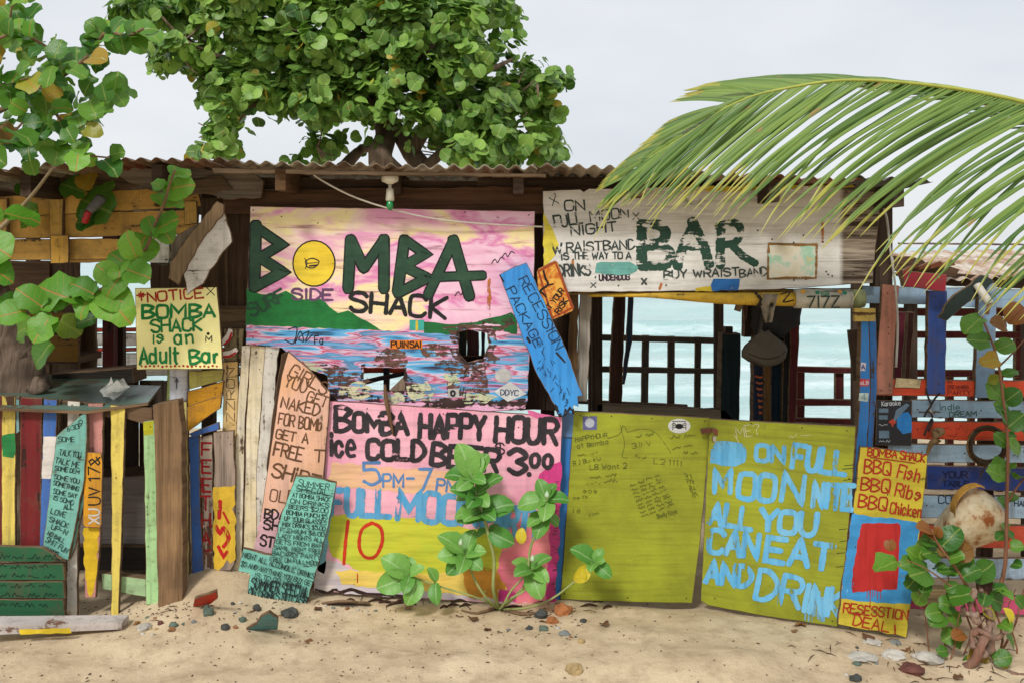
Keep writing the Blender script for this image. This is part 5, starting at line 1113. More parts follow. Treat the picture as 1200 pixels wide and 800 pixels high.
# bleached jug
t = thing('plastic_jug', 'bleached cream plastic jug with a yellow strap handle hanging on the fence', 'jug', tuple(W(1138, 645, -.25)))
mj = NT('bleached_plastic'); v = mj.vec(); n1 = mj.noise(v, 9, 5, .65); n2 = mj.noise(v, 30, 4, .6)
c_ = mj.mix(mj.step(n1, .42, .62), lin((222, 206, 172)), lin((190, 156, 110))); c_ = mj.mix(mj.step(n1, .54, .62), c_, lin((150, 84, 36))); c_ = mj.mix(mj.math('MULTIPLY', mj.step(n2, .55, .7), .4), c_, lin((110, 80, 54)))
mj = mj.done(mj.bsdf(c_, .55, n2, .3))
V, F = [], []; n = 20; cen = [(1102, 640, 13), (1108, 624, 26), (1120, 612, 33), (1136, 606, 36), (1152, 606, 31), (1166, 610, 24), (1178, 618, 14)]
for i, (cx, cy, r_) in enumerate(cen):
    ax_ = Vector((.88, .47)) if False else None
    p = W(cx, cy, -.22); nx_, nz_ = -.25+i*.1, 1
    for kk in range(n):
        a = 2*math.pi*kk/n; rr_ = r_/240*(1+.09*noise.noise(Vector((math.cos(a)*1.5, math.sin(a)*1.5, i*.7))))
        V.append(p+Vector((nx_*.35*math.sin(a)*rr_, -math.cos(a)*rr_*.9, math.sin(a)*rr_)))
for i in range(len(cen)-1):
    for kk in range(n): F.append((i*n+kk, i*n+(kk+1) % n, (i+1)*n+(kk+1) % n, (i+1)*n+kk))
F += [tuple(range(n)), tuple((len(cen)-1)*n+kk for kk in range(n))]
o_ = mesh_obj('body', V, F, mj, t, smooth=True); roughen(o_, .04, 6, 3); roughen(o_, .012, 22); md = o_.modifiers.new('smooth', 'SUBSURF'); md.levels = md.render_levels = 1
st_ = [(1116, 606), (1116, 592), (1122, 580), (1132, 571), (1144, 568), (1150, 570)]
V, F = [], []
for i, (a, b) in enumerate(cat([tuple(map(float, q_)) for q_ in st_], 3)):
    for dy in (-.035, .02):
        for dz in (0, .008): V.append(W(a, b, -.27)+Vector((0, dy, dz)))
m_ = len(V)//4
for i in range(m_-1):
    for (p_, q_) in ((0, 1), (1, 3), (3, 2), (2, 0)): F.append((4*i+p_, 4*i+q_, 4*i+4+q_, 4*i+4+p_))
F += [(0, 1, 3, 2), (4*m_-4, 4*m_-3, 4*m_-1, 4*m_-2)]
mesh_obj('handle', V, F, paint((214, 160, 70), .1, (140, 90, 50)), t, smooth=False)
# neighbouring roof beyond the fence, at the right
ns = thing('neighbouring_shack', 'far low shed roof of pale rusting tin at the right edge under the palm leaves', 'shed', (W(1180, 330, 1.5).x, 2, 0))
zz = W(0, 325, .9).z; V, F = [], []; x0 = W(1052, 300, .9).x; nx = 110
for yy, z in ((.75, zz+.02), (1.6, zz+.10), (2.6, zz+.16)):
    for i in range(nx+1):
        xx = x0+.02*i+yy*.12; V.append((xx, yy, z-.045*math.exp(-i*.04)+.012*math.sin(xx*2*math.pi/.085)+(.012*noise.noise(Vector((xx*14, 2, 5))) if yy < 1 else 0)))
F = [(j*(nx+1)+i, j*(nx+1)+i+1, (j+1)*(nx+1)+i+1, (j+1)*(nx+1)+i) for j in range(2) for i in range(nx)]
o_ = mesh_obj('roof_sheet', V, F, rust_tin(9, (222, 214, 200), (178, 140, 112)), ns, fix=False); md = o_.modifiers.new('thick', 'SOLIDIFY'); md.thickness = .003
pl(ns, 'beam', [(1055, 318), (1140, 322), (1260, 326), (1260, 340), (1120, 336), (1060, 332)], .82, .06, wood((74, 58, 46), 'h'), jit=1.2)
pl(ns, 'beam', [(1050, 300), (1075, 303), (1100, 312), (1125, 316), (1120, 324), (1050, 318)], .7, .05, wood((96, 72, 54), 'h'), jit=2, step=6)
for i in range(4): pl(ns, 'splinter', [(1050+i*14, 320-i*3), (1075+i*14, 308-i), (1078+i*14, 311), (1052+i*14, 324-i*3)], .6+.03*i, .02, wood((120, 66, 44), 'h'), jit=.5)
pl(ns, 'ridge_pole', [(1054, 284.5), (1270, 286.5), (1270, 288.5), (1054, 286.5)], 2.7, .03, wood((96, 96, 100), 'h'))
for xx in (1062, 1200): 
    s_ = W(xx, 330, .95); box(ns, 'post', s_.x, s_.x+.06, .93, .99, -.1, s_.z+.06, DARKV)
t = thing('torn_cloth', 'dark green tarpaulin scrap hanging diagonally from the roof edge at the right fence', 'cloth', tuple(W(1125, 372, -.1)))
pl(t, 'cloth', [(1150, 322), (1166, 330), (1150, 345), (1128, 360), (1110, 376), (1099, 372), (1112, 352), (1130, 338)], -.14, .012, plain((36, 48, 44), .8), jit=1.3, step=7)
t = thing('mast_stub', 'short off white broken pipe end hanging under the far right roof', 'pipe', tuple(W(1155, 370, -.2)))
tube_obj(t, 'shaft', [W(1145, 334, -.16), W(1152, 345, -.19), W(1160, 356, -.22)], .02, plain((196, 190, 176), .6), 8)
tube_obj(t, 'shaft', [W(1160, 356, -.22), W(1156, 368, -.2)], .012, plain((150, 120, 90), .8), 6)

# ================================================================ LAMP, CABLES, SMALL THINGS
t = thing('lamp', 'white lamp holder with a green glass bulb hanging from the roof edge', 'lamp', tuple(W(456, 246, -.2)))
def lathe(parent, name, c, prof, m, n=20, **kw):
    V = [c+Vector((r*math.cos(2*math.pi*k/n), r*math.sin(2*math.pi*k/n), z)) for z, r in prof for k in range(n)]; F = []
    for i in range(len(prof)-1):
        for k in range(n): F.append((i*n+k, i*n+(k+1) % n, (i+1)*n+(k+1) % n, (i+1)*n+k))
    F += [tuple(range(n)), tuple((len(prof)-1)*n+k for k in range(n))]
    return mesh_obj(name, V, F, m, parent, smooth=True, **kw)
s_ = 1/240; c = W(457, 203, -.2)
lathe(t, 'holder', c, [(0, 9.5*s_), (-8*s_, 10*s_), (-10*s_, 9.5*s_), (-12*s_, 5*s_), (-13*s_, 4*s_)], plain((222, 216, 196), .4))
lathe(t, 'neck', c, [(-12*s_, 2*s_), (-18*s_, 2*s_), (-18.5*s_, 4*s_), (-22*s_, 4.5*s_), (-32*s_, 5.2*s_), (-33*s_, 4*s_)], plain((206, 200, 180), .4))
mg = NT('green_glass'); mg = mg.done(mg.bsdf(lin((20, 130, 70)), .12, spec=.8)); lathe(t, 'bulb', c, [(-32*s_, 3.6*s_), (-38*s_, 4.2*s_), (-42*s_, 3.4*s_), (-44*s_, 1*s_)], mg)
t = thing('power_cable', 'thin white cable sagging from the roof edge across the top of the big pink sign', 'cable', tuple(W(450, 240, -.2)))
tube_obj(t, 'wire', [W(362, 200, -.24), W(376, 211, -.22), W(410, 229, -.18), W(450, 243, -.16), W(500, 255, -.13), W(560, 262, -.1), W(636, 266, -.07)], .0045, plain((214, 206, 190), .6), 6)
t = thing('hanging_cable', 'grey cable hanging beside the dark corner post right of the white board', 'cable', tuple(W(1050, 335, -.1)))
tube_obj(t, 'wire', [W(1031, 232, -.05), W(1039, 255, -.08), W(1043, 290, -.1), W(1049, 334, -.1), W(1052, 380, -.1), W(1050, 430, -.1)], .006, plain((176, 172, 164), .7), 6)
t = thing('lamp', 'small red lamp with a grey holder under the yellow screen', 'lamp', tuple(W(101, 262, -.1)))
tube_obj(t, 'holder', [W(118, 233, -.05), W(112, 240, -.08), W(104, 248, -.1)], [.03, .026, .02], plain((110, 108, 106), .6), 10)
tube_obj(t, 'shade', [W(104, 248, -.1), W(101, 256, -.1), W(99, 262, -.1)], [.017, .018, .016], plain((176, 34, 38), .35), 10)
# conch shell on the counter
t = thing('conch_shell', 'bleached white spiky conch shell resting on the green counter top', 'shell', tuple(W(135, 465, -.02)))
V, F = [], []; c = W(135, 455, -.02); prof = [(-18, 1.5), (-14, 5), (-9, 8.5), (-3, 11), (3, 11.5), (8, 8), (12, 5.5), (15, 2.5), (18, .6)]; n = 22
for i, (u, r) in enumerate(prof):
    for kk in range(n):
        a = 2*math.pi*kk/n+i*.25; sp_ = 1+(.42 if (kk % 4 == 0 and i in (2, 4, 5)) else 0)+.12*noise.noise(Vector((kk*.8, i, 3)))
        V.append(c+Vector((u*s_+(.3*r*s_*math.sin(a)), math.cos(a)*r*s_*sp_, math.sin(a)*r*s_*sp_*.85+u*s_*.12)))
for i in range(len(prof)-1):
    for kk in range(n): F.append((i*n+kk, i*n+(kk+1) % n, (i+1)*n+(kk+1) % n, (i+1)*n+kk))
F += [tuple(range(n)), tuple((len(prof)-1)*n+kk for kk in range(n))]
mesh_obj('body', V, F, plain((244, 240, 230), .6, var=.22), t)
for (u, w_, h_) in ((-3, 3.4, 10), (5, 2.4, 6)):
    b0 = c+Vector((u*s_, -.01, 5*s_)); mesh_obj('spike', [b0+Vector((-w_*s_, -.008, 0)), b0+Vector((w_*s_, -.008, 0)), b0+Vector((0, .016, 0)), b0+Vector((-.004, 0, h_*s_))], [(0, 1, 3), (1, 2, 3), (2, 0, 3), (0, 2, 1)], plain((244, 240, 230), .6), t)

# ================================================================ STONES AND LITTER ON THE SAND
def on_sand(px, py):
    d = Vector(((px-600)/FPX, 1, (HOR-py)/FPX)); t_ = 2.5
    while t_ < 9:
        p = Vector((0, CY, CZ))+d*t_
        if p.z <= sand_z(p.x, p.y): break
        t_ += .01
    p.z = sand_z(p.x, p.y); return p
def stone(name, label, cat_, px, py, w, h, m, group=None, flat=.6, seed=0):
    p = on_sand(px, py+h*.35); sc = (p.y-CY)/FPX; bm = bmesh.new(); bmesh.ops.create_icosphere(bm, subdivisions=3 if w > 12 else 2, radius=1)
    for v in bm.verts:
        q_ = v.co.copy(); d = 1+.42*noise.noise(q_*1.3+Vector((seed*3.1, seed, 0)))+.2*noise.noise(q_*3+Vector((seed, 0, 0)))
        v.co = Vector((q_.x*w/2*sc*d, q_.y*w/2*sc*.8*d, q_.z*h/2*sc*d))
    me = bpy.data.meshes.new(name); bm.to_mesh(me); bm.free()
    for f_ in me.polygons: f_.use_smooth = w < 12
    me.materials.append(m); o = bpy.data.objects.new(name, me); COL.objects.link(o)
    o.location = p+Vector((0, 0, h/2*sc*.2)); o.rotation_euler = (0, 0, R(-.4, .4)); o['label'] = label; o['category'] = cat_
    if group: o['group'] = group
    return o
ms = {k_: plain(c_, .8, var=.5) for k_, c_ in dict(dk=(74, 76, 72), gn=(96, 112, 98), br=(150, 100, 62), or_=(176, 110, 62), wh=(196, 190, 178), rd=(150, 46, 34), gy=(130, 134, 130), tn=(176, 150, 104), mar=(110, 66, 56)).items()}
G = 'stones lying on the sand'
for i, (x_, y_, w, h, m, lb) in enumerate([(264, 733, 11, 9, 'dk', 'black pebble left of the turquoise scrap'), (284, 725, 9, 10, 'gn', 'upright greenish pebble left of the turquoise scrap'), (244, 714, 14, 15, 'gn', 'grey green leaf shaped stone under the red board'), (203, 731, 11, 10, 'gn', 'grey green stone right of the picket counter'),
    (227, 727, 7, 5, 'gy', 'small grey pebble right of the pickets'), (276, 734, 6, 5, 'br', 'tiny brown pebble beside the black one'), (188, 729, 7, 6, 'mar', 'dark red brown pebble at the end of the fallen plank'), (170, 733, 16, 10, 'wh', 'chalky white lump at the end of the fallen plank'), (339, 716, 20, 14, 'dk', 'dark grey stone at the foot of the summer special board'),
    (301, 710, 9, 12, 'dk', 'thin dark stone under the corner of the summer special board'), (660, 712, 22, 16, 'or_', 'large orange brown stone at the foot of the blue post'), (647, 725, 14, 10, 'or_', 'rusty orange stone in front of the blue post'), (634, 718, 16, 13, 'dk', 'dark grey stone left of the orange stones'), (637, 735, 12, 7, 'gn', 'pale grey stone below the orange stones'),
    (662, 741, 14, 8, 'gy', 'blue grey stone in front of the orange stones'), (620, 735, 9, 7, 'dk', 'little dark stone below the plant roots'), (684, 727, 9, 5, 'dk', 'small flat dark stone before the blank gate'), (673, 782, 19, 12, 'tn', 'ochre stone alone on the open sand'), (681, 751, 9, 8, 'tn', 'small ochre stone on the sand before the blank gate'),
    (1003, 793, 16, 10, 'dk', 'black stone at the lower right on the sand'), (1004, 777, 11, 6, 'gn', 'dark green pebble before the barbecue board'), (1022, 750, 22, 7, 'wh', 'white coral lump under the barbecue board'), (1050, 752, 14, 6, 'gy', 'flat grey stone under the barbecue board'), (45, 722, 34, 12, 'gn', 'long pale green stone at the foot of the green box sign'),
    (12, 724, 26, 10, 'gy', 'flat grey stone at the left edge below the green box sign'), (70, 720, 12, 8, 'gy', 'small grey stone right of the pale green one'), (28, 711, 26, 12, 'mar', 'dark brown lump against the green box sign'), (1070, 781, 30, 13, 'mar', 'long maroon cone shaped shell below the driftwood'), (1086, 768, 34, 12, 'wh', 'bleached coral piece beside the maroon shell'),
    (1010, 768, 34, 8, 'wh', 'cream coral slab half buried under the barbecue board'), (1048, 766, 26, 12, 'wh', 'cream coral piece right of the buried slab')]):
    stone('stone', lb, 'stone', x_, y_, w, h, ms[m], G, seed=i+1)
R_ = random.Random(3)
for i in range(34):
    zone = [(165, 215, 722, 748), (590, 700, 715, 750), (965, 1130, 750, 796), (380, 480, 705, 716), (250, 330, 705, 736)][i % 5]
    stone('pebble', 'tiny pebble scattered on the sand at the foot of the shack', 'pebble', R_.uniform(zone[0], zone[1]), R_.uniform(zone[2], zone[3]), R_.uniform(3, 6.5), R_.uniform(2, 4), ms[R_.choice(['dk', 'gn', 'gy', 'br', 'wh', 'tn'])], 'tiny pebbles scattered on the sand', seed=i+50)
V, F = [], []
for i in range(750):
    px_, py_ = R_.uniform(-40, 1240), 700+110*R_.random()**.8
    if R_.random() < .5: px_, py_ = R_.gauss(R_.choice([190, 420, 600, 660, 1050, 240]), 55), 705+abs(R_.gauss(0, 22))
    p = on_sand(px_, min(py_, 830)); s1 = R_.uniform(.0012, .0036); a = R_.uniform(0, 6.28); l = s1*R_.uniform(1, 3.2); o = len(V)
    dx, dy = math.cos(a), math.sin(a)
    for (u, v_) in ((-1, -1), (1, -1), (1, 1), (-1, 1)): V.append(p+Vector((dx*u*l-dy*v_*s1, dy*u*l+dx*v_*s1, .0015)))
    V.append(p+Vector((0, 0, s1*1.2+.002))); F += [(o, o+1, o+4), (o+1, o+2, o+4), (o+2, o+3, o+4), (o+3, o, o+4)]
mesh_obj('beach_debris', V, F, plain((104, 82, 62), .9, var=.6), None, 'specks of bark, shell and grit on the sand', 'stuff', fix=False)
def scrap(name, label, cat_, P, m, th=.01, y=None, tilt=-1.2):
    b = on_sand(*P[0]); S_ = Sheet(b.y-tilt*(b.z), a=tilt)
    t = thing(name, label, cat_, tuple(b)); pl(t, 'piece', P, S_, th, m, step=6, jit=.7); return t
scrap('board_scrap', 'torn turquoise board scrap half buried in the sand', 'scrap', [(288, 738), (300, 731), (306, 722), (316, 717), (326, 724), (325, 738)], paint((86, 150, 158), .2, (80, 80, 70)), tilt=-1.4)
scrap('board_scrap', 'small broken red board on the sand mound left of the summer special sign', 'scrap', [(226, 711), (228, 701), (244, 696), (254, 692), (255, 701), (246, 708)], paint((186, 52, 34), .15, (110, 60, 40)), tilt=-1.2)
scrap('board_scrap', 'flat black and pink splinter of wood lying below the happy hour sign', 'scrap', [(374, 709), (390, 706), (405, 705), (434, 708), (433, 714), (400, 713)], paint((54, 48, 56), .3, (190, 110, 120)), tilt=-1.6)
# bark litter in front of the sign
for i in range(16):
    px_ = [395, 410, 440, 452, 463, 470, 480, 520, 530, 538, 545, 600, 690, 700, 712, 1120][i]; py_ = 705+R(-1, 9)
    p = on_sand(px_, py_); a = R(-.6, .6); l = R(.02, .055)
    o = tube_obj(None, 'bark_strip', [Vector((-l*math.cos(a), -l*math.sin(a), .004)), Vector((0, .004, .013)), Vector((l*math.cos(a), l*math.sin(a), .004))], [.003, .007, .003], wood((74, 52, 40), 'h'), 5, org=None)
    o.location = p; o['label'] = 'thin curl of dark bark on the sand at the foot of the signs'; o['category'] = 'bark'; o['group'] = 'curls of bark on the sand'
# ================================================================ VEGETATION
def leaf_geo(kind='round', rows=6):
    """one leaf along +Y from its stalk, unit long, folded along the midrib"""
    prof = {'round': [(0, .05), (-.04, .26), (.1, .43), (.3, .52), (.52, .54), (.74, .46), (.9, .28), (1, .02)],
            'obov': [(0, .05), (.1, .19), (.28, .31), (.46, .355), (.64, .35), (.82, .27), (.94, .15), (1, .02)],
            'small': [(.03, .05), (-.02, .3), (.2, .49), (.5, .54), (.8, .42), (1, .1)]}[kind]
    V, F, U = [], [], []
    for y, w in prof:
        for s_ in (-1, 0, 1):
            ym = max(0, y) if s_ == 0 else y
            z = w*abs(s_)*{'round': .2, 'small': .1, 'obov': .42}[kind]+.05*math.sin(y*5)*abs(s_)-(.22 if kind != 'obov' else .34)*(ym-.35)**2+(.03*math.sin(y*11+s_) if kind != 'small' else 0)
            V.append((s_*w, ym, z)); U.append((.5+s_*w*.5, ym))
    for i in range(len(prof)-1):
        for j in (0, 1): a = 3*i+j; F.append((a, a+1, a+4, a+3))
    return V, F, U
def leaf_mesh(name, kind, m, var=0):
    V, F, U = leaf_geo(kind)
    if var:
        rv = random.Random(var*7); cu, cv, wv, sx_ = rv.uniform(-.25, .7), rv.uniform(-.3, .45), rv.uniform(.03, .09), rv.uniform(.82, 1.02); ph = rv.uniform(0, 6)
        bite = rv.choice([None, 13, 17, 9, 15])
        V = [(x_*sx_*(.72 if i_ == bite else 1), y_, z_+cu*x_*x_+cv*max(0, y_-.4)**2+(wv*math.sin(y_*9+ph+x_*4) if abs(x_) > .05 else 0)) for i_, (x_, y_, z_) in enumerate(V)]
    me = bpy.data.meshes.new(name); me.from_pydata(V, [], F); ul = me.uv_layers.new(name='UVMap')
    for l in me.loops: ul.data[l.index].uv = U[l.vertex_index]
    for p in me.polygons: p.use_smooth = True
    me.materials.append(m); return me
def leaf_mat(base, tip, up, roll=0.):
    y = (tip-base); L = y.length; y.normalize(); x = y.cross(up)
    if x.length < 1e-3: x = Vector((1, 0, 0))
    x.normalize(); z = x.cross(y)
    M = Matrix(((x.x, y.x, z.x, base.x), (x.y, y.y, z.y, base.y), (x.z, y.z, z.z, base.z), (0, 0, 0, 1)))
    return M @ Matrix.Rotation(roll, 4, 'Y') @ Matrix.Diagonal((L, L, L, 1))
def put_leaf(parent, me, M, label=None):
    if isinstance(me, list): me = random.choice(me)
    o = bpy.data.objects.new('leaf', me); COL.objects.link(o); o.parent = parent; o.matrix_basis = Matrix.Translation(-ORG[parent.name]) @ M
    if label: o['label'] = label
    return o
GRAPE = leafmat('sea_grape_leaf', (52, 108, 34), (116, 164, 56), (168, 180, 92), yellow=(190, 140, 44), rough=.3, sidev=.3, vstr=.5)
GRAPE_V = leafmat('sea_grape_leaf_red_vein', (84, 150, 40), (128, 184, 60), (214, 130, 80), yellow=(206, 120, 40), sidev=.4, vstr=.65, veinw=.013)
CROWN = leafmat('sea_grape_crown', (44, 96, 40), (166, 206, 92), (186, 200, 120), attr=True, yellow=(206, 160, 50), transl=.3, spotsc=3, spot=.5)
CALO = leafmat('milkweed_leaf', (78, 142, 52), (132, 184, 84), (190, 214, 160), veinw=.014, transl=.25, rough=.4, sidev=.15, vstr=.4)
YELL = leafmat('yellow_leaf', (222, 204, 40), (236, 214, 60), (230, 210, 120))
RUST = leafmat('rust_leaf', (160, 96, 46), (98, 108, 44), (120, 60, 30))
gm, gv, cm_, ym, rm = ([leaf_mesh('leaf', 'round', GRAPE, k_) for k_ in range(6)], [leaf_mesh('leaf', 'round', GRAPE_V, k_) for k_ in range(5)], leaf_mesh('leaf', 'obov', CALO), leaf_mesh('leaf', 'obov', YELL), leaf_mesh('leaf', 'round', RUST))
BARK = wood((134, 118, 104), 'v', .5); TWIG = wood((140, 112, 86), 'v', .6)
CAMV = Vector((0, -1, .25))
def px_leaf(parent, me, b, t_, y, dy=0., facing=.7, label=None, up=None):
    """leaf from its stalk to its tip (places in the photograph) at depth y; dy leans the tip"""
    B, T = W(b[0], b[1], y), W(t_[0], t_[1], y+dy)
    u = up or (CAMV*facing+Vector((R(-.35, .35), R(-.1, .1), 1-facing+R(-.2, .2))))
    return put_leaf(parent, me, leaf_mat(B, T, u, R(-.25, .25)), label)

# ---- broad leaved plant in front of the happy hour sign
t = thing('milkweed_plant', 'broad leaved green plant growing from the sand in front of the happy hour sign', 'plant', tuple(on_sand(585, 714)))
Y0 = -.27
STEMC = plain((150, 160, 96), .7); b0 = on_sand(585, 714)
for P, r in [([(578, 690), (579, 655), (572, 625), (567, 605), (560, 585), (552, 562)], .0085), ([(570, 700), (556, 678), (546, 650)], .006), ([(612, 690), (619, 665), (622, 640), (638, 600), (641, 582)], .007), ([(600, 700), (616, 690), (622, 668)], .006), ([(560, 700), (520, 688), (488, 677), (480, 674)], .0045), ([(615, 712), (645, 702), (672, 682), (688, 668), (698, 658)], .005), ([(590, 708), (600, 690), (622, 668)], .005)]:
    tube_obj(t, 'stem', [b0]+[W(a, b, Y0+.0) for a, b in P], [r*1.5]+[r]*(len(P)-1)+[r*.6], STEMC, 7)
for P in [[(585, 712), (610, 722), (640, 718)], [(585, 712), (560, 720), (540, 716)], [(588, 712), (598, 700), (612, 704)]]: tube_obj(t, 'root', [on_sand(a, b)+Vector((0, 0, .008)) for a, b in P], [.009, .006, .003], TWIG, 6)
CL = [((553, 560), [(537, 513, .02), (560, 520, .05), (575, 521, .04), (517, 553, .02), (534, 574, -.06), (571, 563, -.06)]), ((558, 580), [(528, 583, .02), (587, 553, .03), (530, 570, -.05), (572, 590, -.08), (550, 592, -.1)]),
      ((563, 600), [(529, 603, .0), (602, 588, .0), (545, 606, -.09), (582, 606, -.08)]), ((570, 606), [(532, 605, .03), (603, 592, .04)]), ((573, 622), [(562, 637, -.08), (603, 637, -.03), (552, 628, .03), (585, 612, .03)]),
      ((545, 650), [(516, 624, .0), (533, 618, .04), (555, 616, .05), (511, 650, -.04), (569, 643, -.02), (521, 676, -.05), (568, 668, -.06), (540, 668, -.09)]), ((640, 585), [(630, 557, .03), (652, 560, .04), (604, 592, .0), (673, 583, .0), (638, 607, -.09)]),
      ((641, 603), [(612, 616, -.02), (641, 626, -.09), (660, 618, .02), (626, 632, -.05), (658, 632, -.04)]), ((622, 667), [(597, 653, .0), (613, 638, .03), (648, 646, .02), (648, 682, -.05), (600, 672, -.06), (634, 703, -.07)]),
      ((480, 674), [(446, 650, .0), (464, 645, .03), (482, 650, .03), (441, 689, -.04), (474, 694, -.06), (496, 662, .0)]), ((491, 678), [(477, 709, -.05), (502, 664, .0)]), ((511, 682), [(511, 712, -.04), (503, 664, .02)]), ((697, 659), [(670, 640, .0), (706, 641, .03), (718, 677, -.04), (690, 668, -.06), (709, 655, -.03)])]
for (bx, by), tips in CL:
    for tx, ty, dy in tips:
        if random.random() < .1: continue
        q_ = R(.76, .98); tx, ty = bx+(tx-bx)*q_, by+(ty-by)*q_
        px_leaf(t, cm_, (bx, by), (tx, ty), Y0+R(-.012, .012), dy-.02, .75, up=CAMV*R(.45, .85)+Vector(((tx-bx)*-.016+R(-.45, .45), 0, .55+R(-.2, .3))))
px_leaf(t, ym, (612, 618), (610, 637), Y0-.02, -.02, .8, 'yellowing leaf'); px_leaf(t, ym, (689, 662), (675, 682), Y0-.04, -.03, .9, 'bright yellow leaf'); px_leaf(t, ym, (680, 664), (683, 682), Y0-.05, -.02, .9, 'bright yellow leaf')
bm = [(540, 636), (624, 655), (641, 580)]
for (a, b) in bm:
    p = W(a, b, Y0-.05); mesh_obj('bud', [p+Vector(q_)*.014 for q_ in ((1, 0, 0), (-1, 0, 0), (0, 1, 0), (0, -1, 0), (0, 0, 1.8), (0, 0, -1.4))], [(0, 2, 4), (2, 1, 4), (1, 3, 4), (3, 0, 4), (2, 0, 5), (1, 2, 5), (3, 1, 5), (0, 3, 5)], plain((186, 210, 170), .8), t, smooth=True)

# ---- vine of big leaves in front of the left corner (belongs to the sea grape tree there)
t = thing('sea_grape_tree', 'sea grape tree whose grey trunk and leafy boughs lean in from the left edge', 'tree', (W(-60, 700, .3).x, .3, 0))
tree_l = t
TR = [W(20, 690, .35), W(22, 560, .35), W(24, 475, .3), W(22, 440, .28), W(12, 400, .28), W(-4, 360, .3), W(-40, 290, .2), W(-70, 160, -.3), W(-90, 60, -.7)]
KNOT = wood((112, 94, 80), 'v', .3, warm=(140, 122, 106))
TRK = tube_obj(t, 'trunk', TR, [.12, .13, .17, .14, .10, .085, .075, .06, .04], KNOT, 22, sub=8)
roughen(TRK, .05, 9); roughen(TRK, .014, 34, 2)
for (a, b, r) in [(44, 454, .045)]:
    p = W(a, b, .12); bmx = bmesh.new(); bmesh.ops.create_icosphere(bmx, subdivisions=3, radius=r)
    vs = [p+v_.co*(1+.35*noise.noise(v_.co*14+Vector((a, 0, 0)))) for v_ in bmx.verts]; fs = [tuple(v_.index for v_ in f_.verts) for f_ in bmx.faces]; bmx.free()
    roughen(mesh_obj('trunk_burl', vs, fs, KNOT, t, smooth=True), .03, 16)
def branch(parent, P, y0, y1, r, m=TWIG):
    n = len(P); pts = [W(a, b, y0+(y1-y0)*i/(n-1)) for i, (a, b) in enumerate(P)]
    return tube_obj(parent, 'branch', pts, [r*(1-.6*i/(n-1)) for i in range(n)], m, 7)
branch(t, [(-80, 330), (0, 268), (35, 232), (61, 198)], -.1, -.45, .016, wood((170, 150, 120), 'v', .6))
branch(t, [(-60, 372), (0, 366), (80, 355), (115, 342), (140, 325), (158, 305), (172, 290), (182, 262), (192, 240), (199, 216), (205, 200)], -.1, -.55, .013)
BIGL = [((100, 346), (45, 352), .0), ((80, 355), (62, 364), -.05), ((80, 350), (42, 335), .03), ((50, 360), (18, 338), .0), ((30, 364), (-6, 372), -.02), ((18, 366), (-14, 350), .02), ((110, 345), (80, 330), .0), ((104, 348), (92, 372), -.03), ((118, 340), (150, 358), -.02), ((120, 342), (150, 376), -.05), ((135, 328), (112, 310), .0), ((140, 325), (140, 300), .03), ((112, 345), (85, 340), .04),
        ((148, 316), (176, 326), -.04), ((150, 312), (128, 296), .0), ((146, 318), (122, 348), -.04), ((160, 302), (146, 272), .0), ((158, 305), (172, 272), .04), ((182, 270), (208, 256), -.04), ((180, 275), (172, 252), .03), ((184, 262), (202, 283), -.05), ((193, 238), (216, 238), -.04), ((192, 240), (180, 224), .0), ((197, 222), (226, 216), -.05), ((197, 224), (178, 212), -.02), ((202, 205), (224, 204), .0), ((203, 204), (205, 193), .02), ((200, 214), (181, 220), -.06),
        ((60, 370), (38, 402), -.03), ((50, 372), (62, 392), -.06), ((4, 250), (48, 260), .0), ((-4, 262), (-20, 236), .03), ((-22, 280), (12, 300), -.04), ((-26, 312), (14, 326), -.05)]
for (b, tp__, dy) in BIGL: px_leaf(t, gv, b, tp__, -.42+R(-.05, .03), dy+R(-.05, .05), R(.45, .9))
for (b, tp__) in [((60, 402), (38, 430)), ((40, 380), (14, 392)), ((70, 376), (96, 392)), ((90, 380), (112, 372)), ((130, 250), (92, 232)), ((110, 258), (88, 262)), ((100, 226), (70, 215)), ((96, 222), (110, 200)), ((118, 226), (134, 216)), ((40, 228), (20, 214)), ((44, 246), (18, 262)), ((116, 248), (90, 268))]:
    px_leaf(t, gm, b, tp__, .0+R(-.05, .03), R(-.05, .05), .7)
# boughs against the sky, upper left
BR = [([(-60, 160), (0, 130), (48, 105), (75, 88), (105, 65), (122, 40), (150, 42), (168, 34)], .014), ([(75, 88), (60, 60), (30, 40), (12, 20), (22, -10)], .009), ([(-60, 60), (0, 45), (30, 30)], .01), ([(48, 105), (80, 150), (110, 138), (128, 112), (140, 104)], .008), ([(-40, 150), (20, 160), (60, 165), (90, 180), (128, 185)], .009), ([(-60, 110), (0, 100), (40, 90)], .01), ([(-40, 190), (0, 170), (30, 140)], .01)]
for P, r in BR: branch(t, P, -.75, -.95, r)
rb = random.Random(21)
for P, r in BR:
    pts = cat([tuple(map(float, q_)) for q_ in P], 4)
    for i in range(1, len(pts)-1):
        a, b = pts[i]; dx, dy = pts[i+1][0]-a, pts[i+1][1]-b; L = math.hypot(dx, dy) or 1; dx /= L; dy /= L
        for sgn in (-1, 1):
            if rb.random() < .8:
                f_ = rb.uniform(.2, 1.1); ln = rb.uniform(16, 26); an = rb.uniform(.5, 1.5)
                tx = a+(dx*math.cos(an)-sgn*dy*math.sin(an))*ln; ty = b+(dy*math.cos(an)+sgn*dx*math.sin(an))*ln
                if tx > 150 and ty < 24: continue
                o_ = px_leaf(t, gm if rb.random() < .75 else gv, (a+rb.uniform(-3, 3), b+rb.uniform(-3, 3)), (tx, ty), -.85+rb.uniform(-.22, .18), rb.uniform(-.08, .08), rb.uniform(.3, .9))
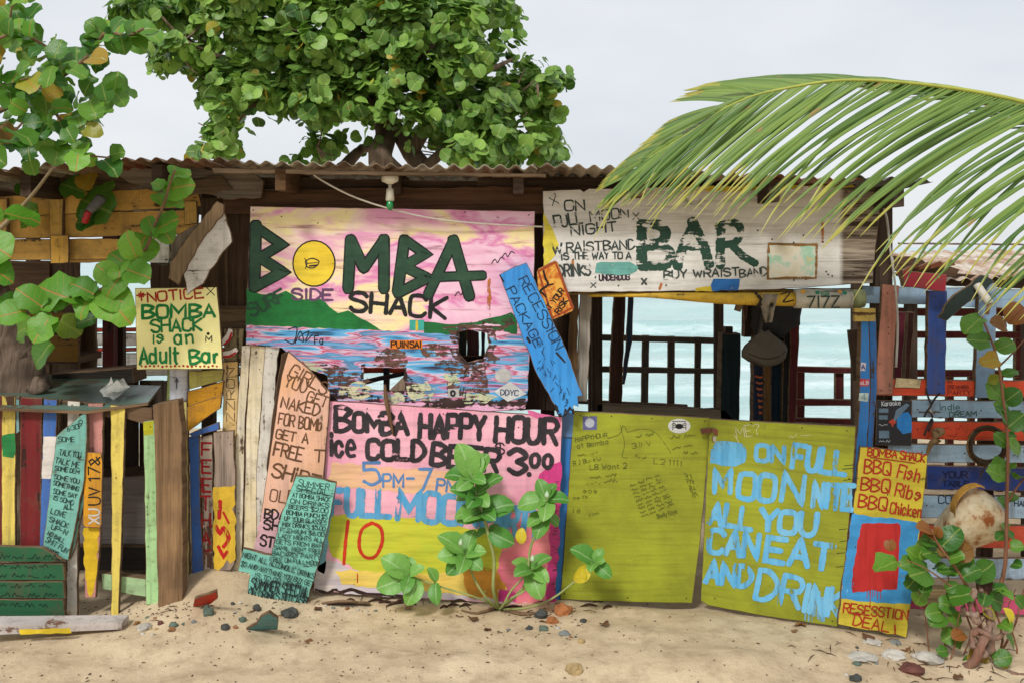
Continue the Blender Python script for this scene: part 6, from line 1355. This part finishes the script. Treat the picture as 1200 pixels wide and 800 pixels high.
for b, e in [((122, 40), (100, 24)), ((115, 52), (98, 38)), ((150, 42), (180, 30)), ((150, 44), (170, 58)), ((128, 112), (112, 135)), ((92, 75), (72, 84)), ((110, 90), (96, 112)), ((128, 182), (146, 178)), ((124, 60), (108, 84)), ((104, 70), (128, 74))]: px_leaf(t, gm, b, e, -.88, R(-.04, .04), .85)
px_leaf(t, rm, (2, 146), (14, 168), -.9, 0, .9, 'orange withered leaf')
# loose leaves filling the dense corner
for i in range(75):
    a, b = rb.uniform(-40, 95), rb.uniform(-20, 190)
    if a > 20+75*(1-abs(b-120)/130): continue
    if 30 < b < 88 and a > 34: continue
    if b < 14 and a > 26: continue
    an = rb.uniform(0, 6.28); ln = rb.uniform(17, 26); px_leaf(t, gm, (a, b), (a+ln*math.cos(an), b+ln*math.sin(an)), -.6+rb.uniform(-.25, .35), rb.uniform(-.08, .08), rb.uniform(.2, .9))

# ---- the big tree behind the shack
TY = 5.2
t = thing('sea_grape_tree', 'large round leaved sea grape tree rising behind the tin roof', 'tree', tuple(Vector((W(440, 190, TY).x, TY, sand_z(W(440, 190, TY).x, TY)))))
bk = wood((140, 118, 98), 'v', .5); g0 = ORG[t.name]
LIMB = [([(512, 420), (505, 320), (480, 230), (446, 190), (452, 160), (446, 140), (440, 100), (420, 40)], .2), ([(470, 300), (500, 215), (482, 180), (460, 145), (430, 120), (390, 95), (330, 70), (270, 20)], .12), ([(455, 300), (400, 215), (405, 195), (425, 175), (440, 178)], .11), ([(482, 180), (520, 120), (560, 90), (600, 70)], .07), ([(455, 250), (500, 195), (540, 170), (600, 165), (640, 155)], .07), ([(446, 140), (480, 80), (520, 30), (540, -40)], .08), ([(390, 95), (330, 110), (290, 130), (262, 165)], .05), ([(330, 70), (270, 70), (220, 50), (190, 20)], .04), ([(420, 40), (360, 10), (300, -30)], .06)]
for P, r in LIMB:
    pts = [W(a, b, TY-.35+.4*math.sin(i*1.3+r*40)*(.3 if i < 3 else 1)) for i, (a, b) in enumerate(P)]
    if P[0][1] > 400: pts = [g0]+pts
    tube_obj(t, 'trunk' if P[0][1] > 400 else 'limb', pts, [r*(1-.75*i/(len(pts)-1)) for i in range(len(pts))], bk, 10)
ELL = [(176, 6, 40, 24), (238, 26, 62, 38), (216, 66, 34, 28), (305, 38, 48, 42), (272, 106, 46, 32), (262, 152, 34, 36), (330, 92, 58, 44), (392, 50, 80, 60), (398, 116, 62, 52), (480, 60, 90, 66), (474, 140, 78, 50), (556, 66, 44, 52), (598, 112, 46, 38), (588, 160, 58, 38), (540, 130, 60, 50), (372, 172, 26, 24), (640, 166, 16, 24), (630, 100, 22, 16), (440, 0, 120, 50), (300, 0, 90, 40), (530, 10, 60, 40), (550, 178, 70, 24)]
rt = random.Random(4); cand = []
sc_ = (TY-CY)/FPX
rt.seed(14)
SUBB = [(655, 95, 10, 7, TY), (645, 130, 12, 12, TY), (648, 186, 12, 8, TY), (600, 18, 14, 8, TY), (596, 52, 12, 10, TY), (618, 72, 16, 10, TY), (232, 178, 16, 8, TY), (200, 80, 14, 8, TY), (158, 10, 12, 8, TY), (345, 188, 14, 8, TY), (240, 120, 14, 10, TY)]
for (cx, cy, rx, ry) in ELL:
    for i in range(max(2, int(rx*ry/230))):
        a = rt.uniform(0, 6.28); q_ = rt.random()**.5; s0 = rt.uniform(15, 27)
        SUBB.append((cx+math.cos(a)*q_*max(4, rx-s0*.75), cy+math.sin(a)*q_*max(4, ry-s0*.7), s0*rt.uniform(1, 1.35), s0*.8, TY-rt.uniform(-1.1, 1.5)*math.sqrt(max(.05, 1-q_*q_*.8))))
for (cx, cy, rx, ry, ty_) in SUBB:
    c = W(cx, cy, ty_); A, Bz = rx*sc_, ry*sc_; D = (A+Bz)/2*1.1; n = int(4+rx*ry/36)
    for i in range(n):
        while True:
            d = Vector((rt.gauss(0, 1), rt.gauss(0, 1), rt.gauss(0, 1)))
            if d.length > .01: break
        d.normalize()
        if d.y > .3 and rt.random() < .6: d.y = -d.y
        rr_ = rt.uniform(.6, 1.05); tw = c+Vector((d.x*A*rr_, d.y*D*rr_, d.z*Bz*rr_)); out_ = (Vector((d.x/A, d.y/D, d.z/Bz)).normalized()+Vector((rt.uniform(-.5, .5), rt.uniform(-.5, .5), rt.uniform(.0, .6)))).normalized()
        s1 = out_.cross(Vector((0, 0, 1)));
        if s1.length < .01: s1 = Vector((1, 0, 0))
        s1.normalize(); s2 = s1.cross(out_); rn = rt.random()*.5
        for j in range(rt.randint(5, 8)):
            a = j*2.4+rt.uniform(-.4, .4); b = tw+out_*(j*.024-.06); tip = b+(s1*math.cos(a)+s2*math.sin(a)+out_*rt.uniform(.1, .7)).normalized()*rt.choice([rt.uniform(.05, .09), rt.uniform(.08, .125), rt.uniform(.09, .14)])
            cand.append((tip.y, b, tip, out_*.8+Vector((0, -.15, .5+rt.uniform(-.3, .3))), min(1, rn+rt.random()*.52)))
# notches of open sky between the boughs
HOLES = tuple((rt.uniform(200, 620), rt.uniform(20, 185), rt.uniform(4, 13), rt.uniform(4, 10)) for _ in range(120))
def gap(p):
    k_ = FPX/(p.y-CY); px_, py_ = 600+p.x*k_, HOR-(p.z-CZ)*k_
    for (gx, gy, ax_, ay_) in ((262, 46, 15, 17), (335, 166, 28, 26), (300, 160, 12, 26), (208, 100, 22, 14), (463, 168, 7, 6), (210, 140, 22, 40), (655, 20, 40, 34), (632, 62, 14, 20))+HOLES:
        q2 = ((px_-gx)/ax_)**2+((py_-gy)/ay_)**2
        if q2 < .55 or (q2 < 1.25 and rt.random() < .6): return True
    return False
def thin(p):
    k_ = FPX/(p.y-CY); px_, py_ = 600+p.x*k_, HOR-(p.z-CZ)*k_
    return (((px_-455)/62)**2+((py_-166)/40)**2 < 1 and rt.random() < .8) or (py_ > 150 and rt.random() < .2)
cand = [c for c in cand if not gap(c[2]) and not thin(c[2])]
LV, LF, LU = leaf_geo('small'); V, F, U, RN = [], [], [], []
cand.sort(key=lambda c: c[0]); front = [c for c in cand if c[0] < TY-.15][:]; rt.shuffle(front); parts = front[:300]; ids = set(id(c) for c in parts)
cme = leaf_mesh('leaf', 'small', leafmat('sea_grape_crown_leaf', (56, 108, 44), (166, 206, 92), (190, 196, 120), yellow=(206, 150, 50), transl=.3, spotsc=8))
for c in cand:
    M = leaf_mat(c[1], c[2], c[3], 0)
    if id(c) in ids: put_leaf(t, cme, M); continue
    o = len(V)
    for v_, u in zip(LV, LU): V.append(M @ Vector((v_[0]*1.05, v_[1], v_[2]))); U.append(u); RN.append(c[4])
    F += [tuple(i+o for i in f_) for f_ in LF]
cr = mesh_obj('crown', V, F, CROWN, t, kind='stuff', fix=False, uvs=U, smooth=True)
a_ = cr.data.attributes.new('rnd', 'FLOAT', 'POINT'); a_.data.foreach_set('value', RN)
# twigs in the crown
for i in range(90):
    e = rt.choice(ELL); a = rt.uniform(0, 6.28); p1 = (e[0]+e[2]*.9*math.cos(a), e[1]+e[3]*.9*math.sin(a)); yy = TY-rt.uniform(.0, .6)
    if gap(W(*p1, yy)): continue
    tube_obj(t, 'twig', [W(e[0], e[1], yy+.1), W((e[0]*.6+p1[0]*.4), (e[1]*.6+p1[1]*.4)+4, yy), W(*p1, yy)], [.016, .01, .005], bk, 5)

# ---- shrub at the lower right
t = thing('sea_grape_shrub', 'young sea grape shrub with reddish stems growing over the right hand fence', 'shrub', tuple(on_sand(1135, 792)))
tree_r = t
for P, y0, y1, r in [([(1140, 800), (1168, 700), (1178, 660), (1180, 580), (1181, 520), (1176, 470), (1170, 425), (1162, 400), (1150, 370)], -.5, -.3, .011), ([(1145, 798), (1150, 740), (1140, 700), (1120, 665), (1098, 635), (1092, 620)], -.6, -.7, .010), ([(1160, 798), (1175, 750), (1160, 700), (1145, 690)], -.55, -.6, .007),
    ([(1110, 800), (1108, 760), (1104, 720), (1112, 680), (1104, 660)], -.5, -.55, .005), ([(1145, 700), (1120, 690), (1095, 672), (1078, 662), (1062, 656)], -.62, -.7, .005), ([(1165, 780), (1190, 730), (1200, 690), (1230, 640)], -.5, -.5, .006), ([(1128, 700), (1140, 740), (1170, 780), (1176, 800)], -.6, -.6, .005), ([(1180, 590), (1200, 560), (1230, 540)], -.35, -.4, .006), ([(1100, 800), (1090, 770), (1084, 720), (1076, 690)], -.5, -.6, .004), ([(1188, 800), (1192, 760), (1180, 720), (1190, 690)], -.45, -.5, .005), ([(1120, 800), (1136, 750), (1168, 710), (1196, 700)], -.55, -.5, .004), ([(1100, 806), (1118, 760), (1124, 720), (1140, 690)], -.6, -.7, .004), ([(1170, 430), (1190, 410), (1215, 380)], -.3, -.3, .005)]: branch(t, P, y0, y1, r, wood((150, 104, 78), 'v', .6))
SHL = [((1160, 400), (1126, 397)), ((1170, 420), (1142, 425)), ((1168, 410), (1196, 398)), ((1176, 440), (1204, 428)), ((1172, 442), (1146, 452)), ((1176, 468), (1152, 445)), ((1178, 470), (1202, 452)), ((1180, 480), (1158, 468)), ((1180, 494), (1168, 470)), ((1181, 500), (1206, 480)), ((1180, 520), (1156, 500)), ((1182, 518), (1204, 536)), ((1180, 510), (1200, 508)), ((1180, 545), (1152, 552)), ((1178, 550), (1200, 540)), ((1180, 560), (1150, 545)),
       ((1180, 590), (1164, 582)), ((1182, 585), (1202, 575)), ((1178, 625), (1164, 634)), ((1180, 625), (1196, 632)), ((1180, 628), (1178, 612)), ((1190, 560), (1206, 556)), ((1184, 640), (1206, 640)), ((1150, 372), (1120, 400)), ((1196, 500), (1214, 516)),
       ((1098, 635), (1070, 628)), ((1096, 640), (1064, 652)), ((1100, 645), (1076, 650)), ((1104, 640), (1130, 612)), ((1112, 655), (1145, 645)), ((1118, 664), (1148, 652)), ((1122, 668), (1100, 672)), ((1128, 676), (1158, 660)), ((1140, 676), (1172, 656)), ((1070, 658), (1050, 664)), ((1080, 660), (1062, 640)), ((1088, 668), (1060, 676)), ((1094, 664), (1118, 660)), ((1100, 670), (1124, 668)), ((1078, 672), (1060, 692)), ((1084, 690), (1070, 712)), ((1086, 680), (1078, 700)),
       ((1108, 690), (1132, 680)), ((1110, 694), (1136, 700)), ((1112, 700), (1146, 694)), ((1100, 706), (1128, 712)), ((1104, 716), (1080, 720)), ((1112, 716), (1134, 740)), ((1106, 720), (1084, 736)), ((1165, 690), (1190, 684)), ((1168, 692), (1194, 700)), ((1160, 700), (1186, 712)), ((1155, 695), (1150, 715)), ((1172, 730), (1196, 744)), ((1180, 745), (1196, 770)), ((1120, 740), (1096, 756)), ((1118, 744), (1140, 760)), ((1110, 762), (1088, 764)), ((1150, 760), (1134, 780)), ((1170, 770), (1190, 790)), ((1164, 772), (1200, 766)), ((1106, 780), (1086, 790)), ((1152, 716), (1176, 724)), ((1190, 700), (1206, 720)), ((1130, 770), (1150, 796)), ((1112, 650), (1136, 664)), ((1186, 660), (1204, 664))]
for i_, (b, e) in enumerate(SHL):
    sc_l = R(.55, .88); e = (b[0]+(e[0]-b[0])*sc_l, b[1]+(e[1]-b[1])*sc_l)
    px_leaf(t, gm, b, e, (-.34 if b[1] < 640 and b[0] > 1150 else -.62)+R(-.06, .04), R(-.06, .03), R(.45, .9))
for b, e, m_, lb in [((1094, 630), (1082, 620), rm, 'reddish young leaf'), ((1096, 628), (1102, 614), rm, 'reddish young leaf'), ((1102, 640), (1108, 656), rm, 'reddish young leaf'), ((1092, 622), (1070, 614), rm, 'reddish young leaf'), ((1042, 632), (1046, 650), rm, 'reddish young leaf'), ((1176, 712), (1192, 736), ym, 'yellow leaf'), ((1180, 384), (1156, 374), rm, 'orange withered leaf'), ((1200, 360), (1176, 384), rm, 'pale withered leaf'), ((1120, 650), (1148, 640), rm, 'brown withered leaf'), ((1130, 742), (1112, 748), rm, 'brown withered leaf')]: px_leaf(t, m_, b, (b[0]+(e[0]-b[0])*.75, b[1]+(e[1]-b[1])*.75), -.66 if b[1] > 500 else -.4, -.02, R(.2, .8), lb)
px_leaf(t, gm, (1052, 657), (1025, 668), -.75, -.03, .3)
# gnarled driftwood under the shrub
t = thing('driftwood_root', 'gnarled reddish grey driftwood root standing in the sand at the lower right', 'driftwood', tuple(on_sand(1125, 796)))
dw = wood((156, 134, 118), 'v', .45, warm=(128, 84, 66))
for P, r in [([(1118, 812), (1128, 790), (1146, 766), (1156, 745), (1160, 725), (1154, 712)], [.05, .042, .034, .034, .03, .02]), ([(1146, 766), (1158, 762), (1162, 748), (1150, 738), (1138, 744), (1140, 758)], [.03, .03, .026, .026, .022, .014]), ([(1150, 730), (1138, 716), (1139, 704), (1142, 692)], [.028, .02, .016, .016]), ([(1146, 720), (1132, 716), (1128, 712)], [.016, .012, .006]), ([(1158, 752), (1172, 744), (1178, 740)], [.02, .014, .006]), ([(1130, 796), (1160, 792), (1190, 790), (1215, 792)], [.03, .022, .02, .016]), ([(1142, 694), (1140, 690)], [.024, .018]), ([(1150, 693), (1152, 690)], [.022, .016])]:
    roughen(tube_obj(t, 'limb', [W(a, b, -.68+.02*math.sin(i*2)) for i, (a, b) in enumerate(P)], [q_*.62 for q_ in r], dw, 12, sub=6), .016, 24)

# ---- palm frond hanging in from the right
t = thing('palm_tree', 'long arching coconut palm frond reaching in from the right edge across the sky', 'palm', (W(1640, 800, -1.6).x, -1.6, sand_z(3, -1.6)))
def frond_y(px): return -.95-.55*(px-690)/600
RA = [(738, 208), (755, 190), (790, 167), (822, 147), (850, 127), (885, 112), (920, 104), (960, 97), (1000, 94), (1060, 97), (1120, 104), (1180, 115), (1240, 132), (1330, 170), (1450, 240), (1560, 330)]
ra = [W(a, b, frond_y(a)) for a, b in RA]
RM = leafmat('palm_rachis', (176, 176, 60), (176, 176, 60), (190, 190, 80), transl=.0)
tube_obj(t, 'stalk', ra, [.002]+[.0028+.00055*i for i in range(len(RA)-1)], plain((160, 166, 66), .5), 7)
tr_ = [Vector((ra[-1].x+.05*i, -1.6, ra[-1].z+.02-(ra[-1].z)*i/4)) for i in range(5)]
tr_[-1].z = -.3; tube_obj(t, 'trunk', tr_, [.11, .12, .13, .14, .17], wood((140, 124, 104), 'h', .5), 14)
def palmmat(hi):
    t_ = NT('palm_leaflet'); tc = t_.n('TexCoord'); sp = t_.n('SeparateXYZ'); t_.put(sp.inputs[0], tc.outputs['UV']); v = sp.outputs[1]; u = t_.math('ABSOLUTE', t_.math('SUBTRACT', sp.outputs[0], .5))
    rn = t_.n('ObjectInfo').outputs['Random']; iso = t_.vec(); nz = t_.noise(iso, 7, 4, .6)
    c = t_.mix(rn, lin((66, 106, 44)), lin((136, 164, 76)))
    c = t_.mix(t_.step(t_.math('ADD', v, t_.math('MULTIPLY', rn, .25)), .95, 1.25), c, lin((180, 174, 76)))
    c = t_.mix(t_.step(t_.math('ADD', v, t_.math('MULTIPLY', nz, .12)), 1.0, 1.03), c, lin((150, 84, 50)))
    c = t_.mix(t_.math('MULTIPLY', t_.math('SUBTRACT', 1., t_.step(u, .03, .08)), .35), c, lin((200, 206, 110)))
    c = t_.mix(t_.math('MULTIPLY', t_.step(nz, .66, .7), .75), c, lin((170, 130, 84)))
    b = t_.bsdf(c, .38, None, spec=.5); tl = t_.n('BsdfTranslucent'); t_.put(tl.inputs[0], t_.mix(.5, c, lin((170, 210, 60)), 'MULTIPLY')); mx = t_.n('MixShader'); mx.inputs[0].default_value = .3
    t_.put(mx.inputs[1], b); t_.put(mx.inputs[2], tl.outputs[0]); return t_.done(mx.outputs[0])
PM = palmmat(0); rp = random.Random(9)
def leaflet(px0, py0, dx, dy, w, depth_off, bulge, y0, a0=None):
    n = 9; P = []; kk_, dr_ = (rp.uniform(.45, .8), rp.uniform(40, 110)) if rp.random() < .12 and abs(dy) > 40 else (1, 0)
    c = (px0+dx*.5-bulge*dy/max(1, math.hypot(dx, dy))*-1, py0+dy*.5-bulge*abs(dx)/max(1, math.hypot(dx, dy)))
    if a0 is not None: l_ = math.hypot(dx, dy)*.6; c = (px0+l_*math.cos(a0), py0+l_*math.sin(a0))
    for i in range(n+1):
        s_ = i/n; a = (1-s_)**2*px0+2*s_*(1-s_)*c[0]+s_*s_*(px0+dx); b = (1-s_)**2*py0+2*s_*(1-s_)*c[1]+s_*s_*(py0+dy); P.append(W(a, b+(max(0, s_-kk_)*dr_), y0+depth_off*s_))
    V, F, U = [], [], []; tw = rp.uniform(-.5, .5)
    for i, p in enumerate(P):
        s_ = i/n; d = (P[min(i+1, n)]-P[max(i-1, 0)]).normalized(); sd_ = d.cross(Vector((.1*tw, -1, .35+tw*.4))).normalized(); up = sd_.cross(d).normalized()
        hw = w*(.35+.65*min(1, s_*5))*(1-s_**2.6)**.8+.0006
        for q_ in (-1, 0, 1): V.append(p+sd_*hw*q_+up*(-abs(q_)*hw*.45)); U.append((.5+.5*q_, s_))
    for i in range(n):
        for j in (0, 1): a = 3*i+j; F.append((a, a+1, a+4, a+3))
    return mesh_obj('leaflet', V, F, PM, t, fix=False, uvs=U, smooth=True)
rac = cat([tuple(map(float, q_)) for q_ in RA], 10)
def at_x(x_):
    for a, b in zip(rac, rac[1:]):
        if a[0] <= x_ <= b[0]: f_ = (x_-a[0])/max(1e-6, b[0]-a[0]); return a[1]+(b[1]-a[1])*f_
    return rac[-1][1]
x_ = 740.
while x_ < 1420:
    f_ = min(1, (x_-740)/400); py_ = at_x(x_)
    L = 58+180*min(1, (x_-740)/230)**.8+35*max(0, min(1, (x_-1040)/120)); an = math.radians(135+10*f_ + rp.uniform(-2.5, 2.5)); a0_ = an+math.radians(1+9*f_); L *= rp.uniform(.86, 1.12)
    if x_ > 1000 and rp.random() < .12: an += math.radians(rp.uniform(-9, 9))
    dx, dy = L*math.cos(an), L*math.sin(an)
    if not (rp.random() < .10 and x_ > 860): leaflet(x_, py_, dx, dy, .0056+.0017*f_, -.10+rp.uniform(-.10, .08), 16+26*f_, frond_y(x_), a0_)
    # the row on the far side, pointing back and seen foreshortened
    if x_ < 1130 or rp.random() < .8:
        L2 = 40+50*min(1, (x_-740)/200); a2 = math.radians(rp.uniform(168, 178)+ (8 if x_ < 860 else 12)); leaflet(x_+2, py_-1, L2*math.cos(a2)*(1.15 if x_ < 900 else 1.3), -abs(L2*math.sin(a2))*.2+(22 if x_ < 860 else 2), .011+.005*f_, .35+.15*f_, 9, frond_y(x_))
    x_ += 3.3+1.4*f_
for (a, b, dx, dy) in [(852, 124, -104, 47), (838, 132, -78, 30), (885, 108, -50, -8), (872, 113, -130, 68), (760, 186, -40, 22), (765, 182, -52, 32), (800, 158, -62, 38), (780, 170, -58, 40)]: leaflet(a, b, dx, dy, .012, .12, 8, frond_y(a))

# ---- dry leaves and twigs dropped on the sand
rl = random.Random(31); DRY = leafmat('dry_leaf', (150, 104, 62), (96, 66, 44), (120, 84, 54), transl=.05, rough=.8)
dl = [leaf_mesh('fallen_leaf', 'round', DRY, k_) for k_ in range(1, 5)]
for i in range(18):
    a, b = [(1060, 775), (560, 716), (330, 722), (900, 745), (700, 722), (1100, 790), (440, 712), (180, 738)][i % 8]
    a += rl.gauss(0, 36); b = min(800, max(714, b+rl.gauss(0, 14))); p = on_sand(a, b)
    o = bpy.data.objects.new('fallen_leaf', dl[i % 4]); COL.objects.link(o); sc = rl.uniform(.03, .065)
    o.matrix_basis = Matrix.Translation(p+Vector((0, 0, .006))) @ Matrix.Rotation(rl.uniform(0, 6.28), 4, 'Z') @ Matrix.Rotation(rl.uniform(-.4, .4), 4, 'X') @ Matrix.Rotation(rl.uniform(-.3, .3), 4, 'Y') @ Matrix.Diagonal((sc, sc, sc, 1))
    o['label'] = 'dry brown fallen leaf curled on the sand before the shack'; o['category'] = 'leaf'; o['group'] = 'dry fallen leaves on the sand'
V, F = [], []
for i in range(80):
    cx_, cy_, sx_, sy_ = [(1100, 775, 60, 14), (1130, 790, 50, 8), (480, 706, 70, 3), (640, 716, 40, 5), (220, 716, 40, 8), (1000, 762, 40, 8)][i % 6]
    p = on_sand(rl.gauss(cx_, sx_), min(815, rl.gauss(cy_, sy_))); a = rl.uniform(0, 3.14); l = rl.uniform(.012, .05)
    v_, f_ = tube([p+Vector((-l*math.cos(a), -l*math.sin(a), .003)), p+Vector((0, .004, .008)), p+Vector((l*math.cos(a), l*math.sin(a), .003))], [.001, .0022, .001], 4)
    o = len(V); V += v_; F += [tuple(k_+o for k_ in q_) for q_ in f_]
mesh_obj('twig_litter', V, F, wood((92, 70, 54), 'h'), None, 'short dark twigs littering the sand along the boards', 'stuff', fix=False)
